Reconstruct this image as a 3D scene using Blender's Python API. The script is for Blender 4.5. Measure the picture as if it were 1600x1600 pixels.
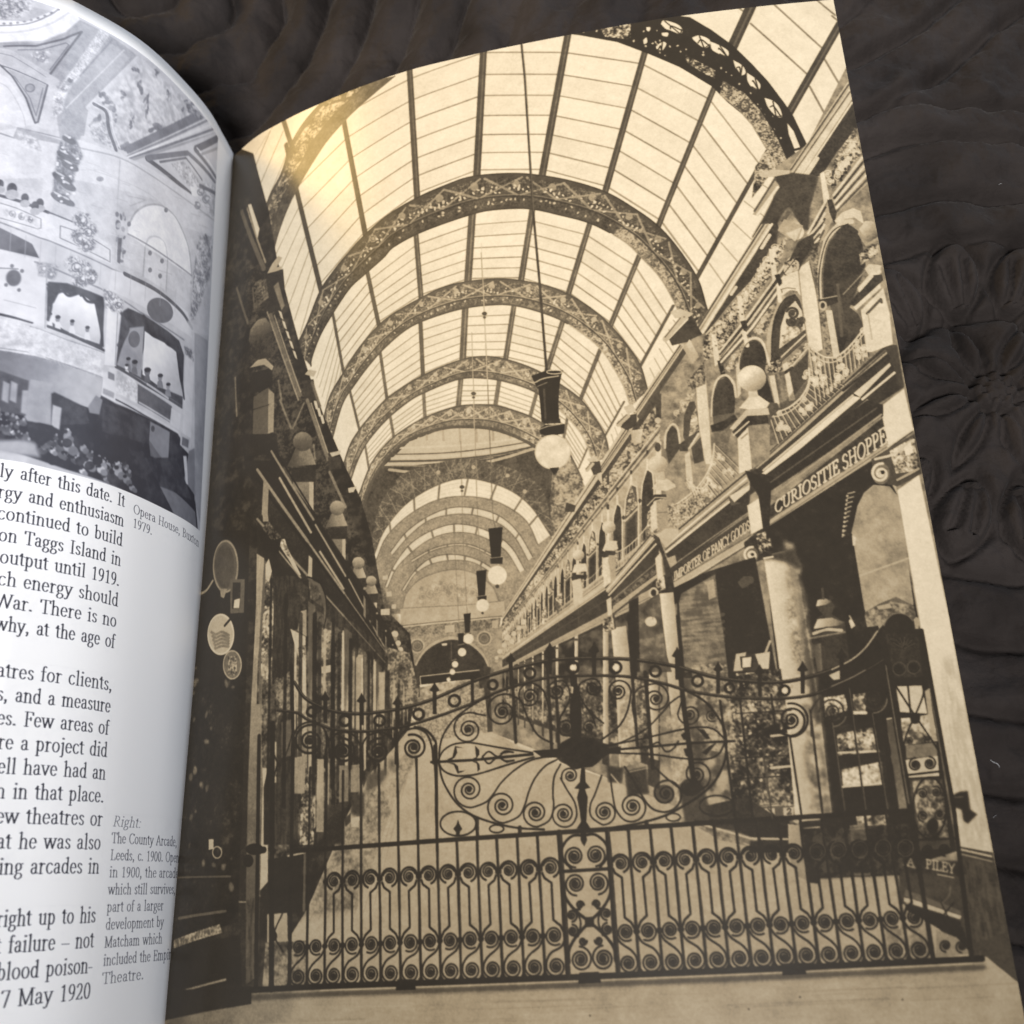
# An open book of theatre history lying on a dark quilted velvet bedspread, photographed from just above.
import bpy, math, random
import numpy as np
from mathutils import Matrix, Vector

# ------------------------------------------------------------------ camera, light, exposure
S = bpy.context.scene
for o in list(bpy.data.objects):
    bpy.data.objects.remove(o)
COL = S.collection

cam_d = bpy.data.cameras.new("camera")
cam_d.sensor_width = 36.0
cam_d.lens = 36.0 * 1731.0 / 1600.0
cam_d.clip_start = 0.01
cam_d.clip_end = 50.0
cam_d.dof.use_dof = True
cam_d.dof.focus_distance = 0.385
cam_d.dof.aperture_fstop = 13.0
cam = bpy.data.objects.new("camera", cam_d)
COL.objects.link(cam)
cam.matrix_world = Matrix(((0.99857205, 0.05342155, 0.0, 0.0),
                           (-0.05033284, 0.94083697, -0.33510058, 0.0),
                           (-0.01790159, 0.33462207, 0.94218236, 0.34),
                           (0, 0, 0, 1)))
S.camera = cam

world = bpy.data.worlds.new("World")
S.world = world
world.use_nodes = True
world.node_tree.nodes["Background"].inputs[0].default_value = (0.88, 0.91, 1.0, 1)
world.node_tree.nodes["Background"].inputs[1].default_value = 0.14

def area(name, loc, target, size, power, colour, spread=180):
    d = bpy.data.lights.new(name, 'AREA')
    d.shape = 'DISK'; d.size = size; d.energy = power; d.color = colour; d.spread = math.radians(spread)
    o = bpy.data.objects.new(name, d); COL.objects.link(o)
    o.location = loc
    o.rotation_euler = (Vector(target) - Vector(loc)).to_track_quat('-Z', 'Y').to_euler()
    return o
# two added lights: a cool one right beyond the head, a frontal one past the foot
area("added_right_light", (0.62, 0.86, 0.34), (-0.08, 0.30, 0.0), 0.36, 1.15, (0.84, 0.91, 1.0), 90)  # added to brighten the left page, its beam narrowed to fade downwards
area("added_front_light", (-0.16, -0.62, 1.38), (0.0, 0.40, 0.0), 0.34, 2.95, (1.0, 0.98, 0.95), 42)  # added main light, set where the glossy pages give no glare; dims the foot
# a warm bedside lamp, low on the left: it glances off the glossy paper near the gutter
area("bedside_lamp", (-0.80, 0.92, 0.29), (-0.05, 0.27, -0.03), 0.30, 5.2, (1.0, 0.66, 0.22))

S.view_settings.view_transform = 'Standard'
S.view_settings.look = 'None'
S.view_settings.exposure = 0.0
S.view_settings.gamma = 1.0
S.view_settings.use_curve_mapping = False

# [DRAW-BEGIN]
import numpy as np, math
# ------------------------------------------------------------------ page shapes
FPX = 1731.0                     # focal length of the lens, in pixels of a 1600 px picture
CAM_Z = 0.34
ROT = np.array([[0.99857205, 0.05342155, 0.0],
                [-0.05033284, 0.94083697, -0.33510058],
                [-0.01790159, 0.33462207, 0.94218236]])
CAM = np.array([0.0, 0.0, CAM_Z])
Y_TOP = 0.3239                   # top edge of both pages
Y_BOT = -0.050                   # bottom edge of both pages

def catmull(P, n=12):
    P = np.asarray(P, float)
    if len(P) < 3:
        return P
    Q = np.vstack([2 * P[0] - P[1], P, 2 * P[-1] - P[-2]])
    out = []
    t = np.linspace(0, 1, n, endpoint=False)[:, None]
    for i in range(1, len(Q) - 2):
        a, b, c, d = Q[i - 1], Q[i], Q[i + 1], Q[i + 2]
        out.append(0.5 * (2 * b + (c - a) * t + (2 * a - 5 * b + 4 * c - d) * t ** 2 + (3 * b - a - 3 * c + d) * t ** 3))
    return np.vstack(out + [P[-1:]])

class Profile:
    """cross-section of a page as (x, z), walked by arc length s from the gutter"""
    def __init__(self, pts):
        self.p = catmull(pts, 16)
        d = np.linalg.norm(np.diff(self.p, axis=0), axis=1)
        self.s = np.concatenate([[0], np.cumsum(d)])
        self.L = self.s[-1]
    def at(self, s):
        s = np.asarray(s, float)
        e = np.clip(s, 0, self.L)
        x = np.interp(e, self.s, self.p[:, 0]); z = np.interp(e, self.s, self.p[:, 1])
        t0 = self.p[1] - self.p[0]; t0 = t0 / np.linalg.norm(t0)
        t1 = self.p[-1] - self.p[-2]; t1 = t1 / np.linalg.norm(t1)
        u = np.minimum(s, 0); o = np.maximum(s - self.L, 0)
        return x + u * t0[0] + o * t1[0], z + u * t0[1] + o * t1[1]

RP = Profile([(-.1166, -.0742), (-.1036, -.0620), (-.0905, -.0533), (-.0780, -.0461), (-.0545, -.0346), (-.0321, -.0260),
              (-.0109, -.0204), (.0100, -.0156), (.0405, -.0098), (.0703, -.0050), (.1048, -.0017), (.1348, 0.0)])
LP = Profile([(-.1166, -.0742), (-.1172, -.0665), (-.1178, -.0600), (-.1193, -.0460), (-.1228, -.0320), (-.1300, -.0120),
              (-.1380, .0020), (-.1500, .0157), (-.1555, .0203), (-.1700, .0285), (-.1880, .0335), (-.2150, .0330),
              (-.2500, .0210), (-.2800, .0000), (-.3000, -.0200)])
# the sheet of the right page meets the left one a little higher towards the foot of the book
G_Y = np.array([-.060, -.030, 0.000, .040, .080, .120, .180, .250, .3239])
G_DZ = np.array([.030, .0285, .0262, .0225, .0185, .0150, .0105, .0050, 0.0])

def right_surf(s, y):
    s = np.asarray(s, float); y = np.asarray(y, float)
    x, z = RP.at(s)
    dz = np.interp(y, G_Y, G_DZ)
    w = np.exp(-(np.maximum(s, 0) / .045) ** 2)
    lx = np.interp(-.0742 + dz, LP.p[:110, 1], LP.p[:110, 0]) + .1166
    return np.stack([x + lx * w, y + 0 * x, z + dz * w], -1)

def left_surf(s, y):
    s = np.asarray(s, float); y = np.asarray(y, float)
    x, z = LP.at(s)
    return np.stack([x, y + 0 * x, z], -1)

def to_pic(P):
    v = (P - CAM) @ ROT
    return np.stack([800 + FPX * v[..., 0] / -v[..., 2], 800 - FPX * v[..., 1] / -v[..., 2]], -1)

def page_coords(pts, surf, s0, y0=.1):
    """(s, y) on a page for points read off the photograph"""
    pts = np.asarray(pts, float)
    s = np.full(len(pts), float(s0)); y = np.full(len(pts), float(y0))
    if surf is right_surf:
        s = np.clip((pts[:, 0] - 340) / 1230 * .27, .002, .27); y = .29 - pts[:, 1] / 1600 * .32
    for _ in range(25):
        h = 1e-5
        b = to_pic(surf(s, y))
        ds = (to_pic(surf(s + h, y)) - b) / h
        dy = (to_pic(surf(s, y + h)) - b) / h
        r = pts - b
        det = ds[:, 0] * dy[:, 1] - ds[:, 1] * dy[:, 0]
        det = np.where(np.abs(det) < 1, np.sign(det) + (det == 0), det)
        a = (r[:, 0] * dy[:, 1] - r[:, 1] * dy[:, 0]) / det
        c = (ds[:, 0] * r[:, 1] - ds[:, 1] * r[:, 0]) / det
        s = s + np.clip(a, -.02, .02); y = y + np.clip(c, -.04, .04)
        if max(np.abs(a).max(), np.abs(c).max()) < 1e-6:
            break
    return np.stack([s, y], -1)

# ------------------------------------------------------------------ the printing press: tones laid on a fine grid over a sheet
_rng = np.random.RandomState(7)
def noise_field(h, w, size, seed):
    r = np.random.RandomState(seed)
    f = np.fft.rfft2(r.randn(h, w))
    ky = np.fft.fftfreq(h)[:, None]; kx = np.fft.rfftfreq(w)[None]
    k = np.sqrt(kx * kx + ky * ky) * size
    f *= np.exp(-(k * 1.6) ** 2) * (k > .12)
    n = np.fft.irfft2(f, (h, w))
    return (n / n.std()).astype(np.float32)

class Sheet:
    def __init__(self, surf, s_a, s_b, y_a, y_b, res, base, guess):
        self.surf, self.s_a, self.y_b, self.res, self.guess = surf, s_a, y_b, res, guess
        self.w = int(round((s_b - s_a) / res)) + 1
        self.h = int(round((y_b - y_a) / res)) + 1
        self.a = np.full((self.h, self.w), base, np.float32)
        f = {k: noise_field(self.h, self.w, k, int(k * 10)) for k in (2.2, 3.5, 6, 12, 25, 40)}
        self.nz = {2.2: .75 * f[2.2] + .45 * f[6] + .3 * f[25], 3.5: .55 * f[3.5] + .35 * f[2.2] + .55 * f[12] + .2 * f[25], 6: .45 * f[6] + .35 * f[3.5] + .2 * f[2.2] + .6 * f[25],
                   12: .7 * f[12] + .3 * f[6] + .45 * f[40], 25: f[25], 40: f[40]}
        self.nz['v'] = noise_field(self.h // 6 + 1, self.w, 3.0, 5).repeat(6, 0)[:self.h]
        self.nz['h'] = noise_field(self.h, self.w // 8 + 1, 3.0, 6).repeat(8, 1)[:, :self.w]
    def mm(self, pts):                 # photograph -> page (s, y)
        return page_coords(pts, self.surf, self.guess)
    def px(self, sy):                  # page (s, y) -> grid
        sy = np.asarray(sy, float)
        return np.stack([(sy[:, 0] - self.s_a) / self.res, (self.y_b - sy[:, 1]) / self.res], -1)
    def pts(self, pts, page=False, smooth=False):
        p = np.asarray(pts, float)
        if smooth: p = catmull(p, 10)
        return self.px(p if page else self.mm(p))
    def _poly(self, p):
        x0 = max(int(np.floor(p[:, 0].min())) - 1, 0); x1 = min(int(np.ceil(p[:, 0].max())) + 2, self.w)
        y0 = max(int(np.floor(p[:, 1].min())) - 1, 0); y1 = min(int(np.ceil(p[:, 1].max())) + 2, self.h)
        if x1 <= x0 or y1 <= y0: return None
        m = np.zeros((y1 - y0, x1 - x0 + 1), np.float32); W = x1 - x0
        q = np.roll(p, -1, 0); ya, yb = p[:, 1], q[:, 1]
        dy = np.where(yb == ya, 1, yb - ya)
        SS = 3
        for r in range(y1 - y0):
            for k in range(SS):
                y = y0 + r + (k + .5) / SS - .5
                c = (ya <= y) != (yb <= y)
                if not c.any(): continue
                xs = np.sort(p[c, 0] + (y - ya[c]) / dy[c] * (q[c, 0] - p[c, 0])) - x0 + .5
                for a, b in zip(xs[::2], xs[1::2]):
                    a = min(max(a, 0), W); b = min(max(b, 0), W)
                    if b <= a: continue
                    ia, ib = int(a), int(b)
                    if ia == ib: m[r, ia] += (b - a) / SS
                    else:
                        m[r, ia] += (ia + 1 - a) / SS; m[r, ia + 1:ib] += 1 / SS; m[r, ib] += (b - ib) / SS
        return np.clip(m[:, :-1], 0, 1), slice(y0, y1), slice(x0, x1)
    def _line(self, p, r, aspect=1.0):
        r = np.broadcast_to(np.asarray(r, float), (len(p),))
        R = r.max() + 2
        x0 = max(int(p[:, 0].min() - R), 0); x1 = min(int(p[:, 0].max() + R) + 2, self.w)
        y0 = max(int(p[:, 1].min() - R), 0); y1 = min(int(p[:, 1].max() + R) + 2, self.h)
        if x1 <= x0 or y1 <= y0: return None
        m = np.zeros((y1 - y0, x1 - x0), np.float32)
        segs = range(len(p) - 1) if len(p) > 1 else [0]
        for i in segs:
            a = p[i]; b = p[min(i + 1, len(p) - 1)]; ra = r[i]; rb = r[min(i + 1, len(p) - 1)]
            u0 = max(int(min(a[0], b[0]) - R), x0); u1 = min(int(max(a[0], b[0]) + R) + 2, x1)
            v0 = max(int(min(a[1], b[1]) - R), y0); v1 = min(int(max(a[1], b[1]) + R) + 2, y1)
            if u1 <= u0 or v1 <= v0: continue
            X = np.arange(u0, u1)[None] - a[0]; Y = (np.arange(v0, v1)[:, None] - a[1]) * aspect
            d = (b - a) * np.array([1, aspect]); L = d @ d
            t = np.clip((X * d[0] + Y * d[1]) / L, 0, 1) if L > 1e-9 else 0
            dist = np.hypot(X - t * d[0], Y - t * d[1])
            rr = ra + (rb - ra) * t
            if aspect > 1:
                dd = (dist - rr) / np.where(dist > 1e-6, np.hypot((X - t * d[0]), (Y - t * d[1]) * aspect) / np.maximum(dist, 1e-6), 1)
                c = np.clip(.5 - dd, 0, 1)
            else:
                c = np.clip(rr + .5 - dist, 0, 1) * np.minimum(1, 2 * rr)
            s = m[v0 - y0:v1 - y0, u0 - x0:u1 - x0]
            np.maximum(s, c, out=s)
        return m, slice(y0, y1), slice(x0, x1)
    def _lay(self, mk, tone, alpha):
        if mk is None: return
        m, ys, xs = mk
        if callable(tone): tone = tone(ys, xs)
        t = self.a[ys, xs]
        self.a[ys, xs] = t + (tone - t) * m * alpha
    def _soft(self, mk, k):
        if mk is None or k <= 0: return mk
        m, ys, xs = mk
        p = int(k * 2) + 1
        y0, x0 = ys.start, xs.start
        Y0 = max(y0 - p, 0); X0 = max(x0 - p, 0); Y1 = min(ys.stop + p, self.h); X1 = min(xs.stop + p, self.w)
        M = np.zeros((Y1 - Y0, X1 - X0), np.float32)
        M[y0 - Y0:y0 - Y0 + m.shape[0], x0 - X0:x0 - X0 + m.shape[1]] = m
        g = np.exp(-.5 * (np.arange(-p, p + 1) / k) ** 2); g /= g.sum()
        M = np.apply_along_axis(lambda v: np.convolve(v, g, 'same'), 0, M) if M.shape[0] > 2 * p else M
        M = np.apply_along_axis(lambda v: np.convolve(v, g, 'same'), 1, M) if M.shape[1] > 2 * p else M
        return M, slice(Y0, Y1), slice(X0, X1)
    # ---- drawing, all in points read off the photograph unless page=True
    def fill(self, pts, tone, alpha=1.0, page=False, smooth=False, soft=0):
        self._lay(self._soft(self._poly(self.pts(pts, page, smooth)), soft), tone, alpha)
    def grad(self, pts, p0, t0, p1, t1, alpha=1.0, page=False, smooth=False, soft=0):
        a, b = self.pts([p0, p1], page)
        d = (b - a) / max((b - a) @ (b - a), 1e-9)
        def tone(ys, xs):
            X = np.arange(xs.start, xs.stop)[None] - a[0]; Y = np.arange(ys.start, ys.stop)[:, None] - a[1]
            return t0 + (t1 - t0) * np.clip(X * d[0] + Y * d[1], 0, 1)
        self._lay(self._soft(self._poly(self.pts(pts, page, smooth)), soft), tone, alpha)
    def relief(self, pts, lo, hi, size=3.5, gain=1.3, alpha=1.0, page=False, smooth=False, bias=0.0, soft=0):
        n = self.nz[size]
        tone = lambda ys, xs: lo + (hi - lo) * (.5 + .5 * np.tanh(2 * bias + n[ys, xs] * .55 * gain))
        self._lay(self._soft(self._poly(self.pts(pts, page, smooth)), soft), tone, alpha)
    def stroke(self, pts, width, tone, alpha=1.0, page=False, smooth=False, soft=0):
        """width in photograph pixels (or page metres with page=True)"""
        p0 = np.asarray(pts, float)
        if smooth: p0 = catmull(p0, 8)
        q = self.pts(p0, page)
        if page: w = np.asarray(width, float) / self.res
        else:
            l0 = np.abs(np.diff(p0, axis=0)).sum(); l1 = np.linalg.norm(np.diff(q, axis=0), axis=1).sum()
            k = np.linalg.norm(np.diff(p0, axis=0), axis=1).sum()
            w = np.asarray(width, float) * (l1 / k if k > 0 else 1)
        self._lay(self._soft(self._line(q, np.maximum(w * .5, .25)), soft), tone, alpha)
    def disc(self, c, rx, ry=None, tone=0, alpha=1.0, page=False, soft=0, rot=0):
        ry = rx if ry is None else ry
        t = np.linspace(0, 2 * np.pi, 36, endpoint=False)
        X = rx * np.cos(t); Y = ry * np.sin(t)
        self.fill(np.stack([c[0] + X * math.cos(rot) - Y * math.sin(rot), c[1] + X * math.sin(rot) + Y * math.cos(rot)], -1), tone, alpha, page, soft=soft)
    def ring(self, c, rx, ry, width, tone, alpha=1.0, page=False, a0=0, a1=360):
        t = np.radians(np.linspace(a0, a1, 40))
        self.stroke(np.stack([c[0] + rx * np.cos(t), c[1] + ry * np.sin(t)], -1), width, tone, alpha, page)
    def scroll(self, c, r, a0, turns, turn, width, tone, tail=None, page=False, k=.5, alpha=1.0, rmin=0):
        """a scroll winding in from radius r at angle a0 (degrees, y down); turn=+1 clockwise on the sheet; a tail may lead in"""
        t = np.linspace(0, turns, int(26 * turns) + 2)
        rr = np.maximum(r * k ** t, rmin)
        an = math.radians(a0) + turn * 2 * np.pi * t
        f = -1 if page else 1
        p = np.stack([c[0] + rr * np.cos(an), c[1] + f * rr * np.sin(an)], -1)
        if tail is not None:
            p = np.vstack([catmull(list(tail) + [tuple(p[0]), tuple(p[2])], 8)[:-9], p])
        self.stroke(p, width, tone, alpha, page)
        self.disc(c, max(r * k ** turns * .9, width * .6), tone=tone, page=page, alpha=alpha)
    def blur(self, k):
        g = np.exp(-.5 * (np.arange(-3, 4) / k) ** 2); g /= g.sum()
        p = np.pad(self.a, 3, mode='edge')
        t = sum(g[i] * p[i:i + self.h, :] for i in range(7))
        self.a = sum(g[i] * t[:, i:i + self.w] for i in range(7)).astype(np.float32)
    def sample(self, sy):
        q = self.px(sy); x = np.clip(q[:, 0], 0, self.w - 1.001); y = np.clip(q[:, 1], 0, self.h - 1.001)
        i = x.astype(int); j = y.astype(int); fx = x - i; fy = y - j; a = self.a
        return a[j, i] * (1 - fx) * (1 - fy) + a[j, i + 1] * fx * (1 - fy) + a[j + 1, i] * (1 - fx) * fy + a[j + 1, i + 1] * fx * fy

def win(x0, y0, k):
    def f(*v):
        v = np.asarray(v, float).reshape(-1, 2)
        return [(x0 + a / k, y0 + b / k) for a, b in v]
    return f
def mix(P, Q, t):
    return np.asarray(P) * (1 - t) + np.asarray(Q) * t
def resample(P, n):
    P = np.asarray(P, float); d = np.concatenate([[0], np.cumsum(np.linalg.norm(np.diff(P, axis=0), axis=1))])
    t = np.linspace(0, d[-1], n)
    return np.stack([np.interp(t, d, P[:, 0]), np.interp(t, d, P[:, 1])], -1)
# ------------------------------------------------------------------ the printed arcade (right page)
wA = win(340, 50, 4); wB = win(700, 50, 4); wC = win(1000, 0, 4); wD = win(340, 400, 4); wE = win(680, 400, 4); wF = win(1030, 350, 4)
wG = win(560, 700, 4); wH = win(880, 650, 4); wI = win(1150, 600, 4); wJ = win(260, 800, 4); wK = win(640, 1000, 5); wL = win(900, 1000, 5)
wM = win(1180, 950, 4); wN = win(1200, 1250, 4); wO = win(850, 1250, 4); wQ = win(400, 1250, 4); wR = win(400, 1000, 5)

def arch_lattice(c, outer, inner, seed, dark, lite, face=.58, n=34, glint=.8, x_every=3):
    """an ornamental iron arch rib: pierced face with crossed bracing, bright edge line and soffit"""
    r = np.random.RandomState(seed)
    O = resample(catmull(outer, 10), 121); I = resample(catmull(inner, 10), 121)
    M = mix(O, I, face); band = list(O) + list(I[::-1])
    c.fill(band, dark)
    c.relief(list(mix(O, I, .12)) + list(mix(O, I, face - .05)[::-1]), dark - .05, lite, 2.2, .9, bias=-.22)
    c.relief(list(mix(O, I, face + .06)) + list(mix(O, I, .93)[::-1]), dark - .06, (dark + lite) * .5, 2.2, .9, bias=-.15)
    for i in range(n):
        t = (i + .5) / n * 120
        j = int(t)
        w = np.linalg.norm(O[j] - I[j])
        if i % x_every == 0:
            j0, j1 = max(j - 4, 0), min(j + 4, 120)
            c.stroke([mix(O[j0], I[j0], .1), mix(O[j1], I[j1], face)], w * .05 + .5, lite * 1.05, .9)
            c.stroke([mix(O[j1], I[j1], .1), mix(O[j0], I[j0], face)], w * .05 + .5, lite * 1.05, .9)
        elif i % x_every == 1:
            c.disc(mix(O[j], I[j], .28), w * .11, tone=lite * 1.08, alpha=.9)
        for _ in range(9):
            jj = int(np.clip(t + r.uniform(-2.2, 2.2), 0, 120))
            if r.rand() < glint * (.9 if i % x_every else .35):
                c.disc(mix(O[jj], I[jj], r.uniform(.34, face - .05)), w * r.uniform(.02, .05) + .3, w * .018 + .35, tone=r.uniform(.7, .95), alpha=.9, rot=r.rand() * 3)
            elif r.rand() < .3: c.ring(mix(O[jj], I[jj], r.uniform(.15, .4)), w * .06, w * .06, .8, dark * .7, .8)
            if r.rand() < glint * .22: c.disc(mix(O[jj], I[jj], r.uniform(face + .1, .85)), w * .035 + .3, w * .02 + .3, tone=lite + .25, alpha=.8, rot=r.rand() * 3)
    J0, J1 = mix(O, I, face + .04), I
    c.relief(list(J0[90:]) + list(J1[90:][::-1]), .34, lite + .26, 2.2, 1.2, .85, soft=1.5)
    c.stroke(O, 2.2, dark * .75); c.stroke(I[:90], 2.4, dark * .8); c.stroke(I[90:], 1.6, lite)
    c.stroke(M, 1.3, lite, .9); c.stroke(mix(O, I, face + .05), 1.8, dark * .7, .9)

def print_arcade():
    c = Sheet(right_surf, 0.0, RP.L + .0003, Y_BOT, Y_TOP + .0003, .00022, .9, .1)
    rs = np.random.RandomState(3)
    SKY = .93
    # ---------------- glass vault -------------------------------------------------
    c.fill([(340, 1000), (340, 200), (1320, -40), (1330, 200), (1100, 560), (900, 800), (850, 900), (560, 900)], SKY)
    c.relief([(340, 1000), (340, 200), (1320, -40), (1330, 200), (1100, 560), (900, 800), (850, 900), (560, 900)], SKY - .02, SKY + .015, 40, 1.0, .8)
    a0o = [(520, 142), (480, 185), (455, 225), (440, 270), (422, 305), (410, 342), (402, 372)]
    a0i = [(617, 119), (580, 150), (545, 182), (510, 222), (482, 265), (462, 300), (447, 332), (432, 375), (425, 410)]
    b0o = [(985, 34), (1040, 22), (1078, 27), (1112, 47), (1145, 71), (1175, 100), (1200, 127), (1225, 160), (1240, 182), (1262, 228)]
    b0i = [(860, 50), (905, 55), (965, 66), (1015, 85), (1062, 105), (1112, 135), (1137, 160), (1170, 187), (1190, 215), (1207, 250), (1213, 264)]
    A1o = [(462, 545), (465, 537), (480, 505), (500, 455), (520, 425), (540, 400), (567, 370), (605, 337), (650, 310), (695, 290), (737, 276), (800, 271),
           (850, 275), (900, 285), (950, 302), (1000, 332), (1032, 357), (1062, 392), (1090, 436), (1102, 474), (1112, 508)]
    A1i = [(486, 572), (487, 560), (500, 525), (520, 490), (547, 450), (572, 427), (600, 402), (615, 386), (660, 362), (730, 337), (770, 328), (825, 326),
           (875, 336), (925, 350), (975, 377), (1002, 402), (1030, 432), (1050, 465), (1063, 494), (1074, 522)]
    A2o = [(503, 665), (515, 620), (535, 585), (560, 545), (590, 510), (615, 490), (655, 467), (690, 450), (730, 440), (780, 436), (817, 439), (855, 447),
           (892, 462), (930, 487), (955, 510), (980, 540), (1000, 570), (1012, 610)]
    A2i = [(518, 690), (535, 632), (555, 600), (580, 567), (605, 540), (635, 515), (665, 500), (715, 484), (760, 477), (800, 477), (842, 487), (880, 502),
           (915, 525), (940, 547), (957, 572), (975, 605), (985, 635)]
    A3o = [(534, 735), (547, 695), (565, 667), (590, 637), (615, 615), (660, 587), (715, 564), (755, 557), (792, 562), (835, 577), (870, 597), (905, 622),
           (925, 647), (945, 680), (953, 715)]
    A3i = [(548, 750), (560, 717), (577, 687), (605, 655), (635, 630), (660, 615), (715, 593), (755, 591), (792, 597), (835, 612), (870, 637), (900, 667),
           (917, 695), (926, 722)]
    A4o = [(560, 775), (580, 725), (605, 692), (630, 672), (665, 652), (715, 635), (767, 633), (805, 642), (840, 657), (875, 684), (897, 722), (910, 750)]
    A4i = [(568, 790), (585, 745), (610, 712), (640, 687), (690, 670), (730, 667), (767, 670), (805, 682), (842, 702), (868, 728), (880, 760)]
    A5o = [(575, 880), (590, 800), (612, 760), (635, 738), (700, 720), (740, 718), (772, 724), (810, 737), (847, 765), (862, 820), (868, 860)]
    A5i = [(585, 866), (600, 830), (630, 792), (665, 767), (707, 750), (745, 749), (795, 765), (830, 792), (860, 836)]
    # purlins of each bay: (near end, far end, width)
    bays = []
    ribs0 = [((530, 150), (572, 372), 7), ((639, 92), (652, 312), 8.5), ((757, 50), (745, 276), 10), ((888, 50), (847, 275), 10),
             ((1012, 66), (945, 302), 9), ((1122, 122), (1028, 355), 8), ((1204, 228), (1088, 436), 6.5), ((447, 226), (502, 455), 6.5)]
    ribs0b = [((1178, 0), (1143, 76), 14), ((1312, 38), (1232, 178), 11)]
    ribs1 = [((520, 490), (537, 583), 4.5), ((574, 425), (592, 508), 6), ((650, 366), (658, 466), 7.5), ((738, 334), (731, 441), 11), ((832, 326), (814, 440), 9),
             ((922, 348), (887, 463), 8.5), ((1000, 397), (953, 511), 8), ((1052, 478), (1000, 573), 5)]
    ribs2 = [((547, 612), (562, 673), 4), ((594, 550), (605, 625), 5), ((657, 503), (661, 588), 6.5), ((727, 482), (723, 562), 10), ((803, 478), (790, 562), 8),
             ((880, 500), (855, 578), 8), ((938, 546), (907, 624), 6.5), ((975, 628), (946, 680), 3.5)]
    ribs3 = [((571, 698), (576, 730), 3.5), ((610, 652), (616, 687), 4.5), ((662, 615), (664, 652), 5.5), ((720, 594), (716, 636), 8), ((780, 595), (774, 634), 7),
             ((838, 616), (828, 652), 6), ((887, 650), (880, 690), 4.5), ((918, 700), (905, 730), 3)]
    panes = [(ribs0, 7), (ribs1, 6), (ribs2, 6), (ribs3, 5)]
    # glazing bars between neighbouring purlins
    for (rb, n), wd, tn in zip(panes, (2.3, 1.9, 1.7, 1.4), (.42, .44, .46, .5)):
        order = sorted(rb, key=lambda r: r[1][0])
        for r0, r1 in zip(order[:-1], order[1:]):
            pp = pq = None
            for k in range(-1, n + 1):
                u = (k + .9) / (n + .3); u = u * (1.18 - .18 * u)
                if u > .985 or u < .02: continue
                dz = .028 if (r0[1][0] + r1[1][0]) / 2 > 700 else -.0
                p = mix(r0[0], r0[1], u); q = mix(r1[0], r1[1], u)
                left = (r0[1][0] + r1[1][0]) / 2 < 715
                right = (r0[1][0] + r1[1][0]) / 2 > 800
                if pp is not None:
                    pv = SKY + rs.uniform(-.035, .02); c.fill([pp, pq, q, p], pv, .8)
                    if rs.rand() < .2: c.fill([pp, mix(pp, pq, .5), mix(p, q, .4), p], pv - .03, .7, soft=2)
                pp, pq = p, q
            for k in range(-1, n + 1):
                u = (k + .9) / (n + .3); u = u * (1.18 - .18 * u)
                if u > .985 or u < .02: continue
                p = mix(r0[0], r0[1], u); q = mix(r1[0], r1[1], u)
                c.stroke([p, q], wd * rs.uniform(.85, 1.15), tn + rs.uniform(-.05, .05), .85)
    # nearest bay, beyond the first rib
    for a, b in [((1150, 10), (1165, 20)), ((1173, 37), (1260, 115)), ((1205, 3), (1283, 74)), ((1276, 0), (1305, 24)), ((1288, 92), (1313, 134)), ((1265, 135), (1288, 177)),
                 ((1300, 25), (1330, 50))]:
        c.stroke([a, b], 3, .45)
    for y in range(5):
        c.stroke([(397 + y * 2, 245 + y * 1), (428 - y * 3, 195)], 1.5, .5, .5) if y < 1 else None
    c.stroke(wA(230, 860, 330, 620), 1.8, .5); c.stroke(wA(240, 1020, 410, 620), 1.8, .5); c.stroke(wA(330, 1010, 440, 740), 1.4, .55)
    for k in range(6):       # short slanting panes along the left springing
        a = mix((425, 410), (478, 545), k / 6); b = mix((470, 318), (500, 455), k / 6)
        c.stroke([a, b], 1.8, .52, .8)
    for k in range(6):
        a = mix((495, 590), (520, 680), k / 6); b = mix((525, 500), (537, 583), k / 6); c.stroke([a, b], 1.5, .55, .8)
        a = mix((1052, 500), (1008, 590), k / 6); b = mix((1085, 540), (1030, 640), k / 6); c.stroke([a, b], 1.4, .5, .8)
        a = mix((982, 625), (950, 690), k / 6); b = mix((1002, 655), (962, 735), k / 6); c.stroke([a, b], 1.2, .52, .8)
        a = mix((1205, 240), (1092, 440), k / 6.2 + .05); b = mix((1262, 268), (1118, 486), k / 6.2 + .05); c.stroke([a, b], 1.8, .5, .8)
    for rb, tn in ((ribs0, .24), (ribs0b, .2), (ribs1, .3), (ribs2, .34), (ribs3, .38)):
        for a, b, w in rb:
            d = np.array(b) - np.array(a)
            c.stroke([a, np.array(b) + d * .05], w, tn)
            if w > 7:
                o = np.array([w * .1, 0]); c.stroke([np.array(a) + o, np.array(b) + o], w * .2, tn + .22, .6)
    # first (nearest) iron rib
    c.fill(a0o + a0i[::-1], .3, smooth=False)
    c.relief(list(mix(resample(a0o, 20), resample(a0i, 20), .1)) + list(mix(resample(a0o, 20), resample(a0i, 20), .55)[::-1]), .2, .8, 3.5, 1.3, bias=-.2)
    c.relief(list(mix(resample(a0o, 20), resample(a0i, 20), .62)) + list(mix(resample(a0o, 20), resample(a0i, 20), .96)[::-1]), .22, .36, 3.5, 1.2)
    c.stroke(a0o, 3, .26, smooth=True); c.stroke(mix(resample(a0o, 20), resample(a0i, 20), .58), 3.5, .25); c.stroke(a0i, 2, .3, smooth=True)
    c.stroke([(443, 188), (458, 235)], 6, .28); c.stroke([(520, 160), (560, 150)], 5, .28); c.stroke([(384, 290), (410, 372)], 4, .3)
    c.fill(b0o + b0i[::-1], .13)
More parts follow.
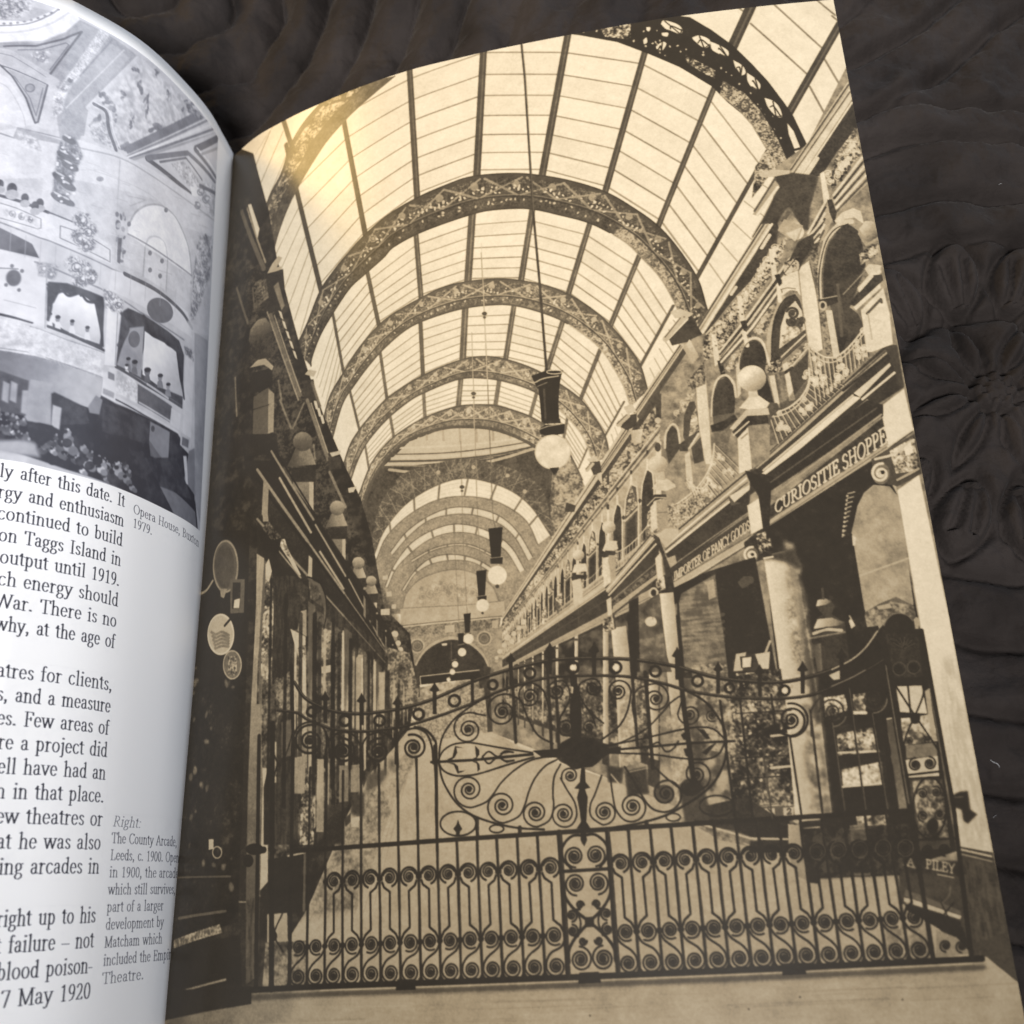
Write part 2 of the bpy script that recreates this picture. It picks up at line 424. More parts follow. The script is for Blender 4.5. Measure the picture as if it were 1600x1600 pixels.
    holes = [wC(130, 150, 150, 128, 230, 150, 265, 185, 250, 212, 190, 190, 160, 180), wC(325, 235, 370, 222, 430, 245, 438, 280, 400, 300, 340, 255), wC(440, 260, 500, 285, 552, 320, 545, 355, 500, 340, 450, 310),
             wC(582, 375, 640, 410, 660, 455, 630, 470, 600, 430), wC(668, 455, 720, 490, 752, 530, 740, 562, 700, 545, 672, 505), wC(778, 612, 830, 630, 870, 670, 888, 730, 850, 725, 800, 670),
             wC(20, 250, 40, 235, 45, 265, 25, 275), wC(100, 290, 140, 262, 165, 275, 135, 320, 105, 310), wC(135, 205, 175, 205, 170, 228, 140, 222), wC(40, 170, 65, 172, 58, 195, 42, 190)]
    for h in holes:
        c.fill(list(catmull(list(h) + [h[0]], 6)), .92)
        q = np.mean(h, 0); e = np.max(np.abs(np.array(h) - q))
        b = max(h, key=lambda v: v[1] - .3 * v[0])
        if e > 6:
            for g in np.array(h)[[1, 3, 4 % len(h)]]: c.stroke([b, mix(b, g, .55), mix(q, g, .9)], 1.7, .13, smooth=True)
            c.stroke([mix(b, h[0], .5), q + np.array([0, -e * .12]), mix(b, h[3], .8)], 2.0, .13, smooth=True)
    for k in range(70):
        f = rs.rand(); p = mix(catmull(b0o, 10)[int(f * 90)], catmull(b0i, 10)[int(f * 90)], rs.uniform(.45, .9)); c.disc(p, rs.uniform(.8, 2.2), rs.uniform(.8, 1.6), tone=.85, alpha=.8, rot=rs.rand() * 3)
    c.relief(wC(280, 340, 470, 440, 470, 490, 400, 460, 290, 390), .12, .95, 3.5, 1.8, bias=-.05)
    c.relief([(935, 40), (985, 36), (985, 62), (945, 57)], .12, .9, 3.5, 1.8, bias=-.05)
    sof = [wC(520, 500, 660, 580, 750, 680, 860, 850, 940, 1040), wC(500, 590, 620, 690, 700, 780, 790, 930, 850, 1060)]
    c.fill(sof[0] + sof[1][::-1], .52); c.relief(sof[0] + sof[1][::-1], .22, .74, 2.2, 1.5); c.ring(wC(655, 660)[0], 7, 9, 3, .25)
    c.stroke(sof[0], 2.5, .14); c.stroke(sof[1], 1.5, .5)
    c.fill(wC(920, 770, 960, 820, 1000, 920, 965, 930, 930, 840), .92); c.fill(wC(965, 945, 1005, 935, 985, 985), .9)
    c.fill(wC(760, 970, 800, 940, 850, 1040, 740, 1060), .7); c.relief(wC(720, 1040, 800, 940, 840, 1060, 700, 1240), .15, .8, 3.5, 1.5)
    # the other ribs, far ones greyer
    arch_lattice(c, A1o, A1i, 1, .24, .5, .6, 42)
    arch_lattice(c, A2o, A2i, 2, .34, .62, .62, 36, .6)
    arch_lattice(c, A3o, A3i, 3, .38, .66, .66, 34, .35)
    # ---------------- the dome and the far end ------------------------------------
    inside4 = list(catmull(A4i, 8)) + [(880, 900), (575, 900)]
    c.fill(inside4, .24); c.relief(inside4, .2, .3, 3.5, 1.0)
    c.fill([(600, 728), (640, 690), (700, 668), (770, 670), (820, 690), (845, 708), (835, 700), (780, 712), (700, 722), (640, 728)], .72)
    for k in range(15):
        x = 640 + k * 13; c.stroke([(x, 668), (x + 1, 690 + abs(7 - k) * -.6)], 3.2, .55 + .2 * (k % 2), .8)
    c.stroke([(625, 700), (700, 697), (760, 692), (815, 684)], 3, .78, smooth=True); c.stroke([(617, 710), (690, 708), (760, 701), (830, 690)], 2.2, .34, smooth=True)
    c.stroke([(612, 716), (690, 713), (765, 706), (838, 693)], 3, .76, smooth=True); c.stroke([(608, 721), (690, 719), (770, 711), (843, 696)], 3.5, .3, smooth=True)
    c.stroke([(608, 734), (650, 738), (690, 733), (770, 720), (838, 700)], 4.5, .64, smooth=True); c.stroke([(612, 728), (690, 727), (770, 715)], 2, .5, smooth=True)
    arch_lattice(c, A4o, A4i, 4, .4, .68, .62, 30, .15, 2)
    c.stroke(A4i, 5, .3, smooth=True)
    c.fill(list(catmull(A5o, 8)) + list(catmull(A5i, 8)[::-1]), .3); c.relief(list(catmull(A5o, 8)) + list(catmull(A5i, 8)[::-1]), .24, .42, 2.2, .9)
    A_, B_ = resample(catmull(A5o, 8), 60), resample(catmull(A5i, 8), 60)
    for k in range(2, 58, 3): c.stroke([A_[k - 2], B_[k]], 1.2, .5, .8); c.stroke([A_[k], B_[k - 2]], 1.2, .5, .8)
    for p in [(685, 738), (740, 730), (793, 743), (820, 768)]: c.disc(p, 3.2, tone=.62)
    far = list(catmull(A5i, 8)) + [(880, 960), (560, 960)]
    c.fill(far, .5); c.relief(far, .46, .56, 2.2, .7)
    def strip(up, lo, tone, ks):
        U = resample(catmull(up, 8), 41); V = resample(catmull(lo, 8), 41); V = U + (V - U) * 1.3
        c.fill(list(U) + list(V[::-1]), tone)
        for i in range(3):
            c.stroke(mix(U, V, (i + 1) / 4), .8, tone - .15, .6)
        for t in ks:
            j = int(t * 40); c.stroke([U[j], V[j]], 3.4, .42)
        c.stroke(U, 1.8, .36); c.stroke(V, 1.8, .4)
    strip(A5i, wG(110, 690, 170, 550, 290, 420, 440, 325, 590, 280, 760, 285, 920, 335, 1060, 440, 1140, 590), .9, (.16, .3, .43, .56, .68, .81, .92))
    strip(wG(200, 650, 300, 525, 440, 425, 590, 372, 750, 380, 890, 430, 1000, 530, 1090, 680), wG(210, 665, 312, 545, 440, 447, 590, 405, 740, 412, 880, 462, 985, 555, 1068, 700), .84, (.14, .28, .42, .57, .71, .86))
    strip(wG(165, 870, 220, 740, 320, 605, 440, 525, 580, 478, 720, 488, 860, 545, 960, 625, 1040, 760), wG(180, 870, 232, 752, 332, 640, 445, 560, 580, 518, 720, 526, 850, 580, 940, 650, 1015, 775), .86, (.12, .26, .4, .53, .66, .8))
    strip(wG(330, 700, 450, 635, 580, 600, 700, 605, 830, 660, 900, 710), wG(335, 712, 450, 646, 580, 610, 700, 616, 825, 671, 890, 722), .8, (.2, .4, .6, .8))
    strip(wG(270, 890, 350, 772, 450, 690, 570, 665, 690, 680, 790, 722, 900, 800), wG(285, 890, 352, 788, 450, 720, 570, 694, 690, 702, 780, 740, 880, 812), .82, (.2, .36, .5, .66, .8))
    tym = wG(275, 1000, 300, 910, 380, 825, 500, 775, 620, 758, 740, 790, 840, 870, 890, 990)
    c.fill(tym, .62, smooth=False); c.stroke(tym, 2.2, .44, smooth=True)
    c.relief(wG(310, 985, 350, 900, 480, 820, 620, 790, 730, 820, 790, 900, 800, 975), .54, .7, 6, 1.0, .6)
    for q in range(26): c.scroll(wG(rs.uniform(360, 780), rs.uniform(830, 980))[0], rs.uniform(3, 7), rs.uniform(0, 360), 1.2, rs.choice([-1, 1]), 1.1, rs.choice([.44, .5, .78]), alpha=.7)
    for q in range(9):
        x, y = wG(400 + q * 45, 930 - 60 * math.sin(q / 8 * 3.1))[0]; c.scroll((x, y), 7, 90 * q, 1.2, 1 if q % 2 else -1, 1.2, .46, alpha=.7)
    c.fill(wG(262, 1005, 640, 985, 910, 955, 915, 1050, 268, 1112), .66); c.relief(wG(262, 1005, 640, 985, 910, 955, 915, 1050, 268, 1112), .6, .72, 12, 1, .7)
    c.stroke(wG(262, 1003, 640, 985, 910, 955), 1.4, .45); c.stroke(wG(268, 1112, 910, 1050), 2, .4); c.stroke(wG(268, 1120, 910, 1058), 1.2, .72)
    c.fill(wG(285, 1122, 890, 1062, 880, 1130, 300, 1185), .42); c.relief(wG(285, 1122, 890, 1062, 880, 1130, 300, 1185), .34, .52, 2.2, 1.2)
    c.fill(wG(540, 1110, 600, 1105, 600, 1150, 542, 1156), .66); c.fill(wG(835, 1078, 875, 1075, 870, 1125, 836, 1127), .64); c.fill(wG(288, 1140, 315, 1138, 315, 1180, 290, 1184), .6)
    c.fill(wG(300, 1185, 880, 1130, 860, 1440, 320, 1480), .5); c.relief(wG(300, 1185, 880, 1130, 860, 1440, 320, 1480), .45, .56, 2.2, .8)
    for p in wG(368, 1237, 787, 1190): c.disc(p, 11, tone=.36); c.ring(p, 10.5, 10.5, 2, .66); c.ring(p, 6, 6, 1, .5)
    op = wG(335, 1600, 338, 1480, 350, 1375, 400, 1282, 480, 1218, 580, 1188, 680, 1210, 760, 1268, 808, 1340, 830, 1430, 830, 1600)
    c.fill(op, .17); c.stroke(op[1:-1], 5, .6, smooth=True); c.stroke(np.array(op[1:-1]) + [0, -3.5], 1.2, .44, smooth=True)
    c.fill(wG(520, 1222, 556, 1220, 552, 1234, 524, 1236), .8); c.stroke(wG(580, 1215, 582, 1330), 1, .36)
    c.fill(wG(395, 1475, 760, 1440, 745, 1600, 370, 1625), .62); c.relief(wG(395, 1475, 760, 1440, 745, 1640, 370, 1640), .36, .82, 6, 1.3)
    c.fill(wG(380, 1480, 470, 1475, 460, 1520, 400, 1535), .86); c.fill(wG(390, 1430, 755, 1392, 755, 1440, 392, 1478), .13); c.stroke(wG(390, 1478, 386, 1428, 755, 1388), 1.4, .72)
    c.fill(wG(735, 1440, 840, 1430, 845, 1660, 740, 1700), .2)
    c.fill([(866, 700), (905, 740), (918, 770), (905, 800), (882, 830), (862, 860), (860, 780)], .44); c.relief([(866, 700), (905, 740), (918, 770), (905, 800), (882, 830), (862, 860), (860, 780)], .26, .66, 3.5, 1.2)
    # ---------------- the floor ----------------------------------------------------
    floor = [(330, 1640), (400, 1440), (520, 1250), (630, 1120), (700, 1145), (770, 1142), (830, 1178), (960, 1220), (1130, 1240), (1420, 1330), (1600, 1480), (1620, 1660)]
    c.grad(floor, (720, 1140), .66, (900, 1500), .62)
    c.grad([(655, 1158), (762, 1144), (850, 1180), (905, 1200), (700, 1230), (640, 1200)], (760, 1150), .7, (760, 1220), .64, soft=4)
    c.relief(floor, .58, .7, 40, 1, .4); c.relief(floor, .55, .72, 'h', 1, .08)
    for k in range(7):
        m = (720 + (k - 3) * 14, 1150); e = (720 + (k - 3) * 330, 1560); c.stroke([m, e], 1.2, .56, .35)
    for k in range(7): y = 1165 + 20 * k + 7 * k * k; c.stroke([(560 - 10 * k, y + 12), (1080 + 50 * k, y - 14 - 2 * k)], 1.1, .57, .35)
    c.relief([(655, 1074), (748, 1060), (757, 1144), (660, 1160), (648, 1122)], .34, .74, 6, 1.0); c.fill([(644, 1040), (655, 1040), (656, 1090), (640, 1100)], .2); c.relief([(652, 1090), (756, 1075), (765, 1144), (660, 1158)], .42, .66, 2.2, 1.2)
    c.fill([(756, 1040), (775, 1045), (783, 1142), (762, 1144)], .2)
    # left verge: paving joints running into the distance
    for k in range(9):
        a = (470 + k * 14, 1440 - k * 2); b = (632 + k * 1.5, 1180)
        c.stroke([a, b], 3 - .2 * k, .46, .45)
    c.relief([(470, 1430), (560, 1262), (640, 1170), (652, 1180), (600, 1290), (560, 1420)], .3, .62, 6, 1.2, .75, soft=2)
    # ---------------- left shop fronts ------------------------------------------------
    wallL = [(335, 1700), (335, 215), (396, 240), (420, 330), (432, 400), (470, 545), (488, 600), (506, 650), (523, 690), (542, 735), (564, 780), (581, 840), (600, 950), (640, 990), (652, 1070), (640, 1138), (612, 1172), (572, 1215), (545, 1268), (480, 1420), (430, 1500), (400, 1580)]
    c.fill([(0, .317), (.010, .315), (.014, -.05), (0, -.05)], .1, page=True)
    c.fill(wallL, .12); c.relief(wallL, .08, .2, 12, 1.2, .9)
    c.relief([(380, 400), (430, 440), (470, 600), (520, 730), (575, 880), (640, 1000), (640, 1100), (560, 1000), (480, 840), (400, 620)], .1, .34, 3.5, 1.2, .7, bias=-.1, soft=3)
    # upper left: cornice and brackets
    c.fill(wA(130, 790, 220, 770, 240, 960, 290, 1180, 200, 1000), .14); c.fill(wA(60, 800, 220, 770, 210, 960, 90, 1100), .12)
    c.fill(wA(190, 1080, 210, 1075, 262, 1230, 250, 1290), .85); c.stroke(wA(150, 1120, 290, 1480), 5, .34); c.stroke(wA(185, 1100, 300, 1440), 2, .5); c.stroke(wA(200, 1000, 270, 1190), 6, .12)
    c.fill(wA(310, 1510, 340, 1450, 380, 1400, 405, 1410, 370, 1470, 400, 1465, 390, 1490), .62); c.fill(wA(300, 1520, 410, 1480, 420, 1600, 320, 1600), .16)
    c.fill(wD(230, 130, 380, 100, 400, 330, 300, 370), .15); c.fill(wD(350, 190, 380, 160, 420, 310, 400, 340), .42)
    c.stroke(wD(330, 370, 515, 870), 6, .36); c.stroke(wD(355, 370, 520, 850), 1.6, .55); c.stroke(wD(310, 350, 505, 900), 2, .5)
    for k in range(5): c.fill(wD(380 + k * 22, 340 + k * 62, 398 + k * 22, 350 + k * 62, 412 + k * 22, 400 + k * 62, 396 + k * 22, 385 + k * 62), .82)
    c.fill(wD(545, 740, 570, 710, 620, 720, 600, 755), .66); c.fill(wD(530, 780, 600, 770, 620, 900, 550, 900), .18); c.stroke(wD(590, 790, 640, 940), 4, .36)
    for k in range(3): c.fill(wD(600 + k * 20, 905 + k * 45, 618 + k * 20, 905 + k * 45, 630 + k * 20, 955 + k * 45, 615 + k * 20, 960 + k * 45), .8)
    c.stroke(wD(560, 900, 690, 1270), 5, .42); c.stroke(wD(585, 920, 690, 1230), 1.6, .62); c.stroke(wD(700, 1350, 800, 1570), 4, .45)
    c.fill(wD(700, 1230, 770, 1215, 765, 1240, 715, 1255), .74); c.fill(wD(690, 1260, 770, 1250, 775, 1330, 700, 1340), .2); c.fill(wD(815, 1450, 870, 1440, 850, 1475, 820, 1480), .74)
    c.relief(wD(230, 170, 300, 130, 320, 260, 230, 330), .12, .4, 3.5, 1.4); c.stroke(wD(120, 200, 190, 420), 3, .34); c.stroke(wD(220, 200, 230, 330), 2, .36)
    for a, b in [((110, 760), (120, 1000)), ((330, 470), (325, 640)), ((390, 900), (460, 1080)), ((540, 920), (470, 1080)), ((600, 1180), (610, 1270)), ((380, 780), (400, 900))]:
        c.stroke(wD(a[0], a[1], b[0], b[1]), 3, .46, .8)
    # ball finials on their pedestals
    def finial(p, r, lo, hi, top_w, body_h, body_t, base=None):
        x, y = p
        c.grad([(x - top_w * .34, y + r * .7), (x + top_w * .34, y + r * .7), (x + top_w * .62, y + r * 2.4), (x - top_w * .7, y + r * 2.6)], (x + top_w * .5, y), hi, (x - top_w * .6, y + r), lo)
        c.fill([(x - r * .3, y + r * .8), (x + r * .3, y + r * .8), (x + r * .4, y + r * 1.5), (x - r * .4, y + r * 1.5)], (lo + hi) * .5)
        t = np.linspace(0, 2 * np.pi, 30); P = np.stack([x + r * np.cos(t), y + r * np.sin(t)], -1)
        c.fill(P, lo); c.grad(P, (x + r * .2, y - r), hi, (x, y + r * .7), lo); c.ring(p, r, r, 1.2, hi, .35, a0=190, a1=350)
    c.fill(wD(215, 730, 345, 700, 340, 820, 210, 860), .12); c.fill(wD(225, 880, 320, 820, 330, 1110, 220, 1120), .3); c.fill(wD(318, 830, 355, 860, 350, 1100, 315, 1110), .52); c.stroke(wD(225, 960, 320, 930), 1.4, .15)
    c.fill(wD(200, 700, 250, 650, 300, 640, 350, 690, 340, 715, 290, 680), .56)
    c.grad(wD(195, 530, 205, 460, 250, 400, 300, 385, 335, 430, 345, 500, 335, 640, 240, 640), (400, 500), .5, (408, 530), .17, smooth=False)
    c.relief(wD(200, 500, 340, 480, 335, 600, 240, 620), .13, .24, 3.5, 1, .6)
    c.fill(wD(130, 1120, 370, 1110, 380, 1230, 0, 1300), .14)
    for p, r, lo, hi, w in [((473, 690), 15, .24, .5, 34), ((527, 794), 11.5, .34, .62, 26), ((560, 880), 9.5, .36, .7, 20), ((580, 908), 8, .38, .68, 18)]:
        c.fill([(p[0] - w * .55, p[1] + r * 2.8), (p[0] + w * .6, p[1] + r * 2.5), (p[0] + w * .6, p[1] + r * 4.2), (p[0] - w * .5, p[1] + r * 4.4)], .16)
        c.fill([(p[0] - w * .45, p[1] + r * 4.2), (p[0] + w * .4, p[1] + r * 4.2), (p[0] + w * .4, p[1] + r * 7.5), (p[0] - w * .4, p[1] + r * 8)], .42)
        c.fill([(p[0] + w * .3, p[1] + r * 4.2), (p[0] + w * .5, p[1] + r * 4.2), (p[0] + w * .5, p[1] + r * 8), (p[0] + w * .3, p[1] + r * 8)], .66)
        finial(p, r, lo, hi, w, 0, 0)
    for p, r in [((617, 991), 5.5), ((622, 1005), 4.5), ((626, 1015), 4), ((629, 1023), 3.5), ((633, 1031), 3)]: c.disc((p[0], p[1]), r, tone=.72); c.disc((p[0] - 2, p[1] + r + 2), r * 1.1, r * .7, tone=.5)
    for x, y, w, h in [(595, 952, 14, 9), (604, 925, 8, 7), (612, 945, 7, 6), (598, 900, 8, 6)]: c.fill([(x, y), (x + w, y - 1), (x + w, y + h), (x, y + h)], .72)
    # entablature running back over the left shops
    c.fill([(378, 560 + 160), (430, 720), (500, 815), (560, 905), (610, 985), (640, 1060), (600, 1060), (560, 1000), (500, 905), (450, 820), (400, 760)], .13)
    for a, b, w, t in [((424, 705), (490, 812), 3, .5), ((437, 747), (486, 832), 3.2, .6), ((493, 820), (540, 900), 2.6, .54), ((500, 862), (537, 920), 3, .6), ((545, 905), (575, 962), 2, .55), ((578, 970), (606, 1020), 2, .5)]:
        c.stroke([a, b], w, t); c.stroke([(a[0] + 6, a[1] - 2), (b[0] + 6, b[1] - 2)], w * .6, .08)
    ql = lambda x, m: (x, 1100 + m * (x - 660))
    lx = [402, 480, 538, 568, 588, 602, 613, 622, 630, 636, 641]
    for k in range(len(lx) - 2, -1, -1):
        xa, xb = lx[k + 1], lx[k]; w = xa - xb
        X = lambda f: 660 - 1 / ((1 - f) / (660 - xb) + f / (660 - xa))
        c.fill([ql(xb, 1.4), ql(xa, 1.4), ql(xa, -1.2), ql(xb, -1.2)], .14); c.relief([ql(xb, .9), ql(xa, .9), ql(xa, -1.2), ql(xb, -1.2)], .09, .5, 6, 1.2, .8, bias=-.2); c.relief([ql(X(.3), .6), ql(X(.8), .6), ql(X(.8), -.7), ql(X(.3), -.7)], .15, .62, 3.5, 1.2, .7)
        c.grad([ql(X(.02), 1.0), ql(X(.16), 1.0), ql(X(.16), -1.2), ql(X(.02), -1.2)], ql(X(.02), 0), .34, ql(X(.16), 0), .7); c.fill([ql(X(.0), 1.02), ql(X(.2), 1.06), ql(X(.2), .92), ql(X(.0), .9)], .15)
        c.stroke([ql(X(.62), .95), ql(X(.62), -1.2)], max(1.5, w * .1), .1); c.fill([ql(X(-.02), -1.15), ql(X(.2), -1.15), ql(X(.2), -1.35), ql(X(-.02), -1.42)], .14)
        c.stroke([ql(xb, 1.42), ql(xa, 1.42)], max(1, w * .05), .5); c.stroke([ql(xb, 1.36), ql(xa, 1.36)], max(1, w * .05), .09); c.stroke([ql(xb, 1.12), ql(xa, 1.12)], max(1, w * .04), .46); c.fill([ql(xb, 1.35), ql(xa, 1.35), ql(xa, 1.14), ql(xb, 1.14)], .15)
        if k > 2:
            for f, h in ((.25, 1.9), (.6, 1.9)): c.fill([ql(X(f - .1), 1.55), ql(X(f - .1), h - .15), ql(X(f), h), ql(X(f + .1), h - .15), ql(X(f + .1), 1.55)], .16)
            c.fill([ql(X(.0), 1.5), ql(X(.14), 1.5), ql(X(.14), 1.85), ql(X(.0), 1.85)], .44); c.disc(ql(X(.07), 2.0), max(1.5, w * .12), tone=.5)
    # lit pilasters and dark posts, from the nearest to the farthest
    c.grad(wJ(565, 260, 612, 290, 600, 480, 585, 720, 570, 1000, 560, 1300, 550, 1600, 515, 1600, 530, 1200, 545, 900, 560, 600), (400, 870), .62, (395, 1200), .46)
    c.relief(wJ(565, 260, 612, 290, 600, 480, 585, 720, 570, 1000, 560, 1300, 550, 1600, 515, 1600, 530, 1200, 545, 900, 560, 600), .4, .66, 'v', 1, .45)
    c.fill(wJ(600, 0, 635, 20, 640, 60, 605, 60), .5); c.fill(win(250, 700, 3.556)(575, 170, 605, 200, 598, 390, 565, 370), .5)
    c.fill(wJ(620, 330, 640, 290, 660, 370, 640, 440, 620, 430), .74)
    c.relief(wJ(620, 420, 668, 460, 672, 700, 655, 1050, 590, 1030, 600, 700, 610, 600), .12, .9, 6, 1.5, bias=.05); c.fill(wJ(600, 900, 650, 890, 655, 1040, 590, 1010), .6, .6)
    c.relief(wJ(600, 1050, 660, 1050, 640, 1600, 590, 1600), .12, .5, 6, 1.3)
    c.fill(wJ(660, 240, 780, 400, 870, 640, 880, 720, 780, 740, 800, 900, 830, 940, 720, 1040, 660, 1030, 670, 600), .13)
    c.fill(wJ(705, 170, 740, 170, 760, 230, 840, 390, 830, 410, 760, 290, 720, 230), .7); c.relief(wJ(705, 170, 740, 170, 760, 230, 780, 290, 740, 260), .3, .9, 3.5, 1.3)
    c.stroke(wJ(700, 240, 840, 410), 2, .5); c.fill(wJ(640, 60, 720, 160, 700, 260, 600, 240, 580, 120), .11); c.relief(wJ(640, 60, 720, 160, 660, 180, 600, 100), .1, .45, 3.5, 1.3)
    c.fill(wJ(890, 270, 912, 290, 910, 420, 885, 400), .66); c.fill(wJ(880, 410, 960, 450, 1000, 540, 1005, 700, 985, 720, 985, 600, 950, 520), .36); c.stroke(wJ(885, 405, 960, 440, 995, 530, 1000, 640, 985, 720), 2.2, .1, smooth=True)
    c.relief(wJ(890, 430, 950, 470, 985, 600, 900, 540), .2, .66, 6, 1.3)
    c.fill(wJ(775, 730, 870, 780, 875, 1180, 845, 1180, 840, 950, 800, 820), .78); c.relief(wJ(815, 850, 870, 830, 870, 920, 840, 930), .3, .82, 2.2, 1.4); c.fill(wJ(840, 620, 876, 610, 876, 780, 820, 740), .6)
    c.grad(wJ(815, 1050, 875, 1160, 880, 1600, 800, 1600), (470, 1080), .74, (465, 1200), .56); c.relief(wJ(800, 1200, 880, 1180, 880, 1600, 800, 1600), .3, .74, 6, 1.2, .6)
    c.relief(wJ(960, 720, 1030, 740, 1030, 1100, 960, 1180), .2, .72, 6, 1.3); c.fill(wJ(965, 970, 1030, 955, 1028, 1000, 970, 1010), .78); c.fill(wJ(960, 930, 1030, 920, 1030, 955, 960, 960), .15)
    c.fill(wJ(1100, 740, 1114, 740, 1112, 1240, 1095, 1240), .66); c.fill(wJ(1110, 720, 1160, 760, 1150, 1000, 1115, 1000), .3)
    c.grad(wJ(1165, 900, 1228, 890, 1228, 1350, 1160, 1350), (551, 1030), .4, (568, 1030), .68); c.relief(wJ(1165, 900, 1228, 890, 1228, 1350, 1160, 1350), .4, .7, 6, 1.1, .5)
    for x0, x1, y0, y1, t in [(573, 578, 1035, 1120, .4), (584, 590, 1030, 1120, .66), (592, 602, 1050, 1115, .6), (606, 610, 1060, 1110, .56), (613, 617, 1065, 1110, .5), (620, 623, 1068, 1105, .6)]:
        c.fill([(x0, y0), (x1, y0), (x1 - 1, y1), (x0 - 1, y1)], t)
    c.relief([(600, 1010), (640, 1020), (655, 1080), (650, 1110), (610, 1090)], .2, .6, 3.5, 1.4)
    for x in (470, 500, 530, 557, 588, 604): c.stroke([(x, 960 + (x - 470) * .5), (x - 2, 1250 - (x - 470) * .3)], 7 - (x - 470) * .02, .11, .85)
    c.grad(wR(480, 930, 530, 930, 530, 1500, 470, 1500), (500, 1190), .66, (500, 1300), .52); c.fill(wR(740, 980, 815, 970, 815, 1190, 740, 1190), .52); c.fill(wR(555, 960, 575, 960, 570, 1290, 552, 1290), .56); c.fill(wR(650, 980, 725, 980, 720, 1260, 650, 1270), .46)
    c.fill(wR(540, 1290, 690, 1290, 690, 1600, 530, 1600), .16, soft=1.5); c.fill(wR(740, 1200, 850, 1190, 850, 1390, 740, 1360), .2, soft=2); c.fill(wR(860, 1040, 1025, 1010, 1020, 1130, 860, 1200), .3, soft=3); c.fill(wR(1030, 930, 1090, 920, 1090, 1020, 1040, 1030), .34, soft=3); c.relief(wR(860, 1200, 1090, 1030, 1060, 1180, 990, 1330, 850, 1500, 700, 1600, 700, 1420, 850, 1390), .3, .64, 6, 1.0, .7, soft=3)
    c.fill(wR(740, 1390, 810, 1380, 800, 1460, 745, 1460), .7); c.fill(wR(690, 1400, 740, 1350, 740, 1420, 700, 1460), .2)
    c.relief(wR(360, 1050, 470, 1050, 450, 1600, 340, 1600), .1, .8, 3.5, 1.4, bias=-.12)
    c.fill(wR(180, 590, 320, 560, 330, 1600, 60, 1600, 60, 1150), .15); c.fill(wR(200, 640, 280, 620, 290, 900, 200, 920), .34); c.fill(wR(300, 920, 390, 900, 380, 1200, 300, 1200), .55)
    c.fill(wR(118, 800, 160, 795, 160, 1115, 118, 1115), .66); c.stroke(wR(118, 850, 170, 960, 130, 1110), 3, .12); c.stroke(wR(290, 700, 250, 850, 160, 1060), 3, .13, smooth=True)
    c.fill(wQ(75, 370, 285, 340, 290, 700, 75, 710), .12); c.stroke(wQ(200, 350, 305, 330), 2.4, .62); c.stroke(wQ(305, 330, 300, 690), 4, .4, .7); c.fill(wQ(70, 715, 195, 705, 200, 900, 70, 900), .6); c.relief(wQ(60, 890, 320, 880, 320, 1170, 40, 1170), .2, .56, 6, 1.3)
    c.stroke(wQ(85, 720, 115, 830, 80, 930), 2.6, .12, smooth=True); c.stroke(wQ(165, 710, 115, 840, 170, 950), 2.6, .12, smooth=True); c.disc(wQ(112, 850)[0], 5, 8, tone=.1)
    c.relief([(415, 900), (460, 900), (600, 1010), (640, 1060), (630, 1170), (560, 1250), (430, 1330)], .1, .62, 'v', 1.0, .15); pass
    # nearest left pillar
    c.fill([(372, 1100), (404, 1100), (408, 1560), (360, 1575)], .15)
    c.grad(win(250, 1100, 3.2)(455, 0, 500, 0, 515, 400, 505, 720, 500, 960, 430, 980, 440, 400), (390, 1100), .5, (390, 1400), .3); c.stroke(win(250, 1100, 3.2)(390, 990, 430, 990, 500, 960), 2, .5); c.relief(win(250, 1100, 3.2)(430, 980, 500, 960, 490, 1360, 430, 1400), .16, .36, 'v', 1)
    c.disc((398, 1327), 14, 9, tone=.08); c.disc((388, 1345), 8, 10, tone=.09); c.stroke([(398, 1330), (412, 1328)], 9, .09)
    for x0, y0, x1, y1, w, t in [(424, 905, 418, 1250, 5, .09), (447, 930, 443, 1260, 6, .1), (462, 1000, 460, 1150, 4, .72), (492, 960, 490, 1240, 8, .09), (508, 985, 506, 1110, 5, .64), (520, 1000, 519, 1230, 7, .1), (536, 990, 535, 1110, 3.4, .76), (548, 1000, 547, 1200, 6, .1), (560, 1030, 560, 1140, 9, .6), (566, 1030, 566, 1140, 3, .76), (576, 1020, 576, 1170, 5, .1), (586, 1035, 586, 1130, 4, .7), (597, 1055, 597, 1120, 7, .62), (607, 1050, 607, 1150, 5, .12), (616, 1068, 616, 1120, 3, .66), (623, 1070, 623, 1135, 4, .14), (631, 1072, 631, 1112, 2.4, .62)]:
        c.stroke([(x0, y0), (x1, y1)], w, t, .9, soft=.6)
    # shop window at the gutter
    W_ = win(0, 700, 4)
    c.fill([(330, 830), (390, 830), (378, 1300), (300, 1600), (255, 1640), (290, 1100)], .1)
    c.relief([(330, 1060), (385, 1050), (372, 1440), (270, 1480), (300, 1100)], .06, .2, 6, 1.1, bias=-.4)
    c.disc(W_(1410, 740)[0], 19, 40, tone=.3, rot=.05); c.ring(W_(1410, 740)[0], 19, 40, 3, .52, rot if False else .9); c.disc(W_(1405, 740)[0], 15, 34, tone=.24); c.fill(W_(1375, 880, 1420, 880, 1400, 940, 1380, 930), .5)
    c.fill(W_(1440, 820, 1530, 820, 1525, 1030, 1440, 1035), .32); c.fill(W_(1455, 840, 1505, 840, 1500, 1000, 1450, 1005), .14); c.fill(W_(1465, 950, 1500, 940, 1495, 1000, 1460, 1000), .78)
    c.stroke(W_(1245, 915, 1290, 890, 1330, 830), 3.5, .5, smooth=True)
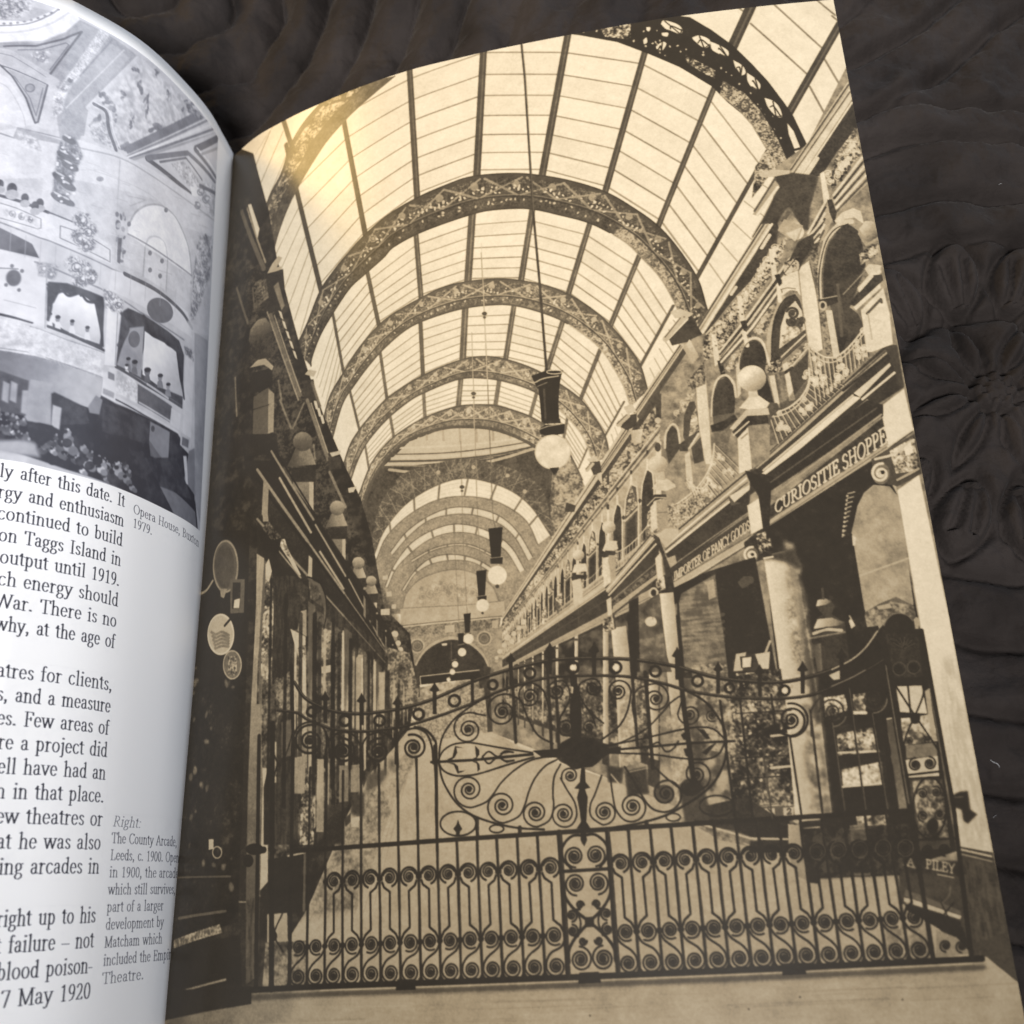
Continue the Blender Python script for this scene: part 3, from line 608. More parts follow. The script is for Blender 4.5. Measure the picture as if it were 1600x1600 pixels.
    c.disc(W_(1380, 1165)[0], 20, 31, tone=.66, rot=.05); c.ring(W_(1380, 1165)[0], 20, 31, 2.5, .8); c.stroke(W_(1405, 1110, 1440, 1070), 4, .1)
    for q in range(5): c.stroke(W_(1320 + q * 6, 1150 + q * 24, 1350, 1165 + q * 22, 1385, 1150 + q * 22, 1430, 1170 + q * 18), 3, .36, .8, smooth=True)
    c.disc(W_(1452, 1355)[0], 14, 22, tone=.36); c.ring(W_(1452, 1355)[0], 14, 22, 2, .6); c.relief(W_(1425, 1300, 1480, 1300, 1480, 1420, 1425, 1420), .15, .7, 3.5, 1.4)
    for _ in range(26):
        y = rs.uniform(1030, 1400); x = rs.uniform(300 - (y - 1030) * .06, 368); c.disc((x, y), rs.uniform(1, 4), rs.uniform(1.5, 7), tone=rs.uniform(.25, .55), alpha=.7, rot=rs.uniform(-.3, .3), soft=1.2)
    W4 = win(0, 1000, 2.667)
    c.fill(W4(725, 1250, 915, 1185, 925, 1220, 725, 1285), .62); c.relief(W4(725, 1250, 915, 1185, 925, 1220, 725, 1285), .3, .74, 3.5, 1.3)
    c.fill(W4(870, 830, 890, 830, 890, 870, 870, 875), .72); c.ring(W4(905, 885)[0], 7, 9, 2, .6); c.stroke(W4(740, 990, 960, 985), 2, .3); c.stroke(W4(745, 1160, 940, 1130), 3, .4, .8)
    c.fill(W4(720, 1290, 1000, 1230, 1010, 1480, 900, 1600, 690, 1620), .09); c.stroke(W4(715, 1478, 940, 1415), 2.6, .5)
    return arcade_right(c, rs)
def letters_on(c, text, p0, p1, h0, h1, tone, width, shear=0, up0=None, up1=None, page=False):
    """sign lettering along the baseline p0-p1 with letters h0..h1 tall (given as the top-line vectors up0, up1)"""
    adv = [GLYPH_W.get(ch, .35) for ch in text]; tot = sum(adv)
    x = 0
    for ch, w in zip(text, adv):
        for st in glyph_strokes(ch):
            P = []
            for gx, gy in st:
                u = (x + gx) / tot
                b = mix(p0, p1, u); t = mix(up0, up1, u)
                P.append(b + t * (gy / .66))
            c.stroke(P, width, tone)
        x += w

def far_bays(c, rs):
    """the shop fronts running back on the right, bay after bay towards one vanishing point"""
    VX, VY = 706.0, 1085.0
    q = lambda x, m: (x, VY + m * (x - VX))
    xs = [1178, 1031, 952, 904, 873, 850, 834, 821, 811, 803, 796, 790, 785]
    def quad(xa, xb, m0, m1, t): c.fill([q(xa, m0), q(xb, m0), q(xb, m1), q(xa, m1)], t)
    for k in range(len(xs) - 2, 0, -1):
        xb, xa = xs[k], xs[k + 1]                       # near and far end of the bay
        X = lambda f: VX + 1 / ((1 - f) / (xb - VX) + f / (xa - VX))
        w = xb - xa
        quad(xa, xb, -1.56, -1.47, .74); quad(xa, xb, -1.53, -1.515, .3); quad(xa, xb, -1.47, -1.42, .2)
        P = [q(xb, -1.42), q(xa, -1.42), q(xa, -1.29), q(xb, -1.29)]
        c.fill(P, .42); c.relief(P, .16, .8, 2.2 if w < 60 else 3.5, 1.2)
        for m, t in ((-1.29, .82), (-1.27, .24), (-1.25, .8), (-1.235, .34), (-1.215, .78)): c.stroke([q(xb, m), q(xa, m)], max(.7, w * .022), t)
        quad(xa, xb, -1.21, -.78, .66); P = [q(xb, -1.21), q(xa, -1.21), q(xa, -.78), q(xb, -.78)]; c.relief(P, .52, .76, 12, 1, .7)
        for f, hw, top in ((.20, .10, -1.15), (.50, .13, -1.17), (.80, .10, -1.15)):
            x0, x1, xm = X(f - hw), X(f + hw), X(f)
            arch = [q(x0, -.80), q(x0, -1.02), q(mix(x0, xm, .25), top + .045), q(xm, top), q(mix(x1, xm, .25), top + .05), q(x1, -1.02), q(x1, -.80)]
            c.stroke(arch, max(1.4, w * .05), .84); c.fill(arch, .17 if f != .5 else .3)
            if f == .5: c.relief([q(x0, -1.02), q(xm, top), q(x1, -1.02)], .3, .84, 2.2, 1.3); c.stroke([q(x0, -1.0), q(x1, -1.0)], max(1, w * .03), .74); c.fill([q(X(f - hw * .7), -.98), q(X(f + hw * .7), -.98), q(X(f + hw * .7), -.8), q(X(f - hw * .7), -.8)], .18)
            c.disc(q(X(f - hw - .04), -1.03), max(.8, w * .03), max(1, w * .04), tone=.2); c.disc(q(X(f + hw + .04), -1.03), max(.8, w * .03), max(1, w * .04), tone=.22)
            c.stroke([q(X(f + hw + .02), -1.0), q(X(f + hw + .02), -.8)], max(.8, w * .04), .5); c.stroke([q(xm, top - .05), q(xm, top)], max(.8, w * .04), .86); c.disc(q(xm, -1.24), max(.7, w * .022), max(.8, w * .04), tone=.17)
        quad(X(.06), X(-.02), -1.21, -.8, .86); c.disc(q(X(.03), -1.2), max(1, w * .06), max(1.4, w * .09), tone=.22); c.disc(q(X(.035), -1.24), max(1, w * .05), max(1.4, w * .06), tone=.7); quad(X(.06), X(-.02), -1.44, -1.32, .2); c.disc(q(X(.03), -1.33), max(1, w * .06), tone=.74)
        # railing
        for j in range(int(min(16, max(4, w / 4)))):
            f = (j + .5) / min(16, max(4, int(w / 4))); s = 4 * f * (1 - f)
            c.stroke([q(X(f), -.74), q(X(f), -.89 + .05 * s)], max(.6, w * .012), .8, .8)
        c.stroke([q(X(f), -.90 + .06 * 4 * f * (1 - f)) for f in np.linspace(0, 1, 9)], max(.7, w * .018), .84)
        for f in (.1, .9): c.relief([q(X(f - .1), -.75), q(X(f + .1), -.75), q(X(f + .1), -.93), q(X(f - .1), -.93)], .3, .86, 2.2, 1.3)
        # cornice, board and the shop below
        quad(xa, xb, -.76, -.68, .7); c.stroke([q(xb, -.745), q(xa, -.745)], max(.7, w * .02), .24); c.stroke([q(xb, -.72), q(xa, -.72)], max(.6, w * .015), .9); c.stroke([q(xb, -.695), q(xa, -.695)], max(.6, w * .018), .3)
        quad(xa, xb, -.68, -.53, .2); quad(xa, xb, -.53, -.47, .58); c.stroke([q(xb, -.61), q(xa, -.61)], max(.6, w * .012), .42); c.stroke([q(xb, -.49), q(xa, -.49)], max(.6, w * .012), .3)
        quad(xa, xb, -.47, .36, .17); P = [q(xb, -.45), q(xa, -.45), q(xa, .3), q(xb, .3)]; c.relief(P, .1, .46, 12, 1.2, .8); P = [q(xb, -.1), q(xa, -.1), q(xa, .3), q(xb, .3)]; c.relief(P, .12, .74, 3.5, 1.2, .8, bias=-.2)
        c.grad([q(X(.02), -.47), q(X(.17), -.47), q(X(.17), .36), q(X(.02), .36)], q(X(.17), 0), .86, q(X(.02), 0), .5); c.disc(q(X(.1), -.44), max(1, w * .09), max(1, w * .07), tone=.25); c.disc(q(X(.14), -.42), max(.8, w * .05), tone=.78)
        quad(X(.19), X(0), .32, .46, .18)

def arcade_right(c, rs):
    # ---------------- right front ----------------------------------------------------
    wall = [(1345, 60), (1262, 225), (1212, 262), (1205, 345), (1095, 520), (1062, 490), (1060, 560), (995, 650), (940, 740), (905, 780), (880, 820), (855, 870), (840, 900), (800, 950), (775, 990), (765, 1060),
            (770, 1145), (960, 1220), (1150, 1300), (1330, 1320), (1640, 1500), (1640, 900), (1500, 600), (1400, 200)]
    c.fill(wall, .48); c.relief(wall, .34, .6, 12, 1.0, .8)
    far_bays(c, rs)
    # -- upper storey: attic frieze -- dark cornice shadow, carved frieze with dies, mouldings, arches
    # cornice (light) near piece
    c.fill(wC(1300, 510, 1325, 620, 985, 1140, 940, 1050), .84); c.stroke(wC(1303, 530, 945, 1060), 3, .3); c.stroke(wC(1312, 575, 955, 1090), 2.4, .36); c.stroke(wC(1306, 550, 950, 1075), 2, .66)
    c.fill(wC(1325, 625, 1365, 790, 1230, 950, 1140, 1090, 1040, 1130, 985, 1140), .15)
    c.stroke(wC(1325, 640, 1000, 1130), 2.6, .9); c.stroke(wC(1110, 990, 1045, 1090), 5, .86)
    c.relief(wC(1345, 800, 1385, 960, 1200, 1190, 1180, 1090, 1240, 950), .1, .88, 3.5, 1.7); c.relief(wC(1345, 800, 1385, 960, 1200, 1190, 1180, 1090, 1240, 950), .1, .8, 6, 1.5, .5)
    c.fill(wC(1385, 970, 1420, 1150, 1215, 1340, 1150, 1500, 1040, 1560, 1080, 1440, 1200, 1220), .62)
    for k, t in enumerate((.86, .2, .86, .25, .88, .3)):
        c.stroke(wC(1388 + k * 6, 985 + k * 28, 1210 + k * 4, 1220 + k * 20), 3.2, t); c.stroke(wC(1160 - k * 2, 1260 + k * 36, 1050 + k * 8, 1460 + k * 20), 3, t)
    c.fill(wC(1125, 1085, 1150, 1070, 1185, 1240, 1150, 1280), .9); c.fill(wC(1170, 1250, 1200, 1245, 1230, 1330, 1215, 1400, 1185, 1330), .16)
    # projecting block
    c.fill(wC(835, 1105, 960, 1080, 1090, 1095, 1115, 1110, 1062, 1300, 1050, 1440, 1020, 1430, 940, 1300, 870, 1380, 850, 1560, 740, 1560, 700, 1480, 770, 1360, 870, 1165), .19, soft=1)
    c.fill(wC(740, 1085, 830, 1060, 935, 1065, 935, 1085, 835, 1105, 760, 1110), .72); c.fill(wC(705, 1340, 835, 1115, 870, 1160, 740, 1350), .56); c.stroke(wC(715, 1320, 845, 1115), 3, .3); c.stroke(wC(735, 1340, 862, 1170), 4, .88)
    c.grad(catmull(wC(858, 1400, 885, 1345, 930, 1295, 960, 1350, 1025, 1440, 995, 1495, 930, 1470, 870, 1430), 6), (1220, 342), .36, (1240, 365), .88); c.fill(wC(880, 1380, 925, 1310, 940, 1330, 895, 1400), .3)
    c.fill(wF(740, 40, 780, -30, 900, 10, 870, 100, 810, 90), .6); c.fill(wF(790, 60, 890, 20, 850, 110), .8)
    # second cornice length
    c.fill(wF(640, 0, 715, 0, 270, 690, 240, 640), .8); c.stroke(wF(655, 0, 245, 645), 3.2, .3); c.stroke(wF(680, 0, 255, 665), 2.6, .52); c.stroke(wF(705, 0, 272, 680), 3, .9)
    c.fill(wF(718, 0, 730, 90, 690, 160, 600, 330, 480, 450, 330, 640, 280, 690), .17); c.stroke(wF(690, 70, 640, 150), 5, .84); c.stroke(wF(480, 395, 450, 440), 4.5, .82); c.stroke(wF(330, 650, 300, 690), 4, .8)
    fr = wF(800, 80, 760, 240, 560, 520, 380, 800, 280, 860, 275, 720, 500, 450, 700, 170)
    c.relief(fr, .12, .86, 3.5, 1.7); c.relief(fr, .12, .8, 2.2, 1.4, .5)
    for x, y in [(700, 165), (500, 460), (340, 700)]: c.fill(wF(x - 15, y - 10, x + 15, y - 10, x + 40, y + 170, x + 8, y + 190), .84); c.fill(wF(x + 22, y + 155, x + 55, y + 150, x + 75, y + 250, x + 45, y + 240), .14)
    for k, t in enumerate((.82, .2, .8, .3, .88, .28)):
        c.stroke(wF(1020 - 6 * k, -20 + k * 28, 790 + 4 * k, 250 + k * 20, 560 + 6 * k, 570 + k * 18, 380 + 2 * k, 800 + k * 16), 3.4, t)
    # arches of the upper storey
    c.fill(wF(1000, 480, 1000, 300, 1040, 120, 1100, 30, 1180, 0, 1240, 40, 1270, 130, 1290, 260, 1180, 450, 1100, 470), .16)
    c.stroke(wF(1005, 460, 1000, 300, 1035, 130, 1090, 40, 1150, -8, 1200, -15), 8, .8, smooth=True); c.stroke(wF(1022, 460, 1020, 300, 1050, 140, 1100, 60), 2.5, .35, smooth=True); c.stroke(wF(985, 440, 985, 280, 1020, 110), 2.2, .4, smooth=True)
    c.fill(wC(1215, 1380, 1260, 1330, 1330, 1300, 1380, 1320, 1400, 1400, 1340, 1360, 1280, 1370, 1240, 1410), .84); c.fill(wF(1240, 60, 1290, 0, 1340, -10, 1370, 100, 1330, 120, 1290, 140), .6); c.grad(wF(1250, 30, 1290, -20, 1340, -15, 1370, 80, 1300, 120), (1340, 355), .9, (1368, 372), .35)
    c.relief(wF(1250, 190, 1320, 130, 1370, 125, 1365, 190, 1300, 230, 1260, 260), .1, .8, 3.5, 1.5)
    c.fill(wF(1090, 380, 1280, 300, 1290, 270, 1230, 420, 1190, 520, 1240, 560, 1280, 640, 1290, 700, 1150, 800, 1110, 760), .2); c.grad(wF(1060, 470, 1130, 440, 1180, 700, 1130, 830), (1300, 470), .3, (1320, 540), .14); c.stroke(wF(1115, 380, 1140, 700), 4, .34, .7); c.stroke(wF(1150, 440, 1290, 290), 2, .5)
    c.fill(wF(1035, 540, 1080, 540, 1130, 830, 1090, 850), .82); c.fill(wF(1005, 560, 1040, 540, 1090, 850, 1050, 850), .36); c.relief(wF(1005, 560, 1040, 540, 1090, 850, 1050, 850), .2, .55, 3.5, 1.3)
    c.fill(wF(1000, 470, 1110, 440, 1120, 490, 1010, 530), .16); c.ring(wF(1022, 510)[0], 5, 6, 3, .72); c.stroke(wF(1005, 470, 1110, 450), 2, .6)
    c.grad(wF(870, 280, 935, 230, 990, 470, 1025, 780, 990, 800, 930, 780, 900, 560), (1250, 470), .84, (1280, 470), .92)
    c.relief(wF(940, 150, 1000, 100, 990, 300, 1000, 480, 970, 330), .15, .6, 3.5, 1.2)
    c.fill(wF(870, 110, 960, 60, 970, 130, 900, 230, 860, 330, 800, 340, 770, 300, 800, 250), .18); c.relief(wF(780, 240, 870, 200, 870, 330, 800, 340), .1, .82, 3.5, 1.6); c.ring(wF(805, 290)[0], 5, 6, 3, .76); c.ring(wF(845, 260)[0], 6, 8, 3, .7)
    c.fill(wF(770, 330, 870, 290, 900, 420, 860, 420, 820, 410, 780, 440, 760, 400), .86); c.stroke(wF(770, 440, 810, 410, 860, 408, 885, 440), 4, .9, smooth=True)
    # arch 2 (with scrollwork tympanum)
    c.fill(wF(700, 850, 705, 690, 730, 560, 780, 470, 850, 440, 880, 480, 900, 560, 920, 680, 760, 840), .18)
    c.fill(wF(750, 780, 760, 640, 790, 540, 850, 480, 890, 540, 915, 660), .84)
    for p, r, d in [((835, 560), 10, 1), ((830, 610), 8, -1), ((870, 630), 7, 1), ((890, 600), 6, -1)]: c.scroll(wF(*p)[0], r, 200, 1.3, d, 4, .2)
    c.stroke(wF(770, 700, 800, 690, 850, 640, 870, 600), 2.5, .3, smooth=True); c.relief(wF(755, 770, 800, 640, 900, 640, 910, 670), .25, .9, 3.5, 1.4, .8)
    c.stroke(wF(690, 850, 690, 700, 712, 570, 770, 460), 7, .66, smooth=True); c.stroke(wF(705, 850, 705, 700, 727, 575, 780, 480), 2, .3, smooth=True)
    c.relief(wF(570, 690, 690, 520, 740, 490, 700, 600, 670, 680), .26, .82, 3.5, 1.3); c.stroke(wF(745, 380, 755, 480), 6, .9); c.fill(wF(720, 320, 750, 310, 770, 370, 750, 390), .13)
    c.fill(wF(750, 810, 910, 660, 925, 700, 760, 850), .22); c.stroke(wF(755, 840, 915, 690), 2.5, .8); c.stroke(wF(760, 860, 920, 715), 2.4, .25); c.fill(wF(800, 880, 920, 740, 930, 780, 810, 920), .82); c.relief(wF(800, 870, 920, 740, 925, 770, 810, 905), .3, .9, 2.2, 1.3); c.fill(wF(810, 930, 930, 800, 930, 960, 840, 1080), .2); c.fill(wF(770, 880, 800, 860, 850, 1100, 810, 1110), .84)
    c.stroke(wF(785, 930, 830, 900), 5, .15)
    c.fill(wF(680, 860, 760, 830, 770, 910, 720, 930), .16); c.relief(wF(660, 880, 760, 840, 770, 920, 680, 930), .1, .75, 2.2, 1.5); c.fill(wF(685, 950, 720, 945, 760, 1150, 730, 1150), .84); c.fill(wF(720, 940, 780, 920, 810, 1090, 760, 1160), .42); c.relief(wF(720, 940, 780, 920, 810, 1090, 760, 1160), .3, .5, 'v', 1)
    # arch 3
    c.fill(wF(505, 900, 510, 830, 545, 750, 600, 725, 650, 770, 670, 850, 660, 910, 700, 1050, 720, 1130, 560, 1060), .15)
    c.stroke(wF(500, 870, 505, 830, 540, 745, 595, 712, 645, 740, 675, 830, 690, 880), 4, .84, smooth=True); c.relief(wF(390, 930, 510, 760, 540, 740, 500, 830, 490, 900), .3, .8, 3.5, 1.3); c.stroke(wF(530, 680, 550, 760), 6, .88); c.fill(wF(505, 610, 540, 600, 555, 650, 530, 670), .15); c.fill(wF(480, 900, 500, 860, 510, 1060, 490, 1090), .78)
    # arch 4
    c.fill(wF(335, 1200, 340, 1080, 370, 980, 420, 955, 460, 1010, 475, 1090, 470, 1180, 400, 1240), .17); c.stroke(wF(330, 1200, 335, 1080, 360, 980, 415, 945, 465, 995, 480, 1080), 3.4, .8, smooth=True); c.grad(wF(335, 1200, 470, 1180, 470, 1240, 400, 1480, 350, 1440, 340, 1250), (1130, 650), .3, (1130, 720), .5)
    c.fill(wF(320, 1260, 400, 1230, 470, 1190, 490, 1220, 400, 1290, 330, 1300), .14); c.fill(wF(230, 1000, 290, 960, 310, 1180, 330, 1500, 290, 1500, 245, 1240), .84)
    c.relief(wF(170, 990, 280, 860, 290, 1000, 200, 1040), .12, .6, 3.5, 1.5); c.relief(wF(60, 1250, 180, 1060, 230, 1050, 160, 1170), .3, .8, 3.5, 1.3)
    c.fill(wF(40, 1400, 45, 1310, 80, 1260, 115, 1290, 130, 1400, 60, 1500), .2); c.stroke(wF(36, 1400, 42, 1310, 80, 1252, 115, 1280, 132, 1380), 3, .78, smooth=True)
    c.fill(wF(150, 1330, 155, 1200, 190, 1110, 220, 1110, 240, 1180, 250, 1300, 180, 1400), .22); c.relief(wF(185, 1330, 200, 1200, 230, 1150, 248, 1290), .3, .85, 3.5, 1.4); c.fill(wF(200, 1400, 260, 1330, 280, 1480, 220, 1500), .22); c.stroke(wF(190, 1400, 245, 1310), 3, .8); c.fill(wF(120, 1380, 180, 1340, 180, 1420, 130, 1420), .2); c.fill(wF(160, 1440, 190, 1420, 210, 1600, 170, 1600), .78)
    for a, b, w in [(wE(1540, 565), wE(1255, 985), 9), (wE(1215, 1095), wE(1040, 1350), 7.5)]:
        a = np.array(a).reshape(2); b = np.array(b).reshape(2); d = (b - a) / np.linalg.norm(b - a); n = np.array([-d[1], d[0]])
        n = n if n[0] > 0 else -n
        c.stroke([a, b], w, .74); c.stroke([a - n * w * .3, b - n * w * .3], w * .28, .32); c.stroke([a + n * w * .05, b + n * w * .05], w * .2, .45); c.stroke([a + n * w * .85, b + n * w * .85], w * .9, .22, .9)
    for P in [wE(1530, 390, 1600, 370, 1600, 540, 1560, 540, 1480, 560, 1460, 520), wF(130, 600, 200, 570, 240, 640, 270, 690, 200, 720, 160, 700, 80, 735), wE(1190, 1000, 1260, 985, 1260, 1060, 1200, 1090, 1160, 1070), wE(960, 1300, 1030, 1280, 1040, 1350, 990, 1370), wH(165, 285, 225, 285, 235, 350, 190, 370), wH(20, 540, 80, 560, 70, 600, 10, 600)]:
        c.fill(P, .2)
    for P in [wF(75, 560, 130, 530, 215, 560, 190, 580, 110, 590), wE(1470, 350, 1500, 335, 1590, 350, 1560, 375, 1500, 390), wE(1175, 945, 1230, 925, 1258, 975, 1200, 985), wE(950, 1270, 1010, 1250, 1020, 1280, 965, 1290)]: c.fill(P, .72)
    for a, b, w in [((40, 720), (165, 590), 9)]: c.stroke(wF(a[0], a[1], b[0], b[1]), w, .72); c.stroke(wF(a[0] - 8, a[1] - 10, b[0] - 8, b[1] - 10), 2, .34); c.stroke(wF(a[0] + 12, a[1] + 6, b[0] + 12, b[1] + 6), 2, .88)
    for a, b, w in [((1445, 515), (1540, 395), 8), ((1145, 1055), (1205, 1000), 7), ((950, 1340), (985, 1300), 5)]: c.stroke(wE(a[0], a[1], b[0], b[1]), w, .68); c.stroke(wE(a[0] - 8, a[1] - 8, b[0] - 8, b[1] - 8), 1.8, .34)
    for P in [wF(150, 780, 190, 720, 250, 830, 210, 870), wE(1550, 560, 1600, 530, 1600, 620), wE(1220, 1100, 1290, 1080, 1290, 1170, 1240, 1180), wH(420, 90, 500, 80, 480, 170, 430, 160), wH(200, 370, 240, 360, 245, 430)]:
        c.grad(P, P[0], .62, P[1], .84)
    # ---------------- shop cornice, sign boards ---------------------------------------
    c.fill(wF(570, 1530, 1400, 770, 1480, 755, 1530, 1020, 1390, 1110, 1160, 1270, 880, 1480, 560, 1700), .17)
    c.fill(wF(580, 1530, 1140, 1020, 1420, 780, 1425, 810, 1160, 1050, 640, 1530), .62); c.stroke(wF(585, 1535, 1420, 790), 3, .3); c.stroke(wF(620, 1535, 1215, 1040), 4, .2); c.stroke(wF(650, 1540, 1210, 1070), 3, .8)
    c.fill(wF(640, 1560, 1215, 1075, 1260, 1085, 690, 1570), .88); c.fill(wF(1215, 1058, 1440, 868, 1448, 886, 1256, 1083), .82); c.stroke(wF(1150, 1040, 1430, 820), 4, .15)
    for k in range(60):
        t = k / 59.0; p = mix(wF(720, 1570)[0], wF(1300, 1105)[0], t); c.disc(p, 2.0, 2.0, tone=.8)
        if k < 30: c.disc(mix(wF(1270, 1095)[0], wF(1470, 930)[0], k / 29.0), 2.0, tone=.85)
    # projecting ends
    c.fill(wF(1400, 765, 1485, 755, 1530, 1020, 1500, 1010, 1470, 900, 1440, 860, 1450, 840), .2)
    c.fill(wI(905, 140, 1050, 30, 1110, 290, 950, 390, 930, 290), .9)
    # sign fascia: mouldings around the board
    c.fill(wI(140, 600, 820, 100, 920, 130, 920, 200, 200, 680, 150, 660), .15); c.fill(wI(230, 690, 905, 185, 910, 215, 235, 720), .5, .7); c.stroke(wI(235, 690, 910, 190), 2.4, .56); c.stroke(wI(180, 640, 880, 150), 2, .3)
    board = wI(205, 770, 915, 215, 945, 360, 200, 850)
    c.fill(board, .19); c.relief(board, .16, .23, 6, 1, .8); c.stroke(wI(200, 850, 205, 770), 2, .6)
    c.fill(wI(200, 858, 950, 370, 960, 400, 205, 900), .64); c.stroke(wI(200, 850, 945, 362), 2, .3); c.stroke(wI(205, 885, 950, 388), 1.6, .4); c.fill(wI(205, 905, 860, 480, 870, 500, 230, 930), .34); c.stroke(wI(230, 920, 870, 500), 2, .52)
    P0, P1 = np.array(wI(243, 812)[0]), np.array(wI(945, 365)[0]); U0, U1 = np.array([-.6, -18.]), np.array([-3.2, -25.])
    letters_on(c, 'CURIOSITIE SHOPPE', P0, P1, 0, 0, .86, 2.5, up0=U0, up1=U1)
    # second board
    c.fill(wH(640, 860, 1140, 440, 1170, 460, 1160, 600, 690, 960, 660, 900), .18)
    c.fill(wH(560, 745, 1130, 350, 1170, 370, 1165, 440, 640, 860, 600, 800), .55); c.stroke(wH(640, 815, 1145, 390), 3, .85); c.stroke(wH(625, 790, 1140, 360), 2.6, .2); c.stroke(wH(645, 850, 1160, 440), 3.4, .86); c.stroke(wH(640, 835, 1150, 415), 2, .3); c.stroke(wH(690, 930, 1160, 600), 1.8, .5)
    c.fill(wH(1030, 500, 1080, 540, 1110, 545, 1050, 560), .3); c.fill(wH(1040, 500, 1165, 430, 1165, 460, 1070, 540), .84)
    board2 = wH(680, 950, 1165, 620, 1170, 700, 690, 1040)
    c.fill(board2, .2); c.fill(wH(685, 1040, 1245, 705, 1240, 740, 690, 1090), .66); c.stroke(wH(685, 1040, 1240, 705), 1.6, .35); c.stroke(wH(690, 1100, 1240, 755), 2.4, .3); c.stroke(wH(690, 1085, 1200, 770), 1.4, .8)
    letters_on(c, 'IMPORTER OF FANCY GOODS', np.array(wH(692, 1030)[0]), np.array(wH(1168, 712)[0]), 0, 0, .8, 1.5, up0=np.array([-.3, -12.5]), up1=np.array([-1.5, -16.]))
    # third and farther boards
    c.fill(wH(270, 1090, 560, 745, 600, 800, 590, 1000, 580, 980, 300, 1180), .2); c.fill(wH(265, 1080, 540, 750, 575, 770, 280, 1110), .62); c.stroke(wH(270, 1095, 560, 760), 2, .84); c.stroke(wH(265, 1075, 545, 745), 2, .22); c.stroke(wH(285, 1120, 580, 800), 2.6, .78)
    c.fill(wH(310, 1190, 590, 985, 590, 1010, 310, 1230), .6); c.stroke(wH(305, 1150, 580, 920), 2, .46); c.stroke(wH(310, 1240, 595, 1020), 3, .24); c.relief(wH(310, 1150, 580, 940, 585, 980, 310, 1190), .16, .4, 2.2, 1.2)
    for P, w, t in [(wF(1000, 480, 1000, 300, 1038, 125, 1098, 34, 1180, 0), 1.8, .12), (wF(703, 850, 708, 690, 733, 562, 783, 472, 848, 442), 1.8, .12), (wF(505, 900, 510, 830, 545, 752, 598, 728, 648, 770, 668, 850), 1.4, .12), (wF(335, 1200, 340, 1080, 370, 982, 420, 957, 460, 1012), 1.3, .12),
                    (wF(560, 600, 780, 310, 1010, 20), 1.4, .16), (wF(385, 830, 570, 590), 1.4, .16), (wF(870, 290, 900, 560, 935, 780), 1.4, .4), (wF(940, 240, 990, 470, 1025, 780), 1.6, .3), (wF(760, 410, 800, 400, 850, 405), 1.6, .3), (wF(1260, 545, 1300, 800), 1.6, .3), (wF(1400, 405, 1458, 745), 1.4, .6)]:
        c.stroke(P, w, t, .9, smooth=True)
    for x, y, a in [(640, 640, 1), (655, 600, -1), (630, 670, 1), (470, 830, 1), (455, 870, -1), (440, 900, 1), (110, 1180, 1), (150, 1120, -1), (1330, 1150 - 800, 1)]: c.scroll(wF(x, y)[0], 5, 90 * a, 1.3, a, 1.6, .8, alpha=.8); c.disc((wF(x, y)[0][0] + 3, wF(x, y)[0][1] + 4), 2, tone=.2, alpha=.6)
    for k in range(34):      # carved foliage of the frieze
        f = k / 33.; p = mix(wF(730, 150)[0], wF(330, 760)[0], f) + [rs.normal(0, 3), rs.normal(0, 5)]; r = 6 - 3 * f
        c.scroll(p, r, rs.uniform(0, 360), 1.2, rs.choice([-1, 1]), 1.7 - .5 * f, .84, alpha=.85); c.disc((p[0] + r * .7, p[1] + r), r * .35, tone=.13, alpha=.8)
    for k in range(16):
        f = k / 15.; p = mix(wC(1350, 900)[0], wC(1200, 1130)[0], f) + [rs.normal(0, 4), rs.normal(0, 6)]; c.scroll(p, 6.5, rs.uniform(0, 360), 1.2, rs.choice([-1, 1]), 2, .86, alpha=.85); c.disc((p[0] + 5, p[1] + 6), 2.4, tone=.12, alpha=.8)
    # ---------------- railings over the cornice ----------------------------------------
    def railing(a, b, ta, tb, n, w):
        for k in range(n + 1):
            t = k / n; p = mix(a, b, t); q = mix(ta, tb, t); s = 4 * t * (1 - t)
            q = mix(q, p, .42 * s + .05)
            c.stroke([p, q], w, .8, .8); c.stroke([p + [w * 1.3, 0], q + [w * 1.3, 0]], w * .8, .16, .7)
        top = [mix(mix(ta, tb, t), mix(a, b, t), .42 * 4 * t * (1 - t) + .02) for t in np.linspace(0, 1, 14)]
        c.stroke(top, w * 1.5, .86); c.stroke(np.array(top) + [0, w * 4.2], w * 1.1, .8)
        for t0 in (.1, .9, .5):
            for _ in range(9):
                t = t0 + rs.uniform(-.09, .09); h = rs.uniform(.1, .95) * (1 if t0 != .5 else .5)
                p = mix(mix(a, b, t), mix(ta, tb, t), h); c.scroll(p, rs.uniform(4, 7) * w / 2.0, rs.uniform(0, 360), 1.3, rs.choice([-1, 1]), w * .95, .86)
    c.fill(wF(680, 1390, 680, 1160, 800, 1100, 900, 950, 1000, 900, 1100, 840, 1290, 700, 1300, 800, 1140, 1000, 750, 1370), .2, .55)
    railing(np.array(wF(745, 1370)[0]), np.array(wF(1150, 1010)[0]), np.array(wF(680, 1170)[0]), np.array(wF(930, 900)[0]), 15, 1.7)
    railing(np.array(wF(985, 1130)[0]), np.array(wF(1300, 830)[0]), np.array(wF(930, 740)[0]), np.array(wF(1280, 650)[0]), 13, 1.8)
    railing(np.array(wH(700, 700)[0]), np.array(wH(1110, 340)[0]), np.array(wH(650, 580)[0]), np.array(wH(940, 170)[0]), 17, 1.3)
    railing(np.array(wH(840, 600)[0]), np.array(wH(1000, 460)[0]), np.array(wH(770, 390)[0]), np.array(wH(900, 380)[0]), 10, 1.2)
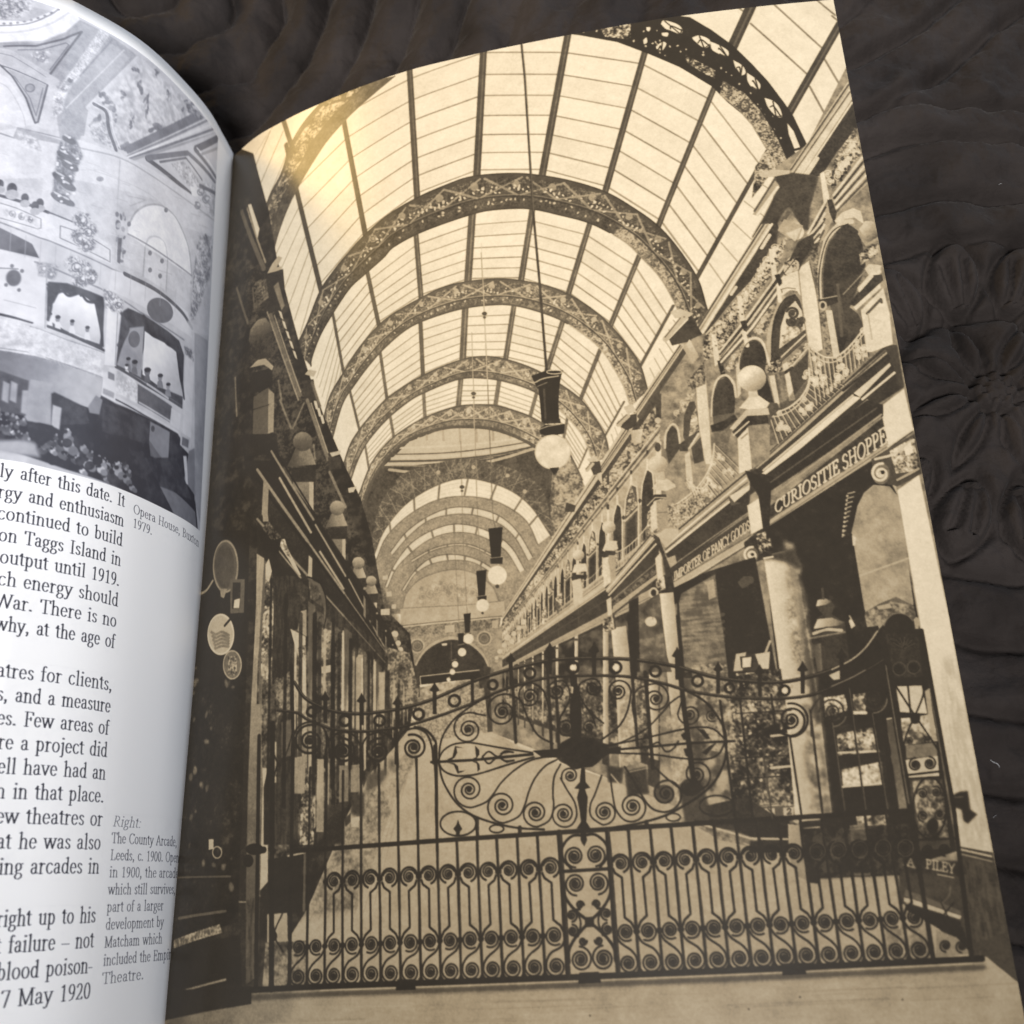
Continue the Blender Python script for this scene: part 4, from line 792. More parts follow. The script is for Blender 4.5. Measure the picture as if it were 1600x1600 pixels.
    c.relief(wH(650, 700, 660, 560, 760, 540, 900, 460, 940, 520, 760, 670), .2, .8, 2.2, 1.5, .7)
    # pedestals with balls
    def pedestal(ball, r, cap, body, lit=.86, sh=.42):
        c.fill(cap, .16); c.fill(body[:4], lit); c.fill(body[4:], sh)
        c.relief(body[:4], lit - .06, lit + .03, 12, 1)
    # nearest (at the sheet edge)
    c.fill(wF(1240, 420, 1300, 330, 1370, 270, 1390, 300, 1300, 400), .88); c.fill(wF(1180, 500, 1340, 320, 1390, 315, 1400, 350, 1240, 520), .16); c.fill(wF(1240, 400, 1330, 300, 1340, 330, 1250, 430), .86); c.fill(wF(1215, 520, 1380, 370, 1385, 400, 1230, 540), .88)
    c.fill(wF(1260, 540, 1400, 400, 1440, 560, 1460, 750, 1330, 800, 1300, 800), .9); c.stroke(wF(1300, 560, 1385, 470, 1390, 490), 4, .3); c.stroke(wF(1305, 560, 1330, 720), 1.6, .66); c.fill(wF(1285, 280, 1310, 250, 1390, 260, 1380, 290, 1310, 320), .8)
    # second
    c.fill(wF(690, 1250, 670, 1140, 660, 1110, 740, 1120, 750, 1160, 700, 1210), .26)
    c.fill(wF(500, 1150, 560, 1080, 620, 1070, 690, 1120, 670, 1150, 560, 1160), .88); c.fill(wF(440, 1280, 545, 1160, 680, 1150, 690, 1190, 560, 1200, 490, 1290), .74); c.fill(wF(455, 1300, 550, 1200, 680, 1195, 685, 1245, 560, 1260, 490, 1340), .15); c.stroke(wF(465, 1320, 560, 1235), 2.4, .8)
    c.fill(wF(490, 1340, 555, 1270, 580, 1530, 500, 1560), .87); c.fill(wF(560, 1262, 690, 1255, 690, 1460, 585, 1530), .5); c.stroke(wF(575, 1380, 690, 1350), 1.4, .22); c.relief(wF(560, 1262, 690, 1255, 690, 1460, 585, 1530), .44, .56, 12, 1); c.stroke(wF(515, 1340, 550, 1310), 2, .4)
    c.fill(wF(555, 1040, 610, 1030, 620, 1080, 560, 1085), .8)
    def ball(p, r, hi=.9, lo=.42):
        t = np.linspace(0, 2 * np.pi, 36); x, y = p
        P = np.stack([x + r * np.cos(t), y + r * .92 * np.sin(t)], -1)
        c.fill(P, hi); c.grad(P, (x - r * .25, y - r * .35), hi, (x + r * .85, y + r * .75), lo); c.disc((x - r * .3, y - r * .35), r * .4, tone=hi + .05, alpha=.5, soft=2)
    ball(wF(580, 965)[0], 22)
    # third
    c.fill(wH(555, 455, 590, 400, 650, 390, 700, 430, 710, 500, 640, 470), .78); c.fill(wH(520, 545, 570, 490, 645, 490, 645, 510, 570, 530, 540, 570), .16); c.stroke(wH(525, 560, 575, 510, 640, 510), 1.6, .7); c.fill(wH(640, 470, 712, 440, 718, 515, 650, 520), .52)
    c.fill(wH(545, 570, 580, 530, 590, 700, 550, 730), .84); c.fill(wH(582, 530, 648, 520, 660, 700, 592, 710), .56); c.stroke(wH(590, 605, 650, 600), 1, .3); c.fill(wH(580, 740, 650, 700, 720, 705, 720, 740, 640, 820), .7)
    c.fill(wH(575, 350, 630, 345, 640, 400, 585, 400), .66); ball(wH(592, 300)[0], 14.5, .84)
    c.fill(wH(245, 840, 270, 780, 330, 780, 345, 830, 260, 850), .8); c.fill(wH(235, 875, 265, 840, 325, 845, 325, 870, 260, 885), .18); c.fill(wH(245, 890, 280, 880, 300, 1040, 255, 1070), .84); c.fill(wH(282, 870, 325, 870, 330, 1010, 300, 1040), .58); ball(wH(285, 695)[0], 10.5, .82)
    c.fill(wH(55, 980, 70, 930, 140, 920, 150, 970), .82); c.fill(wH(45, 1010, 70, 990, 150, 995, 148, 1015, 70, 1025), .18); c.fill(wH(55, 1030, 110, 1015, 125, 1150, 65, 1180), .76); ball(wH(95, 870)[0], 9, .82)
    for p, r in [((818, 972), 4.5), ((811, 981), 4), ((803, 990), 4), ((793, 996), 5), ((788, 1008), 4), ((781, 1018), 4), ((800, 1002), 4), ((776, 1028), 3)]: c.disc(p, r, tone=.74); c.disc((p[0], p[1] + r * 1.8), r, r * .6, tone=.62)
    # ---------------- lower storey: shop windows and columns ------------------------------
    def darkshop(P, t=.12): c.fill(P, t)
    c.fill([(1190, 830), (1370, 715), (1400, 770), (1440, 1000), (1470, 1180), (1495, 1330), (1400, 1360), (1250, 1290), (1215, 1050)], .12)
    c.relief([(1190, 830), (1370, 715), (1400, 770), (1440, 1000), (1260, 1040)], .1, .15, 12, 1)
    # bright reflecting pane
    pane = wI(800, 680, 860, 630, 960, 640, 1010, 700, 1060, 1000, 1110, 1380, 900, 1410, 810, 1435, 770, 1250, 720, 940, 760, 760)
    c.grad(pane, (1340, 800), .5, (1380, 900), .6); c.relief(pane, .4, .72, 40, 1.3, .8); c.relief(pane, .45, .68, 12, 1, .4); c.stroke(wI(770, 1200, 1075, 1090), 3, .74, .7); c.fill(wI(800, 1430, 900, 1370, 1000, 1330, 1110, 1385, 1130, 1480, 820, 1520), .34); c.relief(wI(800, 1430, 960, 1360, 1110, 1385, 1130, 1480, 820, 1520), .2, .62, 6, 1.2)
    c.fill(wI(880, 1390, 960, 1370, 975, 1400, 890, 1410), .62); c.stroke(wI(720, 940, 770, 1250, 800, 1440), 3, .12); c.fill(wI(725, 945, 750, 960, 745, 1010, 730, 1010), .82)
    for k in range(10): c.stroke(wI(740 - k * 7, 675 + k * 30, 700 - k * 4, 660 + k * 30 + 25), 2.2, .55); c.disc(wI(695 - k * 3, 700 + k * 27)[0], 2, tone=.66)
    # sign capital at the edge
    c.fill(wI(845, 470, 960, 400, 1120, 310, 1160, 560, 1010, 640, 900, 620, 860, 560), .24); c.relief(wI(960, 420, 1110, 330, 1150, 540, 1000, 560), .12, .9, 6, 1.7)
    c.disc(wI(905, 560)[0], 14, 17, tone=.4); c.scroll(wI(905, 560)[0], 16, -80, 1.9, -1, 4.2, .86, k=.45); c.disc((wI(905, 560)[0][0] + 3, wI(905, 560)[0][1] - 2), 3.2, tone=.15)
    c.stroke(wI(870, 470, 980, 440, 1060, 380, 1110, 350), 4, .8, smooth=True); c.fill(wI(1050, 400, 1090, 360, 1110, 430, 1060, 450), .92); c.stroke(wI(1010, 600, 1140, 530), 4, .6); c.stroke(wI(1015, 610, 1145, 545), 2, .2); c.fill(wI(1055, 480, 1090, 500, 1080, 530), .86); c.fill(wI(980, 630, 1000, 640, 1010, 690), .7)
    c.stroke(wI(960, 405, 1100, 295), 2.5, .25); c.stroke(wI(950, 390, 1110, 280), 3, .86)
    # big white pilaster at the edge
    pil = wI(1010, 650, 1145, 565) + [(1480, 1000), (1548, 1325), (1500, 1325), (1485, 1250), (1442, 1000), (1405, 770)]
    c.grad([(1402, 766), (1436, 742), (1480, 950), (1550, 1330), (1620, 1400), (1500, 1325), (1485, 1250), (1442, 1000)], (1430, 1000), .93, (1530, 1330), .8)
    c.relief(wM(1180, 300, 1260, 320, 1330, 700, 1400, 1100, 1470, 1480, 1290, 1470, 1240, 1250, 1200, 900), .62, .93, 'v', 1.2, .45, soft=5)
    for x, y, a, b in [(1190, 350, 12, 26), (1210, 400, 9, 14), (1280, 630, 10, 12), (1240, 760, 6, 40), (1310, 800, 8, 20), (1330, 900, 8, 30), (1380, 1150, 12, 60), (1420, 1350, 14, 50)]: c.disc(wM(x, y)[0], a / 4 * 1.4, b / 4 * 1.4, tone=.55, alpha=.4, soft=3)
    c.fill(wM(1215, 1180, 1270, 1150, 1330, 1140, 1345, 1260, 1390, 1290, 1330, 1350, 1300, 1330, 1290, 1260, 1225, 1240), .12, soft=1); c.stroke(wM(1220, 1185, 1300, 1180), 2, .3)
    c.fill([(1497, 1322), (1552, 1332), (1575, 1440), (1600, 1560), (1530, 1500), (1515, 1495)], .2); c.stroke([(1500, 1327), (1549, 1338)], 3, .68); c.stroke([(1500, 1334), (1550, 1346)], 2.4, .5); c.stroke([(1500, 1331), (1550, 1342)], 2, .14); c.stroke([(1508, 1372), (1558, 1384)], 1.2, .34); c.relief([(1500, 1340), (1552, 1350), (1600, 1560), (1530, 1500)], .15, .28, 'v', 1)
    c.stroke([(1525, 1462), (1578, 1480)], 1, .3)
    # bell-shaped lamp hanging inside
    bell = wI(490, 1600, 480, 1520, 510, 1460, 540, 1440, 500, 1390, 505, 1360, 545, 1340, 590, 1345, 615, 1385, 600, 1440, 680, 1490, 690, 1600)
    c.fill(bell, .2); c.grad(wI(485, 1530, 510, 1470, 600, 1460, 680, 1490, 640, 1510, 560, 1520), (1275, 965), .86, (1320, 975), .3); c.grad(wI(500, 1390, 510, 1350, 560, 1340, 600, 1360, 560, 1380), (1277, 940), .84, (1298, 945), .3); c.stroke(wI(485, 1560, 560, 1535, 660, 1540), 5, .72, smooth=True); c.stroke(wI(480, 1545, 570, 1520), 2, .15); c.stroke(wI(545, 1340, 540, 1280), 4, .24)
    c.fill(wM(355, 170, 570, 150, 590, 330, 400, 400, 370, 250), .18); c.grad(wM(360, 230, 410, 220, 420, 390, 390, 400), (1270, 1020), .2, (1285, 1020), .42); c.stroke(wM(340, 190, 560, 150), 3, .45); c.fill(wM(460, 420, 540, 385, 555, 440, 490, 450), .72); c.fill(wM(585, 80, 600, 60, 625, 110, 600, 130), .84); c.stroke(wM(590, 50, 600, 70), 3, .6)
    # goods on shelves seen through the gate, right
    c.fill(wM(480, 740, 800, 700, 840, 1250, 560, 1260), .14)
    for (P, lo, hi, sz) in [(wM(430, 560, 560, 540, 580, 640, 440, 680), .1, .9, 3.5), (wM(610, 540, 690, 530, 690, 660, 615, 665), .2, .9, 3.5), (wM(510, 790, 750, 740, 770, 900, 520, 920), .1, .92, 3.5), (wM(540, 1010, 790, 960, 800, 1100, 550, 1120), .25, .95, 6), (wM(630, 1300, 830, 1290, 830, 1370, 640, 1360), .15, .9, 6), (wM(820, 690, 880, 680, 900, 840, 840, 850), .4, .8, 12), (wM(850, 920, 900, 910, 910, 980, 860, 980), .15, .9, 3.5),
                            (wM(910, 700, 1110, 660, 1140, 830, 930, 860), .2, .85, 6)]:
        c.relief(P, lo, hi, sz, 1.5)
    c.stroke(wM(520, 905, 770, 895), 3, .84); c.stroke(wM(545, 1118, 800, 1098), 3, .84); c.fill(wM(550, 1125, 800, 1105, 820, 1250, 570, 1265), .11); c.stroke(wM(615, 655, 690, 655), 5, .9)
    c.fill(wM(880, 490, 1040, 485, 1075, 660, 905, 650), .82); c.fill(wM(910, 690, 975, 685, 975, 705, 915, 710), .86); c.fill(wM(940, 860, 1130, 840, 1140, 930, 945, 940), .42); c.fill(wM(940, 950, 1140, 925, 1150, 1050, 960, 1060), .8); c.fill(wM(960, 1070, 1150, 1060, 1220, 1500, 1030, 1520), .2); c.relief(wM(980, 1080, 1170, 1070, 1210, 1440, 1030, 1440), .14, .7, 6, 1.3, bias=-.05); c.fill(wM(1060, 520, 1090, 500, 1130, 830, 1105, 840), .6)
    c.grad(wM(820, 700, 860, 690, 960, 1260, 900, 1260), (1390, 1150), .26, (1420, 1250), .42)
    c.fill([(1260, 1360), (1410, 1355), (1440, 1420), (1500, 1490), (1280, 1510)], .63)
    # lower right plinths and floor edge
    c.fill(wM(300, 1310, 560, 1300, 560, 1590, 300, 1600), .15); c.stroke(wM(310, 1325, 410, 1318), 3, .62); c.stroke(wM(310, 1380, 400, 1370), 3, .7); c.fill(wM(585, 1380, 690, 1375, 690, 1480, 590, 1500), .56); c.stroke(wM(590, 1385, 690, 1375), 2, .84)
    c.fill(wN(215, 180, 900, 150, 830, 470, 330, 490, 320, 525, 250, 515), .13); c.fill(wN(510, 160, 620, 150, 630, 250, 520, 260), .52); c.stroke(wN(510, 185, 620, 175), 2, .85); c.fill(wN(535, 460, 640, 455, 640, 472, 540, 472), .7)
    c.fill(wN(815, 430, 1210, 450, 1290, 960, 1240, 950, 1060, 800, 870, 640, 830, 660), .2); c.fill(wN(850, 610, 900, 620, 1210, 725, 1200, 745, 850, 635), .74); c.fill(wN(860, 560, 1200, 690, 1210, 720, 850, 600), .34); c.fill(wN(850, 645, 1200, 755, 1270, 960, 1060, 800, 870, 690), .13)
    c.fill(wN(1050, 810, 1180, 860, 1270, 960, 1050, 990), .5); c.relief(wN(730, 770, 1000, 800, 1050, 990, 760, 1000), .4, .68, 6, 1.2, .8); c.fill(wN(890, 770, 980, 770, 1000, 830, 930, 800), .56)
    c.fill(wN(800, 395, 960, 380, 1195, 380, 1215, 480, 810, 450), .16, soft=1)
    letters_on(c, 'PILEY', np.array(wN(985, 425)[0]), np.array(wN(1170, 460)[0]), 0, 0, .62, 2, up0=np.array([0, -14.]), up1=np.array([0, -15.])); letters_on(c, 'A', np.array(wN(870, 405)[0]), np.array(wN(915, 415)[0]), 0, 0, .5, 2, up0=np.array([0, -12.]), up1=np.array([0, -12.])); c.stroke(wN(845, 405, 920, 425), 1.6, .62); c.stroke(wN(1060, 465, 1160, 485), 2, .6)
    # near column: marbled shaft
    col = [(1193, 868), (1240, 858), (1258, 960), (1280, 1100), (1300, 1270), (1250, 1285), (1232, 1150), (1212, 1000)]
    c.grad(col, (1205, 1000), .9, (1270, 1000), .62); c.relief([(1225, 860), (1250, 880), (1280, 1100), (1300, 1270), (1265, 1280), (1250, 1080), (1232, 940)], .3, .82, 12, 1.6, .75, soft=3); c.relief([(1225, 930), (1258, 950), (1270, 1050), (1240, 1040)], .3, .85, 3.5, 1.3, .5, soft=3)
    c.grad([(1225, 845), (1240, 850), (1262, 1000), (1285, 1130), (1275, 1130), (1250, 1000)], (1250, 1000), .5, (1266, 1000), .2, soft=2)
    c.fill([(1192, 868), (1244, 856), (1250, 890), (1232, 880), (1205, 874), (1194, 876)], .2, soft=2.5)
    c.fill(wH(1130, 790, 1240, 700, 1290, 740, 1320, 820, 1300, 880, 1180, 920, 1140, 880), .17); c.relief(wH(1200, 740, 1280, 720, 1310, 840, 1230, 860), .1, .86, 3.5, 1.7)
    c.disc(wH(1175, 870)[0], 11, 13, tone=.36); c.scroll(wH(1175, 870)[0], 13, -80, 1.8, -1, 3.6, .86, k=.42); c.disc((wH(1175, 870)[0][0] + 2, wH(1175, 870)[0][1] - 1), 2.6, tone=.15)
    c.fill(wH(1150, 560, 1230, 510, 1250, 700, 1175, 740), .88); c.fill(wH(1135, 340, 1180, 350, 1300, 420, 1290, 700, 1250, 720, 1220, 500, 1160, 400), .14); c.fill(wH(1265, 720, 1290, 700, 1300, 760, 1270, 770), .12); c.stroke(wH(1255, 890, 1310, 880), 3, .84)
    # middle window: reflections and a dark doorway
    c.fill([(1050, 920), (1100, 895), (1180, 870), (1215, 1060), (1225, 1120), (1090, 1120), (1062, 1060)], .14)
    pane2 = wH(720, 1180, 740, 1110, 950, 990, 965, 1140, 1000, 1350, 1030, 1600, 760, 1600, 730, 1350)
    c.fill(pane2, .38); c.relief(pane2, .22, .52, 'h', 1.2, .9); c.relief(pane2, .28, .5, 12, 1.2, .5)
    for k in range(7): c.stroke(wH(790, 1300 + k * 45, 1000, 1240 + k * 45), 6, .5 - .03 * (k % 3), .35)
    c.fill(wH(880, 1040, 940, 1020, 955, 1130, 910, 1150, 900, 1060), .62, .8); c.fill(wH(1090, 1040, 1130, 1000, 1190, 1005, 1190, 1040, 1120, 1080), .24)
    c.fill(wH(690, 1150, 720, 1140, 760, 1600, 700, 1600), .13); c.fill(wH(690, 1180, 712, 1170, 712, 1240, 690, 1260), .4)
    c.fill(wL(1220, 170, 1270, 130, 1520, 90, 1510, 230, 1250, 250), .2); c.fill(wL(1250, 110, 1330, 95, 1300, 240, 1230, 245), .7); c.fill(wL(1280, 130, 1390, 120, 1380, 220, 1290, 220), .16); c.fill(wL(1300, 140, 1370, 132, 1365, 210, 1300, 215), .84); c.fill(wL(1400, 110, 1515, 92, 1505, 225, 1440, 225), .8); c.stroke(wL(1480, 100, 1515, 10), 3.5, .7); c.relief(wL(1250, 260, 1420, 250, 1440, 300, 1260, 300), .2, .9, 3.5, 1.5)
    goods = [(1130, 1060), (1220, 1045), (1250, 1260), (1240, 1310), (1140, 1290)]
    c.fill(goods, .15); c.relief(goods, .08, .8, 6, 1.5, bias=-.42); c.relief(goods, .08, .8, 3.5, 1.3, .5, bias=-.4)
    for _ in range(60):
        x, y = rs.uniform(1135, 1240), rs.uniform(1065, 1240); c.disc((x, y), rs.uniform(1, 3.2), rs.uniform(.8, 2.6), tone=rs.choice([.1, .62, .78, .84]), alpha=.85, rot=rs.rand() * 3)
    for y in (1110, 1146, 1180, 1212): c.stroke([(1150, y + 5), (1236, y)], 2.2, .12)
    for y in (1150, 1200): c.stroke([(1205, y), (1236, y - 3)], 4, .74)
    c.relief([(1040, 1060), (1130, 1060), (1150, 1290), (1060, 1230)], .2, .66, 12, 1.4, .9); c.relief([(1080, 1040), (1135, 1035), (1150, 1180), (1095, 1170)], .2, .74, 6, 1.4, .7)
    c.fill(wL(1420, 1290, 1570, 1270, 1570, 1370, 1440, 1385), .7); c.stroke(wL(1500, 1300, 1560, 1370), 2.5, .2); c.stroke(wL(1425, 1295, 1570, 1280), 2, .3); c.fill(wM(30, 1240, 250, 1235, 250, 1310, 40, 1305), .3); c.fill(wM(45, 1255, 120, 1250, 125, 1300, 50, 1305), .74); c.fill(wM(175, 1250, 240, 1245, 240, 1300, 180, 1300), .72); c.stroke(wM(80, 1255, 120, 1295), 2.4, .15); letters_on(c, '2', np.array(wM(195, 1290)[0]), np.array(wM(230, 1287)[0]), 0, 0, .15, 2.2, up0=np.array([0, -9.]), up1=np.array([0, -9.])); c.fill(wM(240, 1240, 265, 1240, 270, 1300, 250, 1300), .8)
    c.fill(wM(200, 760, 220, 760, 285, 1290, 250, 1290), .86)
    # dark benches / step in front of the middle window
    c.fill([(1090, 1262), (1165, 1245), (1250, 1300), (1245, 1330), (1140, 1300), (1085, 1285)], .17); c.fill(wO(1160, 150, 1530, 110, 1530, 240, 1290, 235), .14); c.fill(wO(950, 150, 1180, 190, 1320, 240, 1290, 280, 1080, 210), .4); c.stroke(wO(980, 150, 1290, 240, 1520, 245), 3, .72); c.fill(wO(1290, 255, 1530, 250, 1530, 330, 1280, 330), .16); c.relief(wO(940, 160, 1150, 200, 1280, 290, 1100, 250), .3, .62, 6, 1.2, .7)
    c.fill(wN(125, 150, 215, 160, 255, 510, 170, 470, 130, 350), .5); c.grad(wN(125, 150, 215, 160, 222, 290, 130, 270), (1231, 1290), .66, (1252, 1300), .56); c.disc(wN(178, 130)[0], 4.5, tone=.66)
    # column 2
    c.grad([(1031, 925), (1052, 922), (1062, 1030), (1075, 1180), (1080, 1290), (1060, 1290), (1050, 1130), (1040, 1030)], (1036, 1000), .88, (1056, 1000), .62); c.relief([(1040, 1120), (1068, 1110), (1080, 1290), (1060, 1290)], .4, .8, 6, 1.2, .6)
    c.fill(wH(560, 1040, 640, 990, 680, 1000, 700, 1100, 600, 1110, 560, 1140, 540, 1100), .17); c.relief(wH(580, 1020, 630, 1000, 640, 1080, 580, 1110), .1, .86, 3.5, 1.7); c.ring(wH(565, 1105)[0], 6, 7, 3, .74); c.fill(wH(575, 890, 610, 850, 625, 1000, 590, 1030), .84); c.fill(wH(560, 735, 600, 760, 640, 880, 700, 930, 690, 1000, 640, 1000, 620, 880), .2); c.fill(wH(645, 890, 700, 870, 710, 920, 670, 950), .6)
    c.fill(wH(460, 1190, 600, 1110, 650, 1500, 680, 1600, 480, 1600), .3); c.relief(wH(460, 1190, 600, 1110, 650, 1600, 480, 1600), .16, .46, 12, 1.2, .9); c.disc(wH(548, 1285)[0], 9, 7.5, tone=.78); c.stroke(wH(565, 1170, 560, 1270), 1.2, .4)
    c.fill(wH(410, 1160, 470, 1130, 480, 1600, 420, 1600), .14)
    # columns farther back
    c.grad([(955, 982), (978, 978), (985, 1030), (1000, 1190), (968, 1200), (962, 1060)], (958, 1050), .86, (988, 1050), .5); c.fill(wH(400, 1240, 450, 1200, 460, 1600, 420, 1600), .12); c.fill(wH(275, 1260, 320, 1240, 330, 1330, 270, 1350), .2); c.relief(wH(255, 1270, 310, 1240, 320, 1330, 260, 1350), .1, .8, 3.5, 1.6); c.fill(wH(270, 1150, 300, 1130, 305, 1240, 280, 1250), .8); c.relief([(968, 1080), (992, 1070), (1002, 1190), (970, 1200)], .4, .86, 6, 1.2, .6)
    c.fill([(976, 1205), (1010, 1198), (1014, 1240), (980, 1244)], .17, soft=1.2); c.fill([(1060, 1225), (1100, 1220), (1110, 1285), (1070, 1285)], .2, soft=1.5); c.fill([(948, 1196), (974, 1200), (972, 1224), (950, 1222)], .16, soft=1.2); c.stroke([(980, 1207), (1012, 1200)], 1.6, .5); c.stroke([(955, 1210), (970, 1228)], 2, .6)
    up = [(1345, 60), (1262, 225), (1100, 520), (1000, 650), (940, 745), (945, 910), (1030, 840), (1177, 730), (1390, 545), (1390, 400)]
    c.relief(up, .12, .92, 3.5, 1.2, .05, soft=2)
    c.relief(wN(215, 180, 900, 150, 830, 470, 330, 490), .09, .26, 6, 1.2, .7, soft=2)
    # ---------------- hanging lamps --------------------------------------------------------
    for P, w, t in [([(752, 395), (757, 492), (762, 600), (766, 700), (770, 800), (774, 824)], 1.5, .36), ([(737, 520), (741, 640), (746, 800), (752, 892)], 1.2, .42), ([(720, 690), (724, 850), (730, 960)], 1.1, .4), ([(709, 830), (718, 990)], 1, .4)]:
        c.stroke(P, w, t, .9, smooth=True)
    c.stroke([(752, 380), (757, 492), (762, 600)], 1.2, .78, .8); c.stroke([(737, 520), (742, 700)], 1, .76, .7)
    for p in [(757, 490), (740, 615), (602 + 120, 761)]: c.disc(p, 4, 3, tone=.25); c.disc((p[0], p[1] + 6), 2.5, 2, tone=.3)
    c.stroke([(815, 70), (820, 120), (833, 330), (843, 440), (854, 580)], 3.3, .2); c.stroke([(816, 70), (821, 120), (834, 330)], 1, .5, .6)
    lamp = wE(640, 790, 780, 780, 770, 920, 775, 1030, 665, 1040, 655, 920); c.fill(lamp, .12); c.stroke(wE(680, 820, 690, 1020), 3, .22)
    c.fill(wE(600, 750, 680, 720, 800, 715, 790, 740, 780, 790, 700, 830, 640, 830, 625, 800), .13); c.stroke(wE(625, 790, 680, 765, 770, 750), 2.2, .66, smooth=True); c.ring(wE(745, 725)[0], 12, 3, 1.5, .8); c.stroke(wE(640, 815, 700, 790), 1.2, .5)
    c.fill(wE(660, 1030, 780, 1015, 785, 1045, 680, 1050), .15); c.fill(wE(650, 1080, 690, 1055, 810, 1050, 805, 1110, 700, 1125, 655, 1110), .12); c.stroke(wE(650, 1085, 700, 1065, 790, 1050), 1.6, .6)
    t = np.linspace(0, 2 * np.pi, 40); gx, gy = wE(735, 1225)[0]
    G = np.stack([gx + 28 * np.cos(t), gy + 27 * np.sin(t)], -1); c.fill(G, .9); c.relief(G, .8, .93, 12, 1.2, .8); c.ring((gx, gy), 27.5, 26.5, 1.5, .6, .5); c.fill(wE(715, 1325, 775, 1320, 760, 1360, 740, 1365), .15)
    for (x, y, w, h, g) in [(774, 830, 18, 42, (777, 899, 15)), (752, 896, 13, 36, (754, 946, 10)), (730, 962, 9, 28, (732, 998, 8)), (720, 992, 8, 16, (722, 1019, 6.5)), (709, 1032, 6, 0, (711, 1038, 5)), (706, 1046, 5, 0, (707, 1050, 4.2)), (700, 1060, 4, 0, (701, 1062, 3))]:
        c.fill([(x - w * .6, y - 2), (x + w * .6, y - 3), (x + w * .45, y + h), (x - w * .35, y + h)], .12); c.fill([(x - w * .6, y - h * .1), (x + w * .65, y - h * .15), (x + w * .5, y + h * .12), (x - w * .5, y + h * .12)], .1)
        c.fill([(x - w * .45, y + h), (x + w * .65, y + h - 2), (x + w * .6, y + h + w * .5), (x - w * .4, y + h + w * .5)], .14); c.stroke([(x - w * .45, y + h), (x + w * .65, y + h - 2)], 1, .6)
        c.disc(g[:2], g[2], tone=.88); c.disc((g[0], g[1] + g[2] + 2), g[2] * .2, tone=.2)
    return arcade_gate(c, rs)
